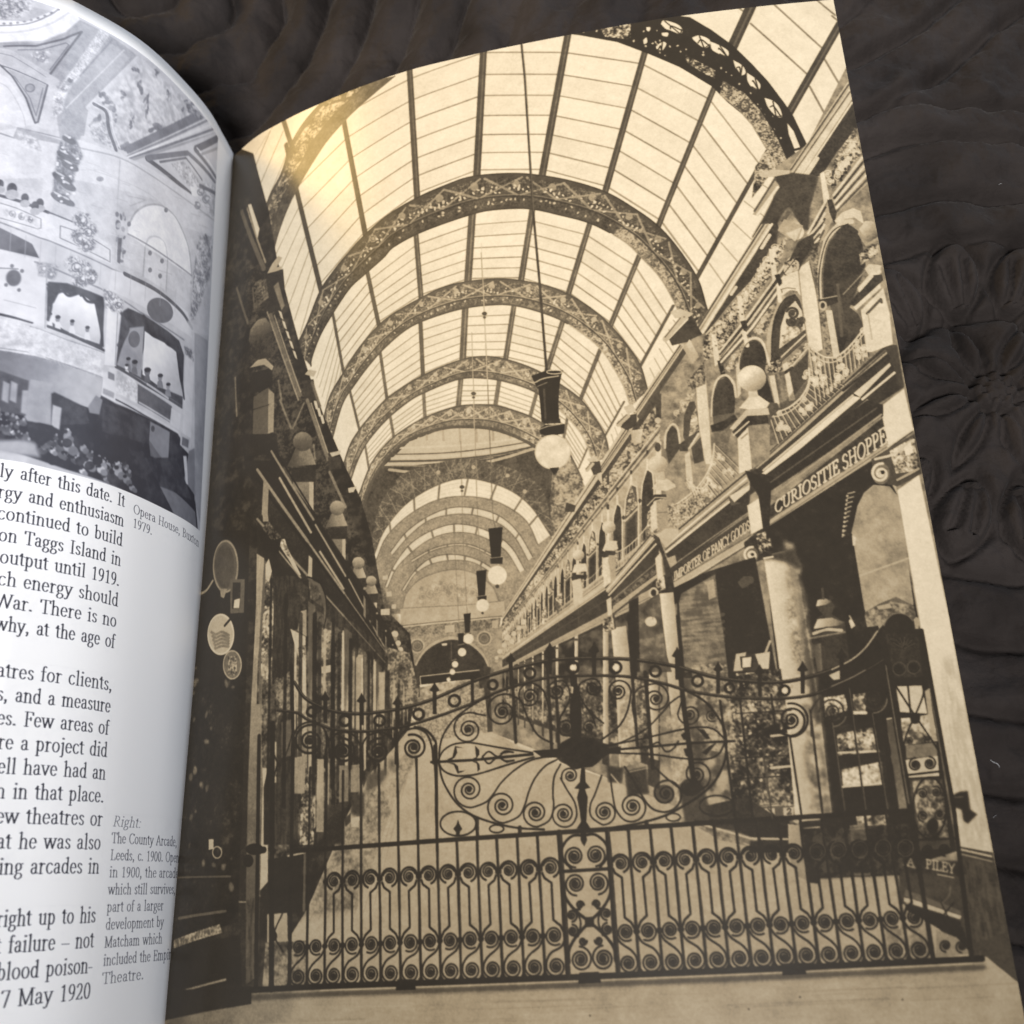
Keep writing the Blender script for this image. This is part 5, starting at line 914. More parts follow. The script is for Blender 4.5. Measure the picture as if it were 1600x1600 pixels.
# ------------------------------------------------------------------ the wrought-iron gate in the print
def arcade_gate(c, rs):
    INK = .1
    def X(x, y): return c.mm([(x, y)])[0]
    base = np.array([(451, 1548), (479, 1547), (507, 1545), (535, 1543), (565, 1542), (595, 1540), (626, 1539), (658, 1537), (689, 1535), (721, 1534), (754, 1533), (786, 1532), (819, 1530), (852, 1528)], float)
    baseR = np.array([(1000, 1519), (1036, 1517), (1070, 1516), (1105, 1514), (1140, 1513), (1175, 1511), (1210, 1509), (1245, 1508), (1280, 1506), (1315, 1505), (1351, 1503), (1386, 1502), (1421, 1500)], float)
    uL = c.mm(base)[:, 0]; uR = c.mm(baseR)[:, 0]
    p1, p2, p3, p4 = X(888, 1526)[0], X(966, 1521)[0], X(1457, 1498)[0], X(1517, 1496)[0]
    yB = -.0206; yRail = .0208; yU = .0106; yL = -.0088; yBot = -.0174
    BW = .00092
    def V(u, y0, y1, w=BW, t=INK):
        n = 6; P = [(u + rs.normal(0, .00004), y0 + (y1 - y0) * k / n) for k in range(n + 1)]
        c.stroke(P, np.array([w * rs.uniform(.88, 1.1) for _ in P]), t, page=True); c.stroke(np.array(P) + [w * .22, 0], w * .2, t + .2, .55, page=True)
    def Hh(u0, u1, y, w, t=INK): c.stroke([(u0, y), (u1, y)], w, t, page=True)
    # shadow and sill under the gate, the threshold stone and the pavement in front
    fl = [(.03, yB + .0005), (.268, yB + .0005), (.268, -.05), (.0, -.05), (.0, yB - .004)]
    c.grad(fl, (.15, yB), .56, (.15, -.034), .68, page=True); c.relief(fl, .52, .72, 'h', 1.0, .3, page=True); c.relief(fl, .52, .7, 40, 1, .35, page=True)
    c.grad([(.0, yB), (.05, yB), (.05, -.034), (0, -.034)], (.05, -.02), .5, (.0, -.03), .2, alpha=.7, page=True, soft=6)
    for k in range(22):
        y = -.023 - .0035 * rs.rand() ** .6 * 3; u = rs.uniform(.03, .24); c.stroke([(u, y), (u + rs.uniform(.01, .05), y + rs.uniform(-.0003, .0003))], rs.uniform(.0002, .0006), rs.choice([.48, .5, .72]), .5, page=True)
    for p in [(922, 1587), (1250, 1558), (1410, 1472 + 90), (1170, 1577)]: c.disc(p, 2, tone=.3)
    c.stroke([(.035, yB - .0022), (p4 + .003, yB - .0022)], .0016, .25, page=True, soft=2); c.stroke([(.06, yB - .0010), (p4, yB - .0010)], .0005, .74, .8, page=True)
    c.fill([(.0, yB + .001), (.036, yB + .001), (.036, yB - .004), (.02, yB - .0055), (0, yB - .008)], .11, page=True)
    c.fill([(p4 + .001, yB + .004), (.268, yB + .007), (.268, yB - .007), (p4 + .006, yB - .0012)], .2, page=True)
    # bottom and middle rails
    Hh(.036, p4 + .003, yB, .0017, .08); Hh(uL[0], X(1420, 1263)[0] + .001, yRail, .0014)
    for u in (X(634, 1540)[0], X(921, 1530)[0], X(1240, 1513)[0]): c.fill([(u - .0029, yB + .0012), (u + .0029, yB + .0012), (u + .0034, yB - .0018), (u - .0034, yB - .0018)], .07, page=True)
    def cell(ua, ub, side, row=True):
        """the iron between two bars: two scrolls joined by a cranked rod, and an S-scroll at the foot"""
        m = (ua + ub) / 2; r = min((ub - ua) * .36, .0026); w = .00058
        if row:
            a = 180 if side > 0 else 0
            c.scroll((m, yU), r * .92, 200 if side > 0 else -20, 2.1, side, w * .95, INK, page=True, k=.56)
            c.ring((m, yU), r * 1.12, r * 1.12, w * 1.25, INK, page=True, a0=-70 if side > 0 else -10, a1=190 if side > 0 else 250)
            e = m - side * r * 1.05
            c.stroke([(e, yU - r * .55), (e + side * r * .25, yU - r * 1.15), (m + side * .0001, yU - r * 1.75), (m, yL + r * 1.75), (m + side * r * .8, yL + r * 1.1), (m + side * r * 1.15, yL + r * .4)], w * 1.25, INK, page=True)
        c.scroll((m, yL), r * 1.14, 60 if side > 0 else 120, 2.5, side, w, INK, page=True, k=.6)
        return m, r, w
    bars = list(uL) + [p1]
    for i, (ua, ub) in enumerate(zip(bars[:-1], bars[1:])):
        m, r, w = cell(ua, ub, 1 if i % 2 else -1, i > 1)
        c.stroke([(ub - .0003, yL - r * .5), (m + r * .75, yL - r * 1.3), (m - r * .45, yBot + r * 1.55), (m - r * 1.05, yBot + r * .75), (m - r * 1.2, yBot)], w * 1.1, INK, page=True, smooth=True)
        c.scroll((m, yBot), r * 1.2, 180, 2.5, -1, w, INK, page=True, k=.58)
    bars = [p2] + list(uR) + [p3]
    for i, (ua, ub) in enumerate(zip(bars[:-1], bars[1:])):
        m, r, w = cell(ua, ub, -1 if i % 2 else 1)
        c.stroke([(ua + .0003, yL - r * .5), (m - r * .75, yL - r * 1.3), (m + r * .45, yBot + r * 1.55), (m + r * 1.05, yBot + r * .75), (m + r * 1.2, yBot)], w * 1.1, INK, page=True, smooth=True)
        c.scroll((m, yBot), r * 1.2, 0, 2.5, 1, w, INK, page=True, k=.58)
    for u in list(uL) + list(uR):
        V(u, yB, yRail)
        for y in (yU, yL): c.disc((u, y), .0010, .0009, tone=INK, page=True)
        c.fill([(u - .0012, yB + .0006), (u + .0012, yB + .0006), (u, yB + .0024)], INK, page=True)
    # centre meeting posts with scrolled panels
    for u in (p1, p2): V(u, yB, yRail, .0016)
    m = (p1 + p2) / 2; hw = (p2 - p1) / 2
    Hh(p1, p2, .0093, .0010)
    for s in (-1, 1):
        for (x, y, r, a, k) in [(.43, .0135, .0030, 90, 2.4), (.46, .0055, .0031, 90, 2.5), (.46, -.0158, .0033, -90, 2.6)]:
            c.scroll((m + s * hw * x, y), r * 1.08, a, k, -s, .0006, INK, page=True, k=.6)
        c.stroke([(m, .0195), (m + s * hw * .5, .0194), (m + s * hw * .9, .0165), (m + s * hw * .92, .0130), (m + s * hw * .6, .0100)], .0008, INK, page=True, smooth=True)
        c.stroke([(m + s * hw * .95, .0060), (m + s * hw * .92, .0020), (m + s * hw * .55, -.0020), (m, -.0055), (m - s * hw * .55, -.0092), (m - s * hw * .9, -.0130), (m - s * hw * .93, -.0165)], .0009, INK, page=True, smooth=True)
        c.scroll((m + s * hw * .34, -.0006), .0012, 180 if s > 0 else 0, 1.2, s, .0007, INK, page=True); c.scroll((m + s * hw * .32, -.0108), .0012, 180 if s > 0 else 0, 1.2, -s, .0007, INK, page=True)
        c.stroke([(m + s * hw * .55, -.0020), (m + s * hw * .36, -.0018)], .0007, INK, page=True)
        for y in (-.0034, -.0078): c.scroll((m + s * hw * .7, y), .0018, 90 if y > -.005 else -90, 2, s if y > -.005 else -s, .0006, INK, page=True, k=.5)
        c.stroke([(m + s * hw * .5, -.0018), (m + s * hw * .36, -.0056), (m + s * hw * .5, -.0094)], .0006, INK, page=True, smooth=True)
    c.fill([(m - .0014, -.0041), (m + .0014, -.0041), (m + .0014, -.0069), (m - .0014, -.0069)], INK, page=True); c.fill([(m - .0007, yRail), (m + .0007, yRail), (m + .0010, .0180), (m, .0162), (m - .0010, .0180)], INK, page=True)
    # tall bars above the middle rail
    def T(pts, w, t=INK, smooth=False): c.stroke(pts, w, t, smooth=smooth)
    for (x, y), u in zip([(479, 1200), (508, 1150), (537, 1205), (565, 1090), (592, 1195), (621, 1110), (652, 1186), (683, 1165)], uL[1:9]):
        V(u, yRail, X(x, y)[1])
    T([(426, 1130), (424, 1546)], 9, .1); T([(405, 1150), (400, 1548)], 7, .1); T([(456, 1040), (458, 1160), (452, 1542)], 6, .11)
    for P in ([(1234, 1150), (1252, 1272)], [(1266, 1110), (1285, 1270)], [(1300, 1130), (1319, 1267)], [(1326, 1075), (1352, 1265)], [(1362, 1115), (1386, 1264)]):
        T(P, 3.6, .13); T(np.array(P) + [1.2, 0], 1, .4) if P[0][0] > 1290 else None
    T([(1375, 985), (1384, 1040), (1427, 1300), (1458, 1497)], 7.5, .12); T([(1384, 1040), (1420, 1255)], 1.6, .42); T([(1440, 985), (1490, 1262), (1518, 1497)], 7, .1)
    T([(1156, 1090), (1176, 1280)], 3.6); T([(1125, 1095), (1150, 1288)], 4); T([(1190, 1160), (1207, 1280)], 2.6, .2); T([(1060, 1020), (1068, 1100), (1084, 1220)], 8, .11); T([(1008, 1050), (1020, 1200)], 6, .12)
    # top rails of both leaves
    out = [(460, 1066), (476, 1090), (500, 1104), (520, 1111), (550, 1115), (580, 1114), (610, 1110), (640, 1104), (680, 1091), (736, 1066), (780, 1051), (820, 1040), (860, 1032), (900, 1029), (960, 1029), (1000, 1032),
           (1050, 1040), (1080, 1048), (1116, 1058), (1160, 1064), (1218, 1066), (1267, 1057), (1305, 1045), (1335, 1030), (1355, 1012), (1374, 984)]
    inn = [(434, 1110), (464, 1114), (480, 1124), (500, 1132), (520, 1139), (560, 1143), (590, 1141), (630, 1135), (670, 1124), (718, 1107), (740, 1098), (770, 1084), (810, 1070), (850, 1060), (890, 1056), (960, 1056),
           (1000, 1060), (1040, 1069), (1070, 1078), (1100, 1084), (1150, 1090), (1200, 1092), (1230, 1091), (1267, 1086), (1305, 1072), (1355, 1047), (1380, 1032)]
    T(out, 5.6, smooth=True); T(inn, 4.6, smooth=True); T(np.array(out) + [0, -1.3], 1.1, .34, True); T(np.array(inn) + [0, -1.1], .9, .32, True)
    T([(1300, 1046), (1330, 1031), (1352, 1012), (1371, 986)], 2.2, .62, True); T([(1300, 1072), (1330, 1059), (1352, 1047)], 1.4, .5, True)
    for x, y, r in [(487, 1112, 7), (539, 1126, 8), (593, 1126, 8), (654, 1116, 8), (710, 1095, 8.5), (770, 1070, 7), (828, 1052, 8), (895, 1043, 8.5), (962, 1043, 8.5), (1024, 1049, 8), (1090, 1064, 8), (1140, 1075, 7), (1226, 1079, 7.5), (1290, 1064, 6)]:
        c.ring((x, y), r, r, 4.4, INK)
        if x in (895, 962, 1226): c.disc((x, y), 4.5, tone=.9)
    for x, y, s in [(508, 1090, 1), (565, 1093, 1), (621, 1097, 1), (679, 1076, 1), (738, 1058, .8), (798, 1030, 1), (859, 1014, 1), (928, 1015, 1.1), (992, 1018, 1.1), (1058, 1022, 1.1), (1122, 1044, 1), (1187, 1048, 1), (1254, 1044, 1.1), (1315, 1024, 1.1)]:
        c.fill([(x, y - 11 * s), (x + 2.2 * s, y - 6 * s), (x + 8 * s, y + 3 * s), (x + 3 * s, y + 5 * s), (x + 3.2 * s, y + 40), (x - 2.6 * s, y + 40), (x - 3 * s, y + 5 * s), (x - 8 * s, y + 3 * s), (x - 2 * s, y - 6 * s)], .11)
    for P in ([(855, 1035), (862, 1170)], [(868, 1060), (874, 1180)], [(986, 1030), (996, 1165)], [(800, 1050), (806, 1160)]): T(P, 5, .13)
    # the big oval and its hub
    T([(686, 1190), (687, 1170), (692, 1150), (706, 1128), (724, 1112), (748, 1096), (770, 1086)], 3, smooth=True); T([(1070, 1078), (1100, 1095), (1120, 1118), (1132, 1140), (1135, 1164), (1132, 1190), (1116, 1222), (1092, 1244), (1070, 1258), (1040, 1274), (1000, 1286), (960, 1293)], 3.6, smooth=True)
    T([(686, 1194), (692, 1220), (708, 1248), (726, 1266), (748, 1278), (780, 1288), (812, 1294), (850, 1296)], 3.2, smooth=True)
    hub = [(906 + 36 * math.cos(t) * (1 + .05 * math.sin(5 * t)), 1176 + 25 * math.sin(t) * (1 + .06 * math.cos(7 * t))) for t in np.linspace(0, 6.28, 40)]
    c.fill(hub, .085); c.relief(hub, .06, .15, 3.5, 1.2, .7); c.fill(wK(960, 865, 1160, 850, 1160, 920, 1040, 920), .1); c.fill(wL(180, 800, 260, 850, 350, 830, 350, 880, 250, 890, 180, 940), .11)
    S = c.scroll
    S((733, 1234), 28, 85, 2.7, 1, 2.7, INK, tail=wK(1130, 905, 960, 935, 830, 1010, 720, 1110, 650, 1210, 590, 1270))
    S((785, 1259), 27, 88, 2.7, 1, 2.8, INK, tail=wK(1150, 935, 1060, 985, 980, 1080, 930, 1190, 900, 1290, 850, 1380))
    S((837, 1270), 22, 85, 2.5, 1, 2.8, INK, tail=wK(1180, 970, 1130, 1070, 1120, 1200, 1125, 1310, 1090, 1410), k=.54)
    S((881, 1272), 20.5, 85, 2.5, 1, 2.7, INK, tail=wK(1180, 1080, 1230, 1170, 1290, 1270, 1305, 1370, 1270, 1440), k=.54); S((891, 1212), 14, 160, 2.0, 1, 2.6, INK, k=.5)
    S((944, 1269), 20, 95, 2.5, -1, 2.7, INK, tail=wL(200, 1060, 150, 1200, 112, 1290, 120, 1380), k=.54)
    S((988, 1260), 24, 92, 2.6, -1, 2.8, INK, tail=wL(270, 1080, 285, 1200, 310, 1320, 370, 1400), k=.55)
    S((1040, 1240), 29, 92, 2.5, -1, 3.2, .12, tail=wL(380, 990, 450, 1100, 530, 1240, 600, 1320)); S((1088, 1210), 26, 92, 2.5, -1, 3, .12, tail=wL(600, 980, 720, 1090, 850, 1180))
    c.disc(wL(690, 1200)[0], 16, 14, tone=.13, alpha=.7); c.disc(wL(900, 1150)[0], 17, 14, tone=.12, alpha=.8)
    S((732, 1140), 28, -60, 2.5, -1, 2.6, INK, tail=wK(590, 590)); S((785, 1112), 27, -90, 2.6, -1, 2.6, INK, tail=wK(1120, 810, 1000, 740, 920, 600, 870, 480, 790, 430)); S((828, 1088), 21, -80, 2.5, -1, 2.6, INK, tail=wK(1115, 700, 1080, 500, 1040, 390)); S((870, 1080), 16, -80, 2.2, -1, 2.5, INK, tail=wK(1180, 600, 1240, 490, 1250, 400, 1210, 325)); S((885, 1136), 12, 180, 2.2, 1, 2.4, INK, tail=wK(1240, 490, 1180, 600, 1160, 670)); T(wK(1165, 690, 1190, 740, 1260, 750), 2.4, smooth=True)
    S((926, 1075), 15, -95, 2.2, 1, 2.6, INK, tail=wL(215, 650, 140, 590, 70, 510, 25, 420, 35, 340)); S((920, 1136), 11, 0, 2.0, -1, 2.4, INK, tail=wL(70, 510, 130, 600)); S((966, 1080), 20, 10, 2.5, -1, 2.8, INK, tail=wL(200, 780, 330, 680, 400, 560)); S((1024, 1092), 24, -90, 2.5, 1, 2.8, .13, tail=wL(460, 640, 440, 480, 490, 380)); S((1078, 1116), 19, 180, 2.3, -1, 2.5, .12, tail=wL(220, 830, 350, 800, 540, 700, 680, 560, 740, 490, 830, 440)); S((1112, 1118), 10, 60, 2, 1, 2.2, .13)
    # leaf-shaped wings
    T(wK(225, 940, 260, 870, 330, 820, 420, 803, 500, 805, 700, 840, 960, 880), 2.6, smooth=True); T(wK(170, 955, 500, 938, 960, 893), 4); T(wK(225, 955, 265, 1020, 350, 1058, 450, 1060, 560, 1040, 750, 980, 970, 915), 2.8, smooth=True)
    for P in (wK(290, 935, 335, 915, 345, 870, 355, 828, 430, 845, 365, 840, 372, 880, 350, 920, 320, 940), wK(480, 935, 520, 915, 515, 870, 512, 825, 545, 860, 545, 895, 520, 930), wK(300, 960, 345, 975, 360, 1010, 375, 1045, 440, 1018, 385, 1025, 378, 985, 350, 962), wK(490, 950, 525, 965, 530, 1000, 530, 1030, 550, 1010, 545, 970, 525, 948)): c.fill(P, INK)
    T(wK(570, 910, 620, 872, 690, 912, 745, 870, 810, 878), 2.6, smooth=True); T(wK(570, 915, 620, 966, 690, 912, 745, 945, 815, 940), 2.6, smooth=True); c.fill(wK(700, 890, 745, 862, 800, 878, 750, 885), INK); c.fill(wK(700, 925, 750, 940, 815, 945, 760, 960), INK)
    T(wL(200, 835, 500, 775, 800, 705, 950, 682, 1070, 695, 1160, 770), 2.8, smooth=True); T(wL(220, 865, 600, 832, 900, 805, 1240, 790), 3.6); T(wL(220, 880, 600, 895, 800, 922, 1000, 932, 1110, 895, 1165, 800), 2.8, smooth=True); T(wL(560, 850, 640, 800, 700, 870, 760, 850, 800, 790), 2.4, smooth=True)
    for P in (wL(940, 690, 1000, 700, 1050, 770, 1020, 775, 980, 730), wL(980, 880, 1040, 830, 1100, 800, 1050, 860, 1020, 900), wL(820, 740, 880, 700, 880, 780, 840, 780), wL(840, 850, 890, 840, 900, 920, 860, 910)): c.fill(P, .12)
    # central spear
    c.fill(wK(1340, 1000, 1330, 1110, 1285, 1160, 1325, 1165, 1308, 1230, 1330, 1340, 1340, 1420, 1305, 1475, 1415, 1475, 1380, 1420, 1385, 1340, 1392, 1230, 1370, 1165, 1412, 1155, 1375, 1110, 1370, 1000), .09)
    c.fill(wK(1250, 270, 1310, 270, 1310, 330, 1330, 430, 1345, 580, 1340, 750, 1270, 750, 1250, 600, 1262, 400), .1); c.fill(wK(1262, 360, 1280, 370, 1275, 420, 1264, 415), .7)
    c.ring((716, 1287), 28, 19, 2.8, INK); c.fill(wK(378, 1400, 390, 1440, 412, 1475, 392, 1500, 392, 1530, 362, 1530, 362, 1500, 342, 1475, 368, 1440), INK); c.ring((776, 1295), 11, 6, 2.6, INK); c.ring((1052, 1277), 11, 6, 2.4, INK); c.ring((1120, 1259), 27, 16, 2.8, .12)
    for x, y in [(745, 1280), (812, 1293), (1010, 1284)]: V(X(x, y)[0], yRail, X(x, y)[1], .0012)
    # curls under the top rail, left and right leaf
    for x, y, r in [(484, 1158, 25), (536, 1174, 20), (591, 1174, 20), (646, 1168, 20)]:
        d = -1 if x in (484, 591) else 1
        S((x, y), r * 1.05, 250 if d > 0 else -70, 2.4, d, 3.6, .12, k=.55)
        T([(x - 28, y + 25), (x - 27, y), (x - 18, y - 22), (x + 2, y - 30), (x + 20, y - 22), (x + 29, y), (x + 31, y + 25)], 3.2, .12, True)
    T([(683, 1330), (682, 1180), (678, 1155), (664, 1140), (648, 1136)], 4, smooth=True)
    S((1236, 1125), 25, 90, 2.5, -1, 3.6, INK, tail=[(1205, 1085), (1208, 1110), (1214, 1140)]); c.ring((1236, 1125), 26, 26, 3.6, INK, a0=-100, a1=95)
    S((1302, 1112), 22, 180, 2.4, 1, 3, .16, tail=[(1268, 1150), (1268, 1110), (1285, 1088)]); c.ring((1302, 1112), 21, 23, 1.2, .44, a0=20, a1=90); S((1365, 1092), 20, 0, 2.4, 1, 3, .16); c.ring((1365, 1092), 21, 22, 1.3, .5, a0=0, a1=90)
    # side panel between the end posts
    c.fill(wM(810, 150, 800, 110, 830, 50, 900, 30, 960, 45, 1000, 100, 1010, 160), .13); c.ring((1405, 982), 24, 24, 1.6, .44, a0=190, a1=330); c.fill(wM(760, 90, 780, 65, 795, 110, 775, 130), .56); c.fill(wM(990, 70, 1010, 55, 1030, 80, 1020, 130, 1000, 130), .6)
    c.fill(wM(810, 160, 1020, 160, 1050, 430, 870, 440), .17, .8); 
    for k in range(7): a = -2.6 + k * .35; T([wM(930, 250)[0], (wM(930, 250)[0][0] + 22 * math.cos(a), wM(930, 250)[0][1] + 20 * math.sin(a))], 2.4, .1); T([wM(930, 252)[0], (wM(930, 252)[0][0] + 20 * math.cos(a), wM(930, 252)[0][1] + 18 * math.sin(a))], .8, .4)
    for x, y in [(900, 380), (990, 370)]: S(wM(x, y)[0], 9, 0, 2, 1, 2.4, .09); c.ring(wM(x, y)[0], 10, 10, .8, .36)
    T(wM(880, 490, 990, 660, 1080, 790, 1145, 890), 3.2); T(wM(1050, 430, 1050, 540, 1000, 670, 950, 780, 925, 870), 2.8, smooth=True); c.disc(wM(1000, 690)[0], 8, 9, tone=.1); T(wM(955, 490, 970, 650), 3)
    for x, y in [(1000, 980), (1090, 972)]: S(wM(x, y)[0], 10.5, 270, 2.4, 1 if x > 1040 else -1, 2.8, .1, k=.55)
    T(wM(945, 1045, 1165, 1020), 3.4); 
    for x, y in [(965, 830), (1070, 825)]: S(wM(x, y)[0], 6, 200, 1.5, 1, 2, .12)
    c.ring(wM(1090, 1250)[0], 26, 48, 3.2, .11); 
    for x, y in [(1045, 1160), (1130, 1150), (1050, 1300), (1150, 1290), (1110, 1370)]: S(wM(x, y)[0], 9, rs.uniform(0, 360), 1.8, 1, 2.6, .11)
    c.disc(wM(1110, 1360)[0], 9, 12, tone=.11); T(wM(1020, 1450, 1230, 1440), 3.2)
    for x, y in [(1080, 1515), (1185, 1510)]: S(wM(x, y)[0], 10, 90, 2.2, 1, 2.8, .1)
    T(wN(930, 250, 1170, 240), 3, .12); T(wN(1075, 660, 1130, 600, 1140, 540), 1.6, .36, True); T(wN(1080, 640, 1130, 740), 2.4, .12); T(wN(1160, 640, 1080, 740), 2.4, .12)
    for x, y in [(1110, 910), (1210, 915)]: S(wN(x, y)[0], 10, 90, 2.2, 1, 2.8, .1)
    for x, y in [(310, 320), (440, 310), (575, 310), (720, 300), (860, 300)]: c.ring(wN(x, y)[0], 12, 13, 1.4, .3, .8); c.ring(wN(x, y)[0], 8, 8, 1, .26, .8)
    # ---------------- press: softness of the half-tone and paper grain ----------------------
    c.blur(.62)
    t = c.a; mid = np.clip(4 * t * (1 - t), 0, 1)
    c.a = t + mid * (c.nz[25 if 25 in c.nz else 12] * .006 + c.nz[6] * .006 + c.nz[2.2] * .009)
    g = c.nz[2.2] * .006 + c.nz[3.5] * .005 + c.nz[12] * .003
    c.a = np.clip(c.a + g * (.5 + c.a), 0, 1)
    return c
# ------------------------------------------------------------------ a serif book face, drawn as pen strokes (x-height .46)
def _arc(cx, cy, rx, ry, a0, a1, n=14):
    t = np.radians(np.linspace(a0, a1, n)); return [(cx + rx * math.cos(q), cy + ry * math.sin(q)) for q in t]
def _sf(x, y, w=.075): return [(x - w, y), (x + w, y)]
XH, CH, AH, DH = .46, .66, .70, -.21
GLYPH_W = dict(zip("abcdefghijklmnopqrstuvwxyz", [.45, .50, .43, .50, .44, .30, .46, .52, .27, .26, .50, .27, .79, .53, .50, .51, .50, .37, .37, .30, .52, .48, .72, .48, .48, .43]))
GLYPH_W.update({'I': .33, 'T': .60, 'V': .66, 'W': .92, 'F': .54, 'M': .82, 'O': .70, 'H': .72, 'B': .60, 'L': .55, 'C': .64, 'R': .62, 'E': .58, 'U': .68, 'S': .50, 'P': .56, 'A': .66, 'N': .70, 'Y': .64, 'G': .68, 'D': .68,
                '1': .46, '9': .46, '7': .46, '2': .46, '0': .46, '.': .25, ',': .25, ':': .25, '-': .32, '–': .50, ' ': .25})
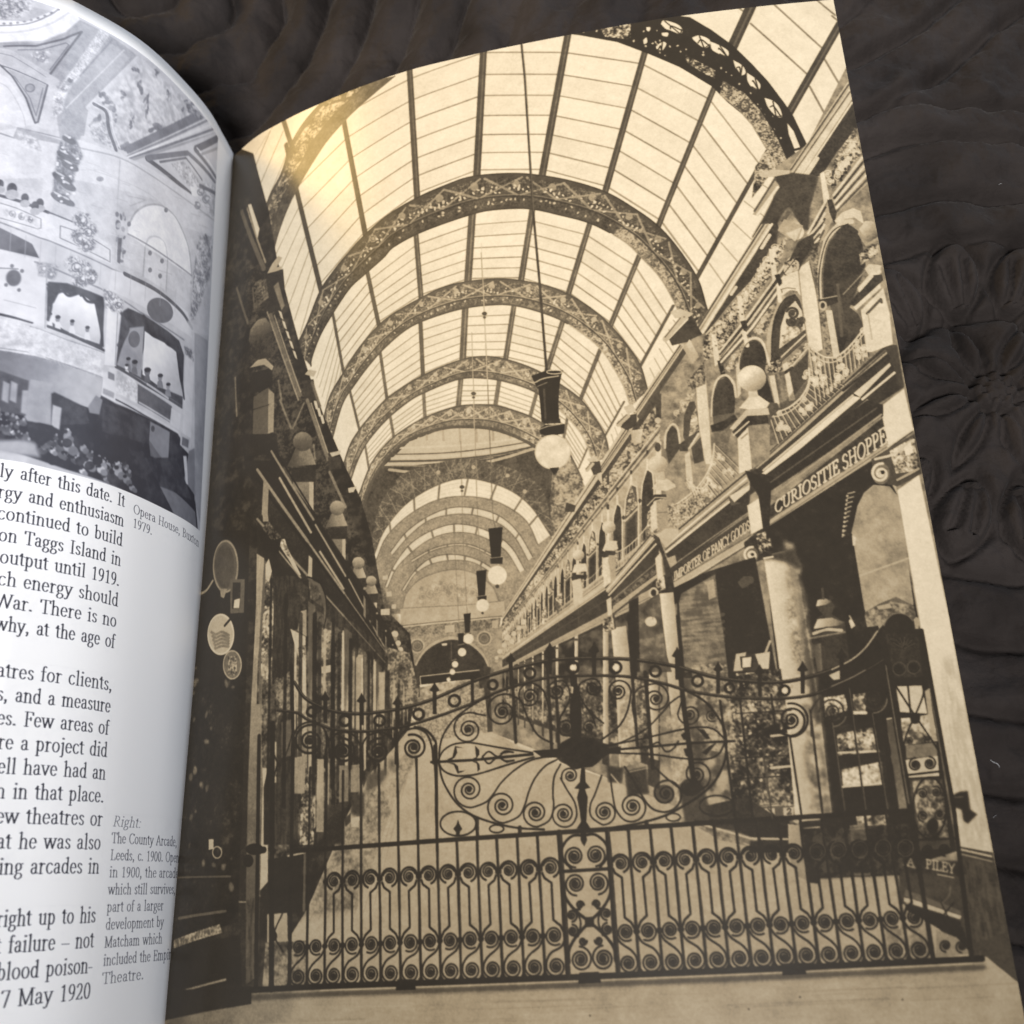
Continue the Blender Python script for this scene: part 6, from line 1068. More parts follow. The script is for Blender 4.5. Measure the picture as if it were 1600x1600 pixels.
def glyph_strokes(ch):
    A = _arc; S = _sf; x = XH
    stem = lambda X, y0, y1: [(X, y0), (X, y1)]
    flag = lambda X, y: [(X - .085, y - .05), (X, y - .005)]
    g = {
     'a': [[(.09, .34), (.12, .42)] + A(.21, .34, .11, .11, 130, 10), [(.32, .35), (.32, .09), (.35, .03), (.42, .04)], [(.32, .28)] + A(.19, .13, .115, .12, 70, 330)],
     'b': [stem(.12, .02, AH), flag(.12, AH), A(.26, .23, .16, .22, 160, -160, 20)],
     'c': [A(.24, .23, .17, .22, 40, 325, 20)],
     'd': [stem(.38, .02, AH), flag(.38, AH), A(.23, .23, .16, .22, 20, 340, 20), S(.42, .015, .05)],
     'e': [[(.08, .25), (.37, .25)] + A(.225, .23, .16, .22, 5, 322, 22)],
     'f': [[(.13, 0), (.13, .56)] + A(.22, .56, .09, .13, 180, 40), [(.03, .44), (.26, .44)], S(.13, .01)],
     'g': [A(.21, .30, .135, .15, 0, 360, 20), [(.33, .40), (.43, .44)], [(.13, .17), (.09, .10), (.15, .05), (.32, .04), (.40, -.03), (.38, -.13), (.25, -.20), (.10, -.18), (.05, -.10), (.10, -.01), (.17, .04)]],
     'h': [stem(.12, 0, AH), flag(.12, AH), [(.12, .33)] + A(.27, .31, .13, .13, 140, 0) + [(.40, 0)], S(.12, .01), S(.40, .01)],
     'i': [stem(.14, 0, x), flag(.14, x), S(.14, .01), [(.12, .61), (.165, .61)], [(.115, .635), (.17, .635)], [(.12, .66), (.165, .66)]],
     'j': [[(.15, x), (.15, -.10), (.10, -.19), (.02, -.18)], flag(.15, x), [(.12, .61), (.165, .61)], [(.115, .635), (.17, .635)], [(.12, .66), (.165, .66)]],
     'k': [stem(.12, 0, AH), flag(.12, AH), S(.12, .01), [(.38, .44), (.14, .21)], [(.22, .27), (.42, .01)], S(.41, .01), S(.37, .445)],
     'l': [stem(.14, 0, AH), flag(.14, AH), S(.14, .01)],
     'm': [stem(.12, 0, x), flag(.12, x), [(.12, .33)] + A(.26, .31, .125, .135, 140, 0) + [(.385, 0)], [(.385, .33)] + A(.525, .31, .13, .135, 140, 0) + [(.655, 0)], S(.12, .01), S(.385, .01), S(.655, .01)],
     'n': [stem(.12, 0, x), flag(.12, x), [(.12, .33)] + A(.27, .31, .135, .135, 140, 0) + [(.405, 0)], S(.12, .01), S(.405, .01)],
     'o': [A(.25, .23, .18, .22, 0, 360, 24)],
     'p': [stem(.12, DH, x), flag(.12, x), A(.26, .23, .16, .22, 160, -160, 20), S(.12, DH + .01)],
     'q': [stem(.38, DH, x), A(.23, .23, .16, .22, 20, 340, 20), S(.38, DH + .01)],
     'r': [stem(.12, 0, x), flag(.12, x), [(.12, .30), (.18, .40), (.26, .44), (.33, .40)], S(.12, .01, .085)],
     's': [[(.30, .36)] + A(.19, .345, .105, .095, 20, 200, 10) + [(.12, .28), (.25, .20)] + A(.19, .115, .115, .105, 40, -170, 12)],
     't': [[(.14, .58), (.14, .08), (.18, .01), (.27, .03)], [(.03, .44), (.26, .44)], [(.04, .45), (.14, .57)]],
     'u': [[(.12, x), (.12, .14)] + A(.25, .13, .13, .12, 180, 320), stem(.40, .02, x), flag(.12, x), flag(.40, x), S(.44, .015, .04)],
     'v': [[(.06, .44), (.24, .02)], [(.24, .02), (.42, .44)], S(.08, .445), S(.41, .445, .06)],
     'w': [[(.05, .44), (.20, .02)], [(.20, .02), (.35, .42)], [(.35, .44), (.50, .02)], [(.50, .02), (.66, .44)], S(.07, .445), S(.65, .445, .06), S(.35, .445, .06)],
     'x': [[(.07, .44), (.40, .01)], [(.39, .44), (.07, .01)], S(.09, .445), S(.38, .445), S(.08, .01), S(.40, .01)],
     'y': [[(.06, .44), (.24, .03)], [(.42, .44), (.24, .03), (.16, -.15), (.07, -.19), (.03, -.15)], S(.08, .445), S(.41, .445, .06)],
     'z': [[(.06, .44), (.36, .44), (.06, .01), (.37, .01)], S(.08, .40, .01)],
     'I': [stem(.165, 0, CH), S(.165, .01, .1), S(.165, CH - .01, .1)],
     'T': [stem(.30, 0, CH), [(.03, .52), (.04, .65), (.56, .65), (.57, .52)], S(.30, .01, .11)],
     'V': [[(.07, .65), (.33, .01)], [(.33, .01), (.59, .65)], S(.09, .65, .09), S(.57, .65, .08)],
     'W': [[(.06, .65), (.27, .01)], [(.27, .01), (.46, .62)], [(.46, .65), (.66, .01)], [(.66, .01), (.86, .65)], S(.08, .65, .08), S(.85, .65, .07)],
     'F': [stem(.15, 0, CH), [(.05, .65), (.48, .65), (.50, .52)], [(.15, .35), (.38, .35)], [(.38, .42), (.38, .28)], S(.15, .01, .1)],
     'M': [stem(.14, 0, CH), [(.14, .65), (.40, .04)], [(.40, .04), (.68, .65)], stem(.69, 0, CH), S(.14, .01, .08), S(.69, .01, .1), S(.10, .65, .07), S(.71, .65, .08)],
     'O': [A(.35, .33, .29, .33, 0, 360, 28)],
     'H': [stem(.15, 0, CH), stem(.57, 0, CH), [(.15, .34), (.57, .34)], S(.15, .01, .09), S(.57, .01, .09), S(.15, .65, .09), S(.57, .65, .09)],
     'B': [stem(.15, 0, CH), [(.06, .65), (.28, .65)] + A(.28, .50, .16, .15, 90, -90) + [(.15, .35)], [(.28, .35)] + A(.30, .18, .20, .17, 90, -90) + [(.06, .01)]],
     'L': [stem(.15, 0, CH), [(.06, .01), (.48, .01), (.51, .15)], S(.15, .65, .1)],
     'C': [A(.36, .33, .29, .33, 40, 322, 24), [(.59, .53), (.59, .64)]],
     'R': [stem(.15, 0, CH), [(.06, .65), (.28, .65)] + A(.28, .49, .17, .16, 90, -90) + [(.15, .33)], [(.28, .33), (.54, .02), (.60, .01)], S(.15, .01, .1)],
     'E': [stem(.15, 0, CH), [(.05, .65), (.48, .65), (.49, .53)], [(.15, .35), (.37, .35)], [(.37, .42), (.37, .28)], [(.05, .01), (.50, .01), (.53, .14)]],
     'U': [[(.14, .65), (.14, .22)] + A(.34, .22, .20, .21, 180, 360) + [(.54, .65)], S(.14, .65, .09), S(.54, .65, .08)],
     'S': [[(.41, .52)] + A(.25, .49, .16, .16, 20, 220, 12) + [(.20, .38), (.32, .29)] + A(.25, .17, .18, .17, 45, -165, 12)],
     'P': [stem(.15, 0, CH), [(.06, .65), (.28, .65)] + A(.28, .48, .19, .17, 90, -90) + [(.15, .31)], S(.15, .01, .1)],
     'A': [[(.05, .01), (.31, .65)], [(.31, .65), (.58, .01)], [(.16, .23), (.46, .23)], S(.08, .01, .08), S(.57, .01, .09)],
     'N': [stem(.14, 0, CH), [(.13, .65), (.56, .01)], stem(.57, 0, CH), S(.14, .01, .08), S(.57, .65, .08)],
     'Y': [[(.06, .65), (.31, .30)], [(.57, .65), (.31, .30)], stem(.31, 0, .30), S(.31, .01, .1)],
     'G': [A(.36, .33, .29, .33, 45, 350, 24), stem(.58, .06, .30), S(.56, .30, .09)],
     'D': [stem(.15, 0, CH), [(.06, .65), (.30, .65)] + A(.30, .33, .30, .32, 90, -90, 18) + [(.06, .01)]],
     '1': [stem(.25, 0, .64), [(.13, .56), (.25, .64)], S(.25, .01, .1)],
     '9': [A(.23, .45, .15, .19, 0, 360, 20), [(.38, .45), (.36, .22), (.26, .05), (.12, .0)]],
     '7': [[(.05, .54), (.07, .63), (.40, .63), (.20, 0)]],
     '2': [[(.07, .50)] + A(.22, .48, .14, .16, 160, 0) + [(.30, .30), (.06, .02), (.37, .02), (.40, .10)]],
     '0': [A(.23, .32, .165, .32, 0, 360, 24)],
     '.': [[(.09, .02), (.14, .02)], [(.085, .045), (.145, .045)], [(.09, .07), (.14, .07)]],
     ',': [[(.09, .02), (.14, .02)], [(.085, .045), (.145, .045)], [(.09, .07), (.14, .07)], [(.135, .04), (.135, -.03), (.08, -.11)]],
     ':': [[(.09, .02), (.14, .02)], [(.085, .045), (.145, .045)], [(.09, .40), (.14, .40)], [(.085, .375), (.145, .375)]],
     '-': [[(.04, .21), (.26, .21)]], '–': [[(.02, .21), (.48, .21)]], ' ': []}
    return g.get(ch, [])

def set_line(c, text, s0, s1, y, size, ink, heavy=.077, slant=0.0):
    """one line of type on the left page: from s0 (left end) to s1 (right end), baseline y, in page metres"""
    nat = sum(GLYPH_W.get(ch, .4) for ch in text if ch != ' ') + .02 * len(text); sp = text.count(' ')
    span = (s0 - s1)
    k = min(1.0, max(.70, (span / size - .30 * sp) / nat)) if sp else span / size / nat
    gap = (span / size - nat * k) / sp if sp else 0
    u = 0.0
    r = size * heavy / c.res * .5
    for ch in text:
        if ch == ' ':
            u += gap; continue
        for st in glyph_strokes(ch):
            p = np.array([(s0 - (u + gx * k + slant * gy) * size, y + gy * size) for gx, gy in st])
            c._lay(c._line(c.px(p), r, 2.8), ink, 1.0)
        u += (GLYPH_W.get(ch, .4) + .02) * k

BODY = ["ly after this date. It", "rgy and enthusiasm", "continued to build", "on Taggs Island in", "output until 1919.", "ch energy should", "War. There is no", "why, at the age of", "",
        "atres for clients,", "s, and a measure", "es. Few areas of", "re a project did", "ell have had an", "n in that place.", "ew theatres or", "at he was also", "ing arcades in", "",
        "right up to his", "t failure – not", "blood poison-", "7 May 1920"]
# where the visible left end of each line lies on the photograph, and its baseline at both ends
BODY_L = [(-1, 741), (-3, 767), (-4, 800), (-2, 832), (0, 865), (-3, 899), (-8, 930), (-9, 984), 0, (-6, 1050), (-6, 1092), (-5, 1124), (-3, 1160), (-4, 1198), (-7, 1238), (-7, 1278), (-6, 1320), (-3, 1363), 0, (-6, 1443), (-8, 1488), (-6, 1526), (0, 1572)]
CAPTION = ["The County Arcade,", "Leeds, c. 1900. Opened", "in 1900, the arcade,", "which still survives, as", "part of a larger", "development by", "Matcham which", "included the Empire", "Theatre."]

def print_left():
    c = Sheet(left_surf, 0.0, .150, Y_BOT, Y_TOP + .0014, .00016, .97, .08)
    rs = np.random.RandomState(11)
    opera(c, rs)
    c.blur(1.0)
    # type
    INK = .07
    M = .0655
    for i, t in enumerate(BODY):
        if not t: continue
        y = .1337 - i * .00694
        x, py = BODY_L[i]
        s0 = page_coords([(x, py)], left_surf, .1)[0][0]
        set_line(c, t, s0, M, y, .0066, INK)
    y = c.mm([(212, 803)])[0][1]
    set_line(c, "Opera House, Buxton", c.mm([(208, 803)])[0][0], .0195, y, .0049, .10, .070); set_line(c, "1979.", c.mm([(207, 824)])[0][0], c.mm([(238, 836)])[0][0], y - .0050, .0049, .10, .070)
    S0 = c.mm([(172, 1345)])[0][0]
    yb = c.mm([(180, 1291)])[0][1]
    set_line(c, "Right:", S0, S0 - .0135, yb, .0047, .10, .058, slant=.22)
    ends = [.0262, .0196, .0225, .0205, .0330, .0325, .0330, .0245, .0420]
    for i, t in enumerate(CAPTION): set_line(c, t, S0, ends[i], yb - (i + 1) * .00503, .0047, .10, .068)
    g = c.nz[3.5] * .004 + c.nz[12] * .004
    c.a = np.clip(c.a + g, 0, 1)
    return c

def opera(c, rs):
    """the theatre auditorium printed at the head of the left page"""
    wS = win(0, 0, 3.2); wT = win(0, 450, 4)
    s_l, s_r = .150, .0195
    y0 = c.mm([(150, 750)])[0][1] - .0003; y1 = .3192
    pic = [(s_l, y1), (s_r, y1), (s_r, y0), (s_l, y0)]
    P = lambda pts, t, **k: c.fill(pts, t, **{'soft': .9, **k})
    RL = lambda pts, lo, hi, size=3.5, gain=1.3, alpha=1.0, **k: c.relief(pts, lo + .12 * (1 - lo), hi, size, gain * .85, alpha, **{'soft': 2.2, **k})
    c.fill(pic, .74, page=True); RL(pic, .68, .8, 40, 1, .7, page=True)
    edge = [(s_r, y1), (s_l, y1)]
    # ceiling: dome ring, coffers
    P(wS(-120, 0, 400, 100, 330, 160, 200, 212, 0, 218, -120, 215), .66); P(wS(-60, 100, 130, 110, 250, 60, 330, 10, 400, 98, 330, 158, 210, 205, 0, 214, -60, 212), .93); c.stroke(wS(-40, 130, 130, 120, 240, 80, 310, 35), 2, .45, smooth=True); c.stroke(wS(-40, 165, 130, 155, 260, 115, 350, 60), 3, .78, smooth=True)
    for k in range(9): c.disc(wS(20 + k * 34, 118 - (k / 8.) ** 2 * 70)[0], 2.6, 1.8, tone=.5)
    P(wS(-80, -60, 170, -40, 160, 50, 100, 90, 0, 95, -80, 90), .55); RL(wS(-80, -60, 170, -40, 160, 50, 100, 90, 0, 95, -80, 90), .2, .9, 6, 1.6)
    P(wS(-80, 218, 200, 214, 330, 162, 400, 100, 520, 160, 470, 250, 300, 470, 250, 370, 60, 250, -80, 230), .56); P(wS(30, 235, 180, 228, 320, 190, 405, 155, 350, 260, 250, 372), .62); c.stroke(wS(20, 232, 180, 230, 320, 195, 410, 158, 250, 372), 2.6, .26); c.stroke(wS(90, 250, 200, 250, 330, 215, 345, 225, 250, 350), 1.4, .36); RL(wS(150, 270, 250, 250, 240, 320, 180, 300), .4, .86, 3.5, 1.4)
    P(wS(-20, 240, 60, 255, 250, 372, 300, 400, 295, 430, 230, 420, 60, 340, -20, 320), .7); c.stroke(wS(-20, 262, 60, 280, 230, 385), 1.6, .46); c.stroke(wS(-20, 320, 60, 345, 230, 420), 2.4, .34)
    P(wS(40, 345, 235, 425, 185, 615, 165, 600, 120, 470), .62); c.stroke(wS(0, 325, 60, 380, 130, 490, 175, 615, 190, 610, 238, 425), 2.6, .26); c.stroke(wS(70, 380, 150, 490, 180, 580, 215, 440), 1.3, .4); c.disc(wS(150, 440)[0], 8, 7, tone=.5); c.ring(wS(150, 440)[0], 7, 6, 2, .36)
    P(wS(-40, 350, 40, 390, 130, 520, 170, 620, 100, 640, -40, 600), .84); c.stroke(wS(-40, 400, 40, 440, 110, 560, 130, 640), 1.2, .66, smooth=True)
    P(wS(300, 470, 470, 250, 520, 160, 700, 290, 560, 420, 430, 540, 400, 700, 300, 700, 280, 560), .58); c.grad(wS(330, 470, 470, 270, 560, 220, 650, 290, 450, 500, 420, 680, 320, 680), wS(560, 230)[0], .64, wS(400, 620)[0], .56)
    P(wS(500, 150, 545, 175, 330, 470, 310, 560, 260, 600, 270, 480), .84); RL(wS(500, 150, 545, 175, 330, 470, 310, 560, 260, 600, 270, 480), .5, .92, 3.5, 1.4); c.stroke(wS(620, 250, 330, 540), 1.4, .76); c.stroke(wS(690, 290, 440, 540), 5, .8); c.stroke(wS(560, 200, 400, 380), 2, .5)
    # frieze with figures, upper right
    P(wS(440, 545, 700, 300, 1010, 560, 1000, 600, 640, 770, 590, 770, 540, 600), .76); RL(wS(460, 540, 700, 320, 1000, 560, 640, 740, 590, 700), .62, .9, 12, 1.3)
    for x, y, a, b, r in [(670, 350, 10, 6, .6), (700, 430, 8, 14, .3), (735, 500, 5, 22, 0), (620, 470, 9, 8, .5), (770, 640, 16, 10, -.3), (660, 600, 5, 12, 0), (840, 470, 4, 12, .1), (520, 490, 12, 10, .6), (560, 540, 9, 12, .2), (575, 600, 5, 12, 0), (790, 360, 10, 6, .8), (940, 530, 10, 12, 0), (610, 730, 14, 10, 0), (500, 680, 12, 6, .2), (480, 600, 10, 14, .4)]:
        [c.disc((wS(x, y)[0][0] + rs.normal(0, a * .35), wS(x, y)[0][1] + rs.normal(0, b * .45)), a * rs.uniform(.2, .45), b * rs.uniform(.15, .4), tone=rs.choice([.3, .38, .46, .62]), alpha=.8, rot=r + rs.normal(0, .4), soft=.8) for _ in range(9)]
    RL(wS(450, 620, 540, 600, 560, 740, 460, 700), .4, .84, 6, 1.4); c.stroke(wS(470, 520, 530, 560, 545, 650, 580, 750), 6, .28, smooth=True); c.stroke(wS(490, 520, 550, 560, 565, 650, 600, 740), 2, .9, smooth=True)
    P(wS(620, 735, 985, 555, 1020, 590, 640, 775), .4); RL(wS(930, 520, 1000, 560, 1010, 600, 940, 560), .15, .6, 3.5, 1.5); P(wS(630, 775, 1030, 590, 1100, 670, 680, 800), .86)
    for k in range(4): c.stroke(wS(640, 782 + k * 8, 1040 + k * 14, 600 + k * 22), 2, (.5, .95, .42, .6)[k])
    P(wS(730, 795, 1080, 660, 1112, 720, 1090, 990, 960, 980), .82); c.stroke(wS(735, 795, 960, 975), 7, .3); c.stroke(wS(740, 790, 940, 765, 1080, 920), 5, .42); c.stroke(wS(800, 810, 930, 790, 1010, 900), 2.4, .4); c.stroke(wS(975, 750, 1080, 890), 6, .4); c.stroke(wS(980, 745, 1090, 690), 4, .36); c.stroke(wS(985, 740, 1090, 880), 2, .95); c.stroke(wS(1010, 770, 1090, 740), 1.5, .6)
    P(wS(860, 830, 910, 810, 980, 900, 950, 930), .6); RL(wS(850, 820, 920, 805, 1000, 910, 940, 930), .4, .95, 6, 1.4); RL(wS(950, 920, 1090, 920, 1080, 1090, 990, 1060), .5, .98, 6, 1.5); P(wS(950, 930, 1000, 940, 1010, 985, 960, 980), .95); c.stroke(wS(1000, 930, 1080, 970), 3, .4)
    # walls, cornice, pendants
    P(wS(-40, 660, 100, 640, 300, 690, 400, 700, 640, 790, 960, 975, 1080, 1110, 1080, 1200, 900, 1130, 780, 1000, 600, 950, 380, 900, -40, 900), .84); c.stroke(wS(400, 740, 600, 790, 760, 880, 960, 1020, 1080, 1110), 2, .62, smooth=True); c.stroke(wS(-40, 655, 70, 690, 90, 640, 300, 690, 400, 740), 3, .55); P(wS(70, 690, 90, 640, 300, 700, 295, 720, 190, 700, 210, 760, 170, 740), .6); RL(wS(80, 650, 180, 690, 210, 760, 110, 720), .5, .95, 6, 1.4); c.stroke(wS(600, 800, 585, 1050, 575, 1300), 2, .7); c.stroke(wS(430, 840, 600, 900, 760, 980, 900, 1120), 1.5, .74, smooth=True); c.stroke(wS(360, 850, 500, 850, 590, 890), 1.2, .74)
    P(wS(80, 720, 205, 770, 205, 900, 80, 860), .8); P(wS(240, 720, 300, 730, 260, 1060, 200, 1040), .82)
    RL(wS(320, 670, 380, 690, 415, 780, 380, 850, 340, 1030, 260, 970, 285, 780, 300, 700), .14, .66, 6, 1.4, bias=-.15)
    for x, y, a in [(345, 700, 12), (330, 780, 16), (350, 830, 15), (310, 890, 17), (340, 930, 14), (300, 990, 16), (340, 1010, 12)]: c.disc(wS(x, y)[0], a, a * .42, tone=.24, rot=.5, soft=.8); c.disc((wS(x, y)[0][0] - 3, wS(x, y)[0][1] - 6), a * .5, 1.6, tone=.72, rot=.5, soft=.5)
    for _ in range(14): x, y = rs.uniform(280, 400), rs.uniform(680, 1020); c.disc(wS(x, y)[0], 2.5, 1.8, tone=.9)
    c.disc(wS(500, 895)[0], 6, 4, tone=.5); c.stroke(wS(640, 980, 730, 1000, 650, 1030), 1.4, .64)
    # big lunette
    P(wS(640, 1130, 680, 1060, 740, 1025, 810, 1030, 880, 1090, 940, 1230, 960, 1380, 800, 1300, 640, 1170), .95); c.stroke(wS(640, 1130, 680, 1060, 740, 1025, 810, 1030, 880, 1090, 940, 1230, 960, 1390), 2.4, .6, smooth=True); P(wS(730, 1220, 770, 1180, 820, 1210, 835, 1285, 740, 1230), 1.0); c.stroke(wS(725, 1240, 745, 1190, 790, 1185, 825, 1220, 838, 1290), 2, .78, smooth=True)
    c.stroke(wS(640, 1170, 960, 1380), 2.4, .5); P(wS(620, 1180, 960, 1390, 940, 1500, 600, 1320), .8); c.stroke(wS(725, 1240, 715, 1380), 2.4, .62); c.stroke(wS(838, 1300, 830, 1460), 2.4, .62); P(wS(730, 1250, 835, 1310, 825, 1450, 722, 1385), .86)
    for x, y in [(750, 1265), (810, 1305), (750, 1350), (800, 1380), (830, 1050), (645, 1120)]: c.disc(wS(x, y)[0], 3, 4, tone=.4)
    for x, y, h in [(605, 1080, 1), (600, 1140, 1), (597, 1200, .9), (598, 1260, .9), (1010, 1200, .9), (1020, 1240, .9), (970, 1400, .9), (985, 1350, .9), (1040, 1220, .7), (1020, 1320, 1)]: [c.disc((wS(x, y)[0][0] + rs.normal(0, 3), wS(x, y)[0][1] + rs.normal(0, 6)), rs.uniform(1.5, 4) * h, rs.uniform(2, 6) * h, tone=rs.choice([.28, .36, .5, .7]), alpha=.85, soft=.7, rot=rs.normal(0, .3)) for _ in range(6)]
    P(wS(590, 1190, 610, 1190, 600, 1320, 585, 1310), .28); RL(wS(990, 1180, 1060, 1180, 1050, 1380, 970, 1600, 950, 1600, 970, 1340), .25, .9, 6, 1.4)
    # balcony with people, ornament panels
    P(wS(-60, 960, 0, 970, 240, 1060, 350, 1105, 560, 1230, 555, 1320, 370, 1250, 200, 1190, -60, 1100), .85); c.stroke(wS(-60, 965, 0, 978, 110, 1010, 240, 1062), 6, .2); c.stroke(wS(240, 1062, 360, 1108), 3, .3); c.stroke(wS(0, 1015, 80, 1040, 205, 1095, 205, 1140, 190, 1145, 0, 1090), 1.6, .4); RL(wS(20, 1040, 180, 1090, 180, 1130, 20, 1080), .6, .95, 6, 1.3); c.stroke(wS(305, 1130, 420, 1170, 550, 1250, 550, 1310, 300, 1190, 302, 1130), 2, .45); c.stroke(wS(0, 1112, 200, 1190, 390, 1265, 560, 1345, 640, 1380), 3, .5)
    for x, y, r in [(60, 945, 8), (125, 990, 6), (200, 1015, 6), (0, 920, 6), (175, 1030, 6), (-30, 915, 7)]: c.disc(wS(x, y)[0], r, r * 1.2, tone=.2); c.disc(wS(x, y + 28)[0], r * 1.3, r, tone=.62)
    for x, y in [(410, 1100), (440, 1150), (400, 1180), (430, 1220), (410, 1340), (440, 1380), (400, 1400), (370, 1320)]: RL([(wS(x, y)[0][0] + 15 * math.cos(a), wS(x, y)[0][1] + 13 * math.sin(a)) for a in np.linspace(0, 6.2, 12)], .14, .84, 3.5, 1.5)
    P(wS(-40, 1130, 0, 1140, 160, 1220, 195, 1290, 0, 1245, -40, 1240), .32); c.grad(wS(-40, 1130, 0, 1140, 160, 1220, 195, 1290, 0, 1245, -40, 1240), wS(0, 1140)[0], .36, wS(160, 1280)[0], .26)
    P(wS(-40, 1245, 0, 1248, 190, 1300, 250, 1400, 235, 1640, -40, 1600), .82);
    for x, y in [(30, 1425), (95, 1450), (110, 1355), (60, 1330)]: c.disc(wS(x, y)[0], 3, tone=.4)
    c.stroke(wS(-20, 1340, 90, 1345), 2, .44)
    c.stroke(wS(175, 1310, 400, 1400, 560, 1470, 700, 1560, 920, 1700), 3, .5); P(wS(560, 1350, 640, 1370, 940, 1560, 960, 1690, 760, 1560, 540, 1450), .84); c.stroke(wS(625, 1370, 780, 1450, 900, 1550, 960, 1640), 6, .24, smooth=True); c.disc(wT(1000, 140)[0], 22, 18, tone=.3, rot=.7)
    # boxes with curtains
    RL(wS(180, 1310, 300, 1330, 270, 1400, 190, 1380), .3, .8, 6, 1.4)
    P(wT(295, 0, 300, -40, 420, -30, 560, 20, 655, 60, 640, 380, 290, 240), .16)
    P(wT(310, 120, 340, 90, 380, 10, 400, 30, 440, 45, 500, 30, 540, 80, 590, 100, 615, 220, 630, 300, 620, 350, 500, 310, 400, 260, 300, 200), .84); c.grad(wT(310, 120, 340, 90, 380, 10, 440, 45, 500, 30, 590, 100, 630, 300, 620, 350, 400, 260), wT(450, 80)[0], .95, wT(420, 260)[0], .72); c.disc(wT(505, 40)[0], 2.4, 4, tone=.2)
    P(wT(735, 380, 760, 150, 800, 125, 900, 170, 1050, 270, 1120, 330, 1150, 420, 1140, 740, 940, 610, 720, 490), .17)
    P(wT(905, 270, 960, 310, 1040, 350, 1100, 400, 1120, 560, 1145, 680, 1000, 620, 900, 540, 870, 480, 900, 380), .68); c.grad(wT(905, 270, 960, 310, 1040, 350, 1100, 400, 1120, 560, 1145, 680, 1000, 620, 890, 540), wT(1000, 400)[0], .96, wT(1120, 650)[0], .66); P(wT(760, 380, 810, 250, 900, 240, 890, 420, 880, 560, 730, 480), .55); c.disc(wT(838, 320)[0], 9, 13, tone=.28)
    for x, y, r, t in [(360, 190, 7, .3), (450, 215, 6, .26), (545, 255, 6, .24), (310, 170, 6, .5), (800, 450, 6, .3), (840, 470, 8, .24), (920, 520, 9, .2), (1000, 555, 7, .34), (1050, 610, 6, .4), (790, 490, 5, .8)]:
        c.disc(wT(x, y + 6)[0], r * .5, r * .7, tone=t + .16, soft=.5); c.fill(wT(x - 18, y + 66, x - 16, y + 34, x - 4, y + 22, x + 12, y + 28, x + 20, y + 70), .86 if x < 600 else t + .08, smooth=True, soft=.7); c.disc(wT(x + 2, y - 8)[0], r * .6, r * .45, tone=.14, soft=.4)
    c.stroke(wT(300, 240, 420, 285, 520, 330, 650, 390), 5, .18); c.stroke(wT(725, 495, 900, 600, 1135, 745), 4, .2); c.stroke(wT(920, 600, 1050, 690), 3, .7)
    P(wT(650, 60, 690, 20, 770, 80, 760, 160, 740, 200, 725, 490, 650, 480, 670, 150), .9); RL(wT(640, 0, 700, 20, 775, 80, 760, 170, 660, 130), .3, .95, 3.5, 1.4); c.stroke(wT(735, 160, 720, 480), 2, .6); P(wT(1160, 370, 1215, 430, 1190, 1000, 1140, 940), .84); RL(wT(1150, 360, 1215, 400, 1210, 460, 1160, 420), .15, .8, 3.5, 1.5)
    # box fronts, mouldings
    P(wT(-80, 180, 0, 190, 180, 240, 420, 330, 650, 410, 645, 560, 440, 480, 180, 420, -80, 370), .87); RL(wT(-80, 190, 180, 270, 420, 350, 640, 430, 640, 550, 440, 470, 180, 400, -80, 360), .72, .96, 12, 1.3, .7); c.stroke(wT(-80, 160, 0, 165, 110, 190, 200, 215), 5, .16); c.stroke(wT(0, 375, 170, 400, 300, 440, 640, 560), 2, .5); c.stroke(wT(190, 240, 420, 325, 650, 405), 2, .55); c.stroke(wT(40, 130, 100, 130, 180, 180), 1.6, .5); P(wT(-60, -60, 290, 0, 290, 240, 190, 210, 0, 150, -60, 140), .84); P(wT(180, 290, 190, 400, 290, 430, 280, 460, 175, 430), .8)
    P(wT(720, 500, 860, 590, 860, 720, 640, 620, 645, 490), .84); RL(wT(730, 510, 860, 590, 855, 720, 720, 650), .6, .95, 6, 1.4); P(wT(860, 600, 1075, 740, 1060, 840, 860, 720), .26); P(wT(1070, 750, 1130, 790, 1120, 890, 1065, 850), .84); c.stroke(wT(870, 715, 1060, 830), 2.4, .7); c.stroke(wT(720, 680, 900, 780, 1110, 900), 4, .82); c.stroke(wT(720, 695, 900, 795, 1110, 915), 2, .2); P(wT(640, 580, 725, 630, 720, 715, 625, 670), .84); P(wT(645, 625, 715, 655, 710, 690, 640, 660), .55); P(wT(675, 520, 715, 540, 715, 580, 675, 565), .4)
    c.disc(wS(68, 1390)[0], 12, 13, tone=.3); c.ring(wS(68, 1390)[0], 12, 13, 1.6, .6)
    for x, y in [(30, 1425), (95, 1450), (110, 1355), (60, 1330)]: c.disc(wS(x, y)[0], 3, tone=.4)
    c.stroke(wS(-20, 1340, 90, 1345), 2, .44); c.stroke(wS(235, 1320, 225, 1640), 2, .6); c.stroke(wS(20, 1500, 180, 1540), 1.4, .6)
    # swags of the curtains, mouldings and plaster swirls
    for P_, w, t in [(wT(300, -20, 340, 30, 390, 20, 430, 48, 500, 34, 545, 82, 600, 90), 5, .14), (wT(600, 80, 630, 200, 640, 360), 5, .15), (wT(300, 0, 320, 100, 300, 200), 4, .16), (wT(900, 180, 940, 280, 1010, 310, 1050, 350, 1110, 370), 6, .15), (wT(1100, 360, 1130, 520, 1150, 690), 5, .16), (wT(760, 160, 800, 260, 740, 360), 5, .2)]: c.stroke(P_, w, t, smooth=True, soft=.8)
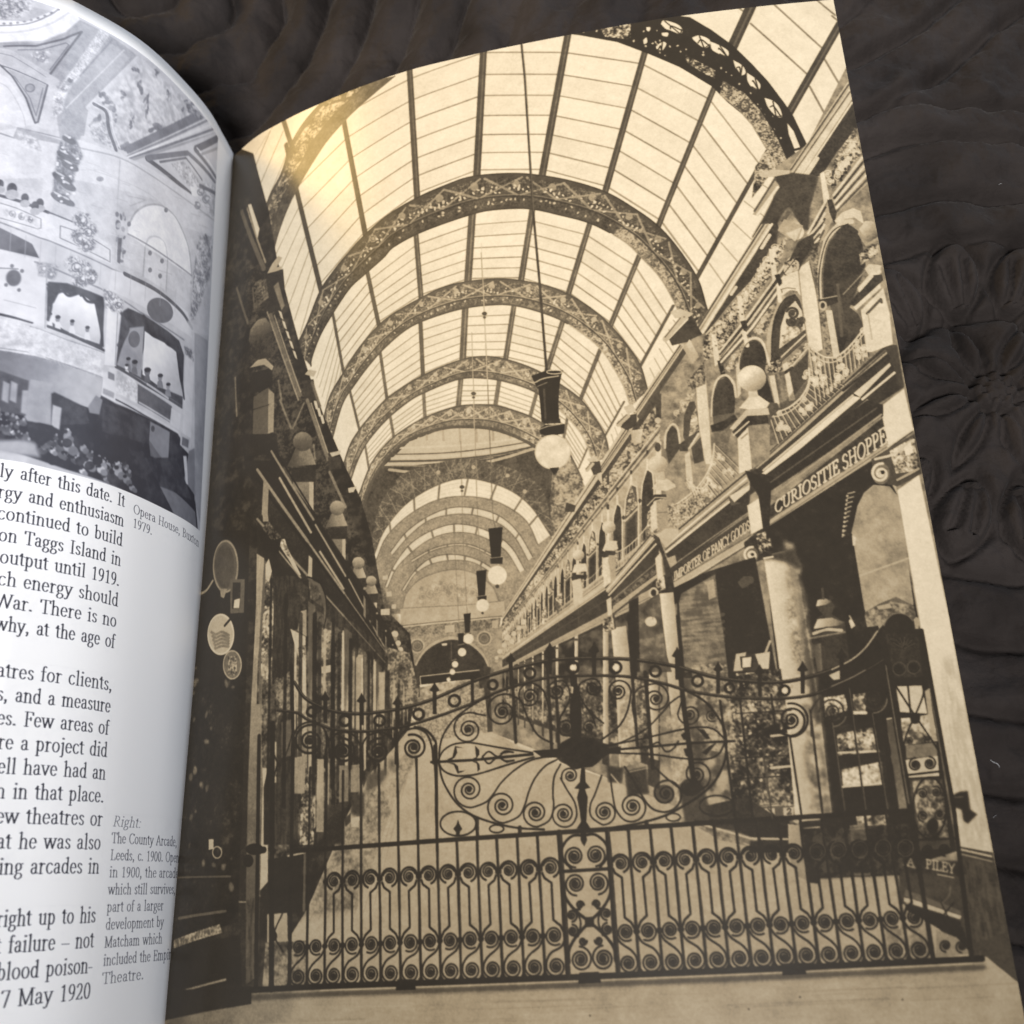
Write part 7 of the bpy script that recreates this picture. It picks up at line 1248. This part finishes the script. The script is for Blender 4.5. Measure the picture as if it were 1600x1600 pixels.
    for x, y, r in [(410, 1110, 9), (440, 1165, 8), (395, 1200, 8), (425, 1240, 7), (380, 1340, 10), (430, 1350, 9), (410, 1400, 8), (460, 1400, 7), (215, 1350, 7), (250, 1380, 6), (560, 1490, 6), (590, 1530, 6), (1000, 960, 7), (1030, 1000, 7), (985, 1030, 6), (60, 1070, 6), (110, 1085, 6), (150, 1100, 5), (180, 270, 5), (210, 300, 5), (320, 450, 5), (290, 500, 5), (350, 400, 4)]:
        c.scroll(wS(x, y)[0], r, rs.uniform(0, 360), 1.4, rs.choice([-1, 1]), 1.8, rs.choice([.3, .4, .5]), alpha=.8); c.disc(wS(x + 6, y - 8)[0], r * .35, tone=.95, alpha=.8, soft=.5)
    for k in range(9): c.disc(wT(30 + k * 78, 300 + k * 26 + (k % 2) * 14)[0], 7, 5, tone=.7, alpha=.6, soft=1.5)
    # dark stalls beneath
    P(wT(-80, 380, 180, 420, 440, 490, 640, 570, 630, 670, 720, 720, 900, 800, 1110, 910, 1180, 1030, 1220, 1320, 1240, 1560, 900, 1330, 400, 1130, -80, 990), .11)
    c.grad(wT(-80, 380, 180, 420, 440, 490, 640, 570, 630, 680, 560, 750, 400, 700, 180, 700, -80, 560), wT(100, 420)[0], .34, wT(500, 650)[0], .66); P(wT(190, 570, 330, 600, 320, 860, 170, 830, 150, 800), .56); P(wT(320, 660, 340, 650, 540, 750, 560, 850, 320, 860), .16); P(wT(330, 730, 385, 750, 370, 885, 320, 860), .68); P(wT(-80, 490, 180, 580, 160, 800, -80, 760), .2)
    for x in (20, 70): P(wT(x, 580, x + 40, 600, x + 30, 720, x - 10, 700), .56)
    P(wT(140, 640, 180, 640, 165, 790, 130, 780), .56); P(wT(550, 740, 600, 670, 640, 700, 620, 790, 560, 780), .44)
    P(wT(930, 830, 1060, 900, 1050, 1090, 1000, 1060, 930, 950), .45); c.disc(wT(955, 880)[0], 3, 5, tone=.2); P(wT(930, 950, 1000, 1050, 1050, 1100, 940, 1050), .3); P(wT(640, 720, 940, 830, 930, 980, 640, 900), .15); P(wT(1130, 900, 1190, 940, 1180, 1040, 1125, 980), .7); P(wT(1140, 930, 1180, 950, 1175, 1000, 1135, 980), .3); P(wT(1180, 1020, 1215, 1000, 1225, 1310, 1150, 1200), .42); P(wT(1145, 1050, 1165, 1050, 1175, 1230, 1160, 1220), .8)
    P(wT(1000, 1240, 1060, 1250, 1220, 1400, 1230, 1540, 1100, 1440), .36); P(wT(900, 1060, 1100, 1060, 1200, 1330, 1000, 1240), .15)
    P(wT(1215, 280, 1300, 300, 1270, 1560, 1215, 1320), .56, alpha=.85); P(wT(1170, 200, 1300, 280, 1300, 330, 1180, 260), .8, alpha=.7)
    # audience
    for _ in range(110):
        q = rs.rand(); x = -40 + 860 * q; y = 870 + 330 * q + rs.uniform(-110, 40) * (1 - .5 * q); r = rs.uniform(2.2, 5)
        if x > 300 and y < 870 + (x - 300) * .35: continue
        c.disc(wT(x, y)[0], r * 1.5, r, tone=rs.choice([.1, .14, .2, .26]), rot=rs.rand(), soft=.7); c.disc(wT(x + 8, y - 20)[0], r * .5, r * .6, tone=rs.uniform(.3, .62), soft=.6)
    P(wT(-80, 950, 0, 955, 120, 950, 220, 970, 250, 1060, 100, 1040, -80, 1010), .6, soft=3); P(wT(170, 860, 240, 840, 330, 860, 340, 930, 260, 990, 180, 930), .12)
    for x, y, a, b, t in [(420, 890, 6, 5, .84), (420, 925, 9, 10, .5), (430, 990, 14, 12, .55), (520, 1000, 8, 8, .5), (330, 1020, 7, 6, .75), (550, 1100, 12, 10, .66), (620, 1090, 12, 9, .84), (630, 1135, 10, 8, .7), (515, 1145, 8, 6, .84), (735, 1100, 6, 6, .7), (740, 1150, 10, 10, .55), (790, 1200, 8, 8, .45), (825, 1250, 8, 6, .5), (75, 900, 4, 4, .84), (660, 1195, 6, 5, .5), (480, 1060, 5, 4, .7)]:
        c.disc(wT(x, y)[0], a * .62, b * .7, tone=t, rot=.4, soft=.8); c.disc((wT(x, y)[0][0] + a * .5, wT(x, y)[0][1] + b * .6), a * .6, b * .6, tone=t * .6, rot=.8, soft=.8); c.disc((wT(x, y)[0][0] - a * .3, wT(x, y)[0][1] - b * .7), a * .4, b * .35, tone=.12, soft=.6)
    for x, y in [(560, 1090), (610, 1060), (700, 1170), (420, 950), (500, 1060), (330, 1060)]: c.disc(wT(x, y + 20)[0], 8, 7, tone=.13)
    for Q, al in ((wS(-60, 640, 300, 690, 640, 790, 1080, 1110, 1080, 1700, 640, 1370, -60, 1120), .05), (wS(-60, 0, 400, 100, 1010, 570, 1100, 670, 640, 790, -60, 640), .05), (wT(-80, 160, 650, 410, 640, 570, -80, 380), .12)):
        c.relief(Q, .3, 1.0, 2.2, 1.1, al, soft=3); c.relief(Q, .35, 1.0, 3.5, 1.2, al, soft=3)
    for k in range(40):
        x, y = rs.uniform(-30, 1060), rs.uniform(650, 1150) ; y = y + x * .33 - 60
        a = rs.uniform(20, 70); c.stroke(wS(x, y, x + a, y + a * .33), .8, rs.choice([.5, .6, .95]), .5)
    for k in range(14):
        x = -20 + k * 75; y = 1130 + x * .36; c.stroke(wS(x, y, x - 6, y + 110), 1.2, .6, .6)
    c.relief(pic, .4, .9, 40, .8, .10, page=True); c.relief(pic, .4, .9, 12, .8, .07, page=True)
    X0, X1 = c.px([(s_r, y1)])[0], c.px([(s_l, y0)])[0]
    sub = np.s_[max(int(X0[1]), 0):int(X1[1]) + 1, int(X0[0]):int(X1[0]) + 1]
    c.a[sub] = .005 + .95 * c.a[sub]
    # everything outside the picture is clean paper
    for poly in ([(.151, y0), (0, y0), (0, -.06), (.151, -.06)], [(s_r, Y_TOP + .01), (0, Y_TOP + .01), (0, -.06), (s_r, -.06)], [(.151, Y_TOP + .01), (0, Y_TOP + .01), (0, y1), (.151, y1)]):
        c.fill(poly, .97, page=True)
# [DRAW-END]
# ------------------------------------------------------------------ building helpers
def tag(o, label=None, cat=None, group=None, kind=None):
    if label: o["label"] = label
    if cat: o["category"] = cat
    if group: o["group"] = group
    if kind: o["kind"] = kind
    return o

def mesh_obj(name, verts, faces, mat, parent=None, smooth=True):
    me = bpy.data.meshes.new(name)
    verts = np.ascontiguousarray(verts, np.float32); faces = np.ascontiguousarray(faces, np.int32)
    n = faces.shape[1]
    me.vertices.add(len(verts)); me.vertices.foreach_set("co", verts.ravel())
    me.loops.add(faces.size); me.loops.foreach_set("vertex_index", faces.ravel())
    me.polygons.add(len(faces)); me.polygons.foreach_set("loop_start", np.arange(0, faces.size, n, dtype=np.int32))
    me.update(calc_edges=True)
    me.polygons.foreach_set("use_smooth", np.full(len(faces), smooth, bool))
    me.materials.append(mat)
    o = bpy.data.objects.new(name, me); COL.objects.link(o)
    if parent is not None: o.parent = parent
    return o

def grid_faces(nr, nc, flip=False):
    i = np.arange(nr * nc).reshape(nr, nc)
    q = np.stack([i[:-1, :-1], i[1:, :-1], i[1:, 1:], i[:-1, 1:]], -1).reshape(-1, 4)
    return q[:, ::-1] if flip else q

def lift(surf, s, y, h):
    """the page surface raised by h along its normal"""
    e = 2e-4
    p = surf(s, y); a = surf(s + e, y) - surf(s - e, y)
    n = np.cross(a, np.broadcast_to([0, 1, 0], a.shape)); n /= np.linalg.norm(n, axis=-1, keepdims=True)
    if surf is left_surf: n = -n
    return p + n * h

def nodes(name):
    m = bpy.data.materials.new(name); m.use_nodes = True
    nt = m.node_tree
    return m, nt, nt.nodes["Principled BSDF"]

def print_material(name, ramp, rough, coat):
    """ink on coated paper: the tone laid by the press goes through the colour of the ink and the stock"""
    m, nt, b = nodes(name)
    at = nt.nodes.new("ShaderNodeAttribute"); at.attribute_name = "tone"
    cr = nt.nodes.new("ShaderNodeValToRGB")
    cr.color_ramp.elements[0].position = ramp[0][0]; cr.color_ramp.elements[0].color = (*ramp[0][1], 1)
    cr.color_ramp.elements[1].position = ramp[-1][0]; cr.color_ramp.elements[1].color = (*ramp[-1][1], 1)
    for p, c in ramp[1:-1]:
        e = cr.color_ramp.elements.new(p); e.color = (*c, 1)
    nt.links.new(at.outputs["Fac"], cr.inputs[0]); nt.links.new(cr.outputs[0], b.inputs["Base Color"])
    b.inputs["Roughness"].default_value = rough; b.inputs["IOR"].default_value = 1.45
    b.inputs["Specular IOR Level"].default_value = coat
    tc = nt.nodes.new("ShaderNodeTexCoord"); nz = nt.nodes.new("ShaderNodeTexNoise"); nz.inputs["Scale"].default_value = 900; nz.inputs["Detail"].default_value = 3
    bp = nt.nodes.new("ShaderNodeBump"); bp.inputs["Strength"].default_value = .06; bp.inputs["Distance"].default_value = .0003
    nt.links.new(tc.outputs["Object"], nz.inputs["Vector"]); nt.links.new(nz.outputs[0], bp.inputs["Height"]); nt.links.new(bp.outputs[0], b.inputs["Normal"])
    return m

def plain(name, col, rough=.6, spec=.3):
    m, nt, b = nodes(name)
    nz = nt.nodes.new("ShaderNodeTexNoise"); nz.inputs["Scale"].default_value = 300
    mx = nt.nodes.new("ShaderNodeMixRGB"); mx.blend_type = 'MULTIPLY'; mx.inputs[0].default_value = .12; mx.inputs[1].default_value = (*col, 1)
    nt.links.new(nz.outputs[0], mx.inputs[2]); nt.links.new(mx.outputs[0], b.inputs["Base Color"])
    b.inputs["Roughness"].default_value = rough; b.inputs["IOR"].default_value = 1.45; b.inputs["Specular IOR Level"].default_value = spec
    return m

PAPER = (.85, .85, .87)
M_SEPIA = print_material("sepia_print", [(0.0, (.022, .018, .013)), (.15, (.034, .027, .019)), (.35, (.105, .083, .055)), (.6, (.31, .245, .155)), (.8, (.43, .36, .25)), (1.0, (.60, .515, .38))], .30, .38)
M_GREY = print_material("black_ink_print", [(0.0, (.025, .025, .032)), (.2, (.045, .045, .058)), (.5, (.25, .255, .295)), (.8, (.61, .615, .67)), (.97, PAPER), (1.0, (.87, .87, .89))], .42, .4)
M_PAPER = plain("coated_paper", (.82, .81, .80), .5, .4)
M_EDGE = plain("trimmed_page_edges", (.62, .58, .50), .8, .1)
M_COVER = plain("cover_card", (.05, .05, .06), .4, .5)

# ------------------------------------------------------------------ the book
book = bpy.data.objects.new("open_book", None); COL.objects.link(book)
book.location = (0, 0, 0)
tag(book, "open book with a sepia arcade photograph on its right page, lying on the bedspread", "book")

def patch(name, sheet, s0, s1, y0, y1, h, mat, parent, step=1):
    """a printed area of a sheet as a fine grid carrying the ink tone at every point"""
    i0 = max(int((s0 - sheet.s_a) / sheet.res), 0); i1 = min(int((s1 - sheet.s_a) / sheet.res) + 1, sheet.w)
    j0 = max(int((sheet.y_b - y1) / sheet.res), 0); j1 = min(int((sheet.y_b - y0) / sheet.res) + 1, sheet.h)
    ii = np.arange(i0, i1, step); jj = np.arange(j0, j1, step)
    Sg, Yg = np.meshgrid(sheet.s_a + ii * sheet.res, sheet.y_b - jj * sheet.res)
    v = lift(sheet.surf, Sg, Yg, h)
    o = mesh_obj(name, v.reshape(-1, 3), grid_faces(len(jj), len(ii), sheet.surf is left_surf), mat, parent)
    t = sheet.a[np.ix_(jj, ii)].ravel().astype(np.float32)
    a = o.data.attributes.new("tone", 'FLOAT', 'POINT'); a.data.foreach_set("value", np.ascontiguousarray(t))
    return o

def leaf(name, surf, s0, s1, y0, y1, mat, parent, ns=120, ny=60):
    """a paper leaf with its own small thickness"""
    Sg, Yg = np.meshgrid(np.linspace(s0, s1, ns), np.linspace(y1, y0, ny))
    top = lift(surf, Sg, Yg, 0.0).reshape(-1, 3); bot = lift(surf, Sg, Yg, -.00012).reshape(-1, 3)
    f = grid_faces(ny, ns, surf is left_surf); n = ns * ny
    idx = np.arange(n).reshape(ny, ns)
    rim = np.concatenate([idx[0, :-1], idx[:-1, -1], idx[-1, :0:-1], idx[:0:-1, 0]])
    r2 = np.roll(rim, -1)
    side = np.stack([rim, r2, r2 + n, rim + n], -1)
    if surf is left_surf: side = side[:, ::-1]
    return mesh_obj(name, np.vstack([top, bot]), np.vstack([f, f[:, ::-1] + n, side]), mat, parent)

def block(name, surf, s0, s1, y0, y1, h0, h1, mat, parent, taper=.03, ns=70, ny=14):
    """a body of leaves under a page: follows the page, thin at the gutter"""
    s = np.linspace(s0, s1, ns); y = np.linspace(y1, y0, ny)
    Sg, Yg = np.meshgrid(s, y)
    th = h1 * (.25 + .75 * np.clip((Sg - s0) / taper, 0, 1) ** .7)
    top = lift(surf, Sg, Yg, -h0).reshape(-1, 3); bot = np.stack([lift(surf, Sg[k], Yg[k], 0) for k in range(ny)])
    e = 2e-4
    p = surf(Sg, Yg); a = surf(Sg + e, Yg) - surf(Sg - e, Yg)
    nn = np.cross(a, np.broadcast_to([0, 1, 0], a.shape)); nn /= np.linalg.norm(nn, axis=-1, keepdims=True)
    if surf is left_surf: nn = -nn
    bot = (p - nn * (h0 + th)[..., None]).reshape(-1, 3)
    f = grid_faces(ny, ns, surf is left_surf); n = ns * ny
    idx = np.arange(n).reshape(ny, ns)
    rim = np.concatenate([idx[0, :-1], idx[:-1, -1], idx[-1, :0:-1], idx[:0:-1, 0]]); r2 = np.roll(rim, -1)
    side = np.stack([rim, r2, r2 + n, rim + n], -1)
    if surf is left_surf: side = side[:, ::-1]
    return mesh_obj(name, np.vstack([top, bot]), np.vstack([f, f[:, ::-1] + n, side]), mat, parent, smooth=False)

# right page: a full-bleed sepia plate
right = leaf("right_page", right_surf, .0005, RP.L - .0002, Y_BOT, Y_TOP - .0002, M_PAPER, book)
right["label"] = "right page filled edge to edge by the sepia arcade photograph"
arc = print_arcade()
pr = patch("printed_photograph", arc, .0002, RP.L + .00012, -.046, Y_TOP + .00012, 0.00003, M_SEPIA, right)
pr["label"] = "sepia photograph of a glass-roofed shopping arcade behind scrolled iron gates"
del arc
# left page: picture, type and captions on white stock
left = leaf("left_page", left_surf, .0005, LP.L, Y_BOT, Y_TOP + .0012, M_GREY, book)
a = left.data.attributes.new("tone", 'FLOAT', 'POINT'); a.data.foreach_set("value", np.full(len(left.data.vertices), .97, np.float32))
left["label"] = "curling white left page with a picture above a column of text"
lp = print_left()
yp0 = lp.mm([(150, 750)])[0][1] - .0003
o = patch("printed_photograph", lp, .0195, .1495, yp0, .3192, 0.00003, M_GREY, left)
o["label"] = "black and white photograph of theatre boxes and balconies"
def yline(i): return .1337 - i * .00694
o = patch("body_text", lp, .0650, .1200, yline(7) - .0020, yline(0) + .0050, 0.00003, M_GREY, left)
o = patch("body_text", lp, .0650, .1200, yline(17) - .0020, yline(9) + .0050, 0.00003, M_GREY, left)
o = patch("body_text", lp, .0650, .1200, yline(22) - .0020, yline(19) + .0050, 0.00003, M_GREY, left)
yc = lp.mm([(212, 803)])[0][1]; yb = lp.mm([(180, 1291)])[0][1]
o = patch("picture_caption", lp, .0190, .0640, yc - .0066, min(yc + .0038, yp0 - .0001), 0.00003, M_GREY, left)
o = patch("picture_caption", lp, .0190, .0640, yb - 9 * .00503 - .0015, yb + .0036, 0.00003, M_GREY, left)
o["label"] = "caption in small type beside the gutter"
del lp
block("page_block", right_surf, .002, RP.L - .0012, Y_BOT + .0004, Y_TOP - .0004, .00016, .0085, M_EDGE, book)
block("page_block", left_surf, .002, LP.L - .0006, Y_BOT + .0004, Y_TOP - .0004, .00016, .0110, M_EDGE, book)
block("cover", right_surf, .006, RP.L - .0012, Y_BOT + .0002, Y_TOP - .0002, .0090, .0008, M_COVER, book)
block("cover", left_surf, .008, LP.L - .0004, Y_BOT + .0002, Y_TOP - .0002, .0116, .0008, M_COVER, book)

# ------------------------------------------------------------------ the quilted bedspread
BX = np.array([-.60, -.40, -.30, -.22, -.15, -.115, -.08, -.03, .03, .10, .135, .20, .30, .60])
BZ = np.array([-.05, -.048, -.050, -.062, -.084, -.0935, -.080, -.052, -.0300, -.0165, -.0125, -.0085, -.006, -.005])
_bp = catmull(np.stack([BX, BZ], -1), 10)
def bed_z(x): return np.interp(x, _bp[:, 0], _bp[:, 1])
def bed_at(pts):
    """where a sight line through a point read off the photograph meets the bedspread"""
    pts = np.asarray(pts, float).reshape(-1, 2)
    d = np.stack([pts[:, 0] - 800, -(pts[:, 1] - 800), np.full(len(pts), -FPX)], -1) @ ROT.T
    z = np.full(len(pts), -.02)
    for _ in range(30):
        t = (z - CAM[2]) / d[:, 2]; z = .5 * z + .5 * bed_z(CAM[0] + d[:, 0] * t)
    t = (z - CAM[2]) / d[:, 2]
    return np.stack([CAM[0] + d[:, 0] * t, CAM[1] + d[:, 1] * t], -1)
def seg_dist(X, Y, P, closed=False):
    P = np.asarray(P, float); D = np.full(X.shape, 1e9)
    Q = np.roll(P, -1, 0) if closed else P[1:]
    for a, b in zip(P[:len(Q)], Q):
        d = b - a; L = d @ d
        t = np.clip(((X - a[0]) * d[0] + (Y - a[1]) * d[1]) / max(L, 1e-12), 0, 1)
        np.minimum(D, np.hypot(X - a[0] - t * d[0], Y - a[1] - t * d[1]), out=D)
    return D
def bedspread():
    xs = np.concatenate([np.linspace(-.60, -.36, 50, endpoint=False), np.linspace(-.36, .26, 720, endpoint=False), np.linspace(.26, .60, 70)])
    ys = np.concatenate([np.linspace(.75, .50, 50, endpoint=False), np.linspace(.50, -.07, 660, endpoint=False), np.linspace(-.07, -.35, 50)])
    X, Y = np.meshgrid(xs, ys)
    H = np.zeros_like(X)
    def groove(D, w, depth): return -depth * np.exp(-(D / w) ** 2)
    # the medallion beside the book: flower, ring of leaves, rings of channel stitching
    c1 = bed_at([(1552, 612)])[0]
    r1 = lambda *p: [float(np.hypot(*(bed_at([q])[0] - c1))) for q in p]
    R = np.hypot(X - c1[0], Y - c1[1]); A = np.arctan2(Y - c1[1], X - c1[0])
    rings = r1((1552, 482), (1552, 368), (1552, 300), (1552, 213), (1552, 158))
    low = r1((1545, 900), (1545, 1000), (1545, 1114), (1545, 1230), (1545, 1340), (1545, 1460))
    up = np.clip((np.sin(A) + .15) / .5, 0, 1)
    wob = .0012 * np.sin(3 * A + 1) + .0008 * np.sin(7 * A)
    for r in rings: H += groove(R - r - wob, .0026, .0052) * up
    for r in low: H += groove(R - r - wob, .0024, .0042) * np.clip((-np.sin(A) + .1) / .4, 0, 1)
    def oval(c, a, b, rot, hgt, depth, inner=True):
        u = (X - c[0]) * math.cos(rot) + (Y - c[1]) * math.sin(rot); v = -(X - c[0]) * math.sin(rot) + (Y - c[1]) * math.cos(rot)
        q = np.hypot(u / a, v / (b * np.clip(1 - .35 * np.abs(u / a) ** 2, .3, 1)))
        h = hgt * np.clip(1 - q ** 2, 0, 1) ** .5 - depth * np.exp(-((q - 1.06) * min(a, b) / .0016) ** 2)
        if inner: h = h - depth * .9 * np.exp(-((np.abs(v) - b * .3 - (u / a) * b * .18) / .0016) ** 2) * (u < a * .45) * (u > -a * .8)
        return h
    rf = rings[0] * .22
    H += .0022 * np.clip(1 - (R / rf) ** 2, 0, 1) ** .5 + groove(R - rf * 1.08, .0014, .0032) + groove(R - rf * .55, .0010, .0022)
    for k in range(8):
        an = math.radians(12 + 45 * k); L = rings[0] * .30
        H += oval(c1 + (rf * 1.25 + L) * np.array([math.cos(an), math.sin(an)]), L, L * .30, an, .0032, .0040, False)
    rl = (rings[0] + rings[1]) / 2; n = 14
    for k in range(n):
        an = math.radians(90 + 4 + 360 / n * k); L = (rings[1] - rings[0]) * .46
        H += oval(c1 + rl * np.array([math.cos(an), math.sin(an)]), L, L * .62, an, .0036, .0046)
    # a second medallion beyond the gutter, its rings wide and puffy
    c2 = bed_at([(200, -50)])[0]
    R2 = np.hypot(X - c2[0], Y - c2[1]); A2 = np.arctan2(Y - c2[1], X - c2[0])
    far = np.clip((.10 - X) / .05, 0, 1)
    base = float(np.hypot(*(bed_at([(409, 72)])[0] - c2))); step = float(np.hypot(*(bed_at([(456, 112)])[0] - c2))) - base
    w2 = .003 * np.sin(2.3 * A2 + .6) + .0016 * np.sin(5 * A2)
    ph = (R2 - base + w2) / step
    H += (.0125 * (np.abs(np.sin(np.pi * ph)) ** .6 - .75)) * far * np.clip((.02 - X) / .04, 0, 1) + (.0020 * (np.abs(np.sin(np.pi * ph)) ** .5 - .8)) * far * np.clip((X + .02) / .04, 0, 1)
    # swirling seams right of the page head
    for P, w, d in [([(1300, 100), (1320, 95), (1380, 70), (1440, 40), (1490, 0), (1520, -40)], .0026, .0060), ([(1330, 190), (1370, 172), (1430, 135), (1500, 90), (1560, 40), (1610, 10)], .0026, .0056),
                    ([(1270, 60), (1330, 20), (1370, -20)], .0016, .0022), ([(1040, 10), (1100, -30)], .0016, .002)]:
        H += groove(seg_dist(X, Y, bed_at(catmull(P, 6))), w, d)
    # loose rumples of the cloth and the pile of the velvet
    r = np.random.RandomState(5)
    for lam, amp, n in ((.09, .0022, 14), (.035, .0011, 30), (.014, .00042, 60), (.006, .00014, 60)):
        for _ in range(n):
            k = r.uniform(.6, 1.5) * 2 * np.pi / lam; a = r.uniform(0, 6.28)
            H += amp / math.sqrt(n) * 1.6 * np.sin(k * (X * math.cos(a) + Y * math.sin(a)) + r.uniform(0, 6.28))
    H += r.randn(*X.shape) * .00019
    Z = bed_z(X) + H
    # the book presses the cloth down
    u = np.clip((X + .115) / .25, 0, 1); inside = (X > -.118) & (X < .1365) & (Y < Y_TOP + .002)
    xs_p, zs_p = RP.p[:, 0], RP.p[:, 1]
    Z = np.where(inside, np.minimum(Z, np.interp(X, xs_p, zs_p) - .0125), Z)
    m, nt, b = nodes("dark_brown_velvet")
    tc = nt.nodes.new("ShaderNodeTexCoord")
    n1 = nt.nodes.new("ShaderNodeTexNoise"); n1.inputs["Scale"].default_value = 28; n1.inputs["Detail"].default_value = 4
    n2 = nt.nodes.new("ShaderNodeTexNoise"); n2.inputs["Scale"].default_value = 700; n2.inputs["Detail"].default_value = 3
    mp = nt.nodes.new("ShaderNodeMapping"); mp.inputs["Scale"].default_value = (150, 480, 300); mp.inputs["Rotation"].default_value = (0, 0, .12)
    st = nt.nodes.new("ShaderNodeTexNoise"); st.inputs["Scale"].default_value = 1.0; st.inputs["Detail"].default_value = 5; st.inputs["Roughness"].default_value = .65
    nt.links.new(tc.outputs["Object"], mp.inputs[0]); nt.links.new(mp.outputs[0], st.inputs["Vector"])
    cr = nt.nodes.new("ShaderNodeValToRGB"); cr.color_ramp.elements[0].color = (.012, .0096, .0088, 1); cr.color_ramp.elements[1].color = (.034, .0280, .0262, 1); cr.color_ramp.elements[0].position = .3; cr.color_ramp.elements[1].position = .72
    mx = nt.nodes.new("ShaderNodeMixRGB"); mx.inputs[0].default_value = .12
    nt.links.new(tc.outputs["Object"], n1.inputs["Vector"]); nt.links.new(tc.outputs["Object"], n2.inputs["Vector"])
    nt.links.new(n1.outputs[0], mx.inputs[1]); nt.links.new(st.outputs[0], mx.inputs[2]); nt.links.new(mx.outputs[0], cr.inputs[0]); nt.links.new(cr.outputs[0], b.inputs["Base Color"])
    ad = nt.nodes.new("ShaderNodeMath"); ad.operation = 'ADD'; nt.links.new(n2.outputs[0], ad.inputs[0]); nt.links.new(st.outputs[0], ad.inputs[1])
    bp = nt.nodes.new("ShaderNodeBump"); bp.inputs["Strength"].default_value = .42; bp.inputs["Distance"].default_value = .0007
    nt.links.new(ad.outputs[0], bp.inputs["Height"]); nt.links.new(bp.outputs[0], b.inputs["Normal"])
    b.inputs["Roughness"].default_value = .85; b.inputs["Specular IOR Level"].default_value = .12
    b.inputs["Sheen Weight"].default_value = .03; b.inputs["Sheen Roughness"].default_value = .4; b.inputs["Sheen Tint"].default_value = (.8, .75, .75, 1)
    o = mesh_obj("bedspread", np.stack([X, Y, Z], -1).reshape(-1, 3), grid_faces(len(ys), len(xs)), m)
    return tag(o, "dark brown velvet bedspread quilted with flowers and curved channels under the open book", "bedspread")
bed = bedspread()
# a few specks of lint caught in the pile
M_LINT = plain("white_lint", (.3, .3, .31), .9, .1)
def lint(px, py, r, turn):
    q = bed_at([(px, py)])[0]
    z = float(bed_z(q[0])) + .0012
    t = np.linspace(0, 2 * np.pi, 7)[:-1]
    P = [(q[0], q[1])]
    n = 5; L = []
    for k in range(n):
        a = turn + .5 * math.sin(k); P.append((P[-1][0] + r * math.cos(a), P[-1][1] + r * math.sin(a)))
    V = []; F = []
    for k, (x, y) in enumerate(P):
        w = r * .22 * (1 - .5 * abs(k - n / 2) / n)
        for a in t: V.append((x - w * math.sin(turn) * math.cos(a), y + w * math.cos(turn) * math.cos(a), z + w * math.sin(a) + w))
        if k:
            for j in range(6): F.append(((k - 1) * 6 + j, (k - 1) * 6 + (j + 1) % 6, k * 6 + (j + 1) % 6, k * 6 + j))
    return mesh_obj("lint_fibre", np.array(V), np.array(F), M_LINT)
for (px, py, r, a), lab in zip([(1545, 1188, .0007, -.9), (1549, 1278, .0003, .3), (1558, 292, .0003, .2)],
                               ["longest white lint fibre, on the velvet beside the lower right page edge", "tiny white lint speck on the velvet, nearest the foot of the right page", "tiny white lint speck on the velvet, uppermost of three"]):
    tag(lint(px, py, r, a), lab, "lint", "lint specks on the bedspread")
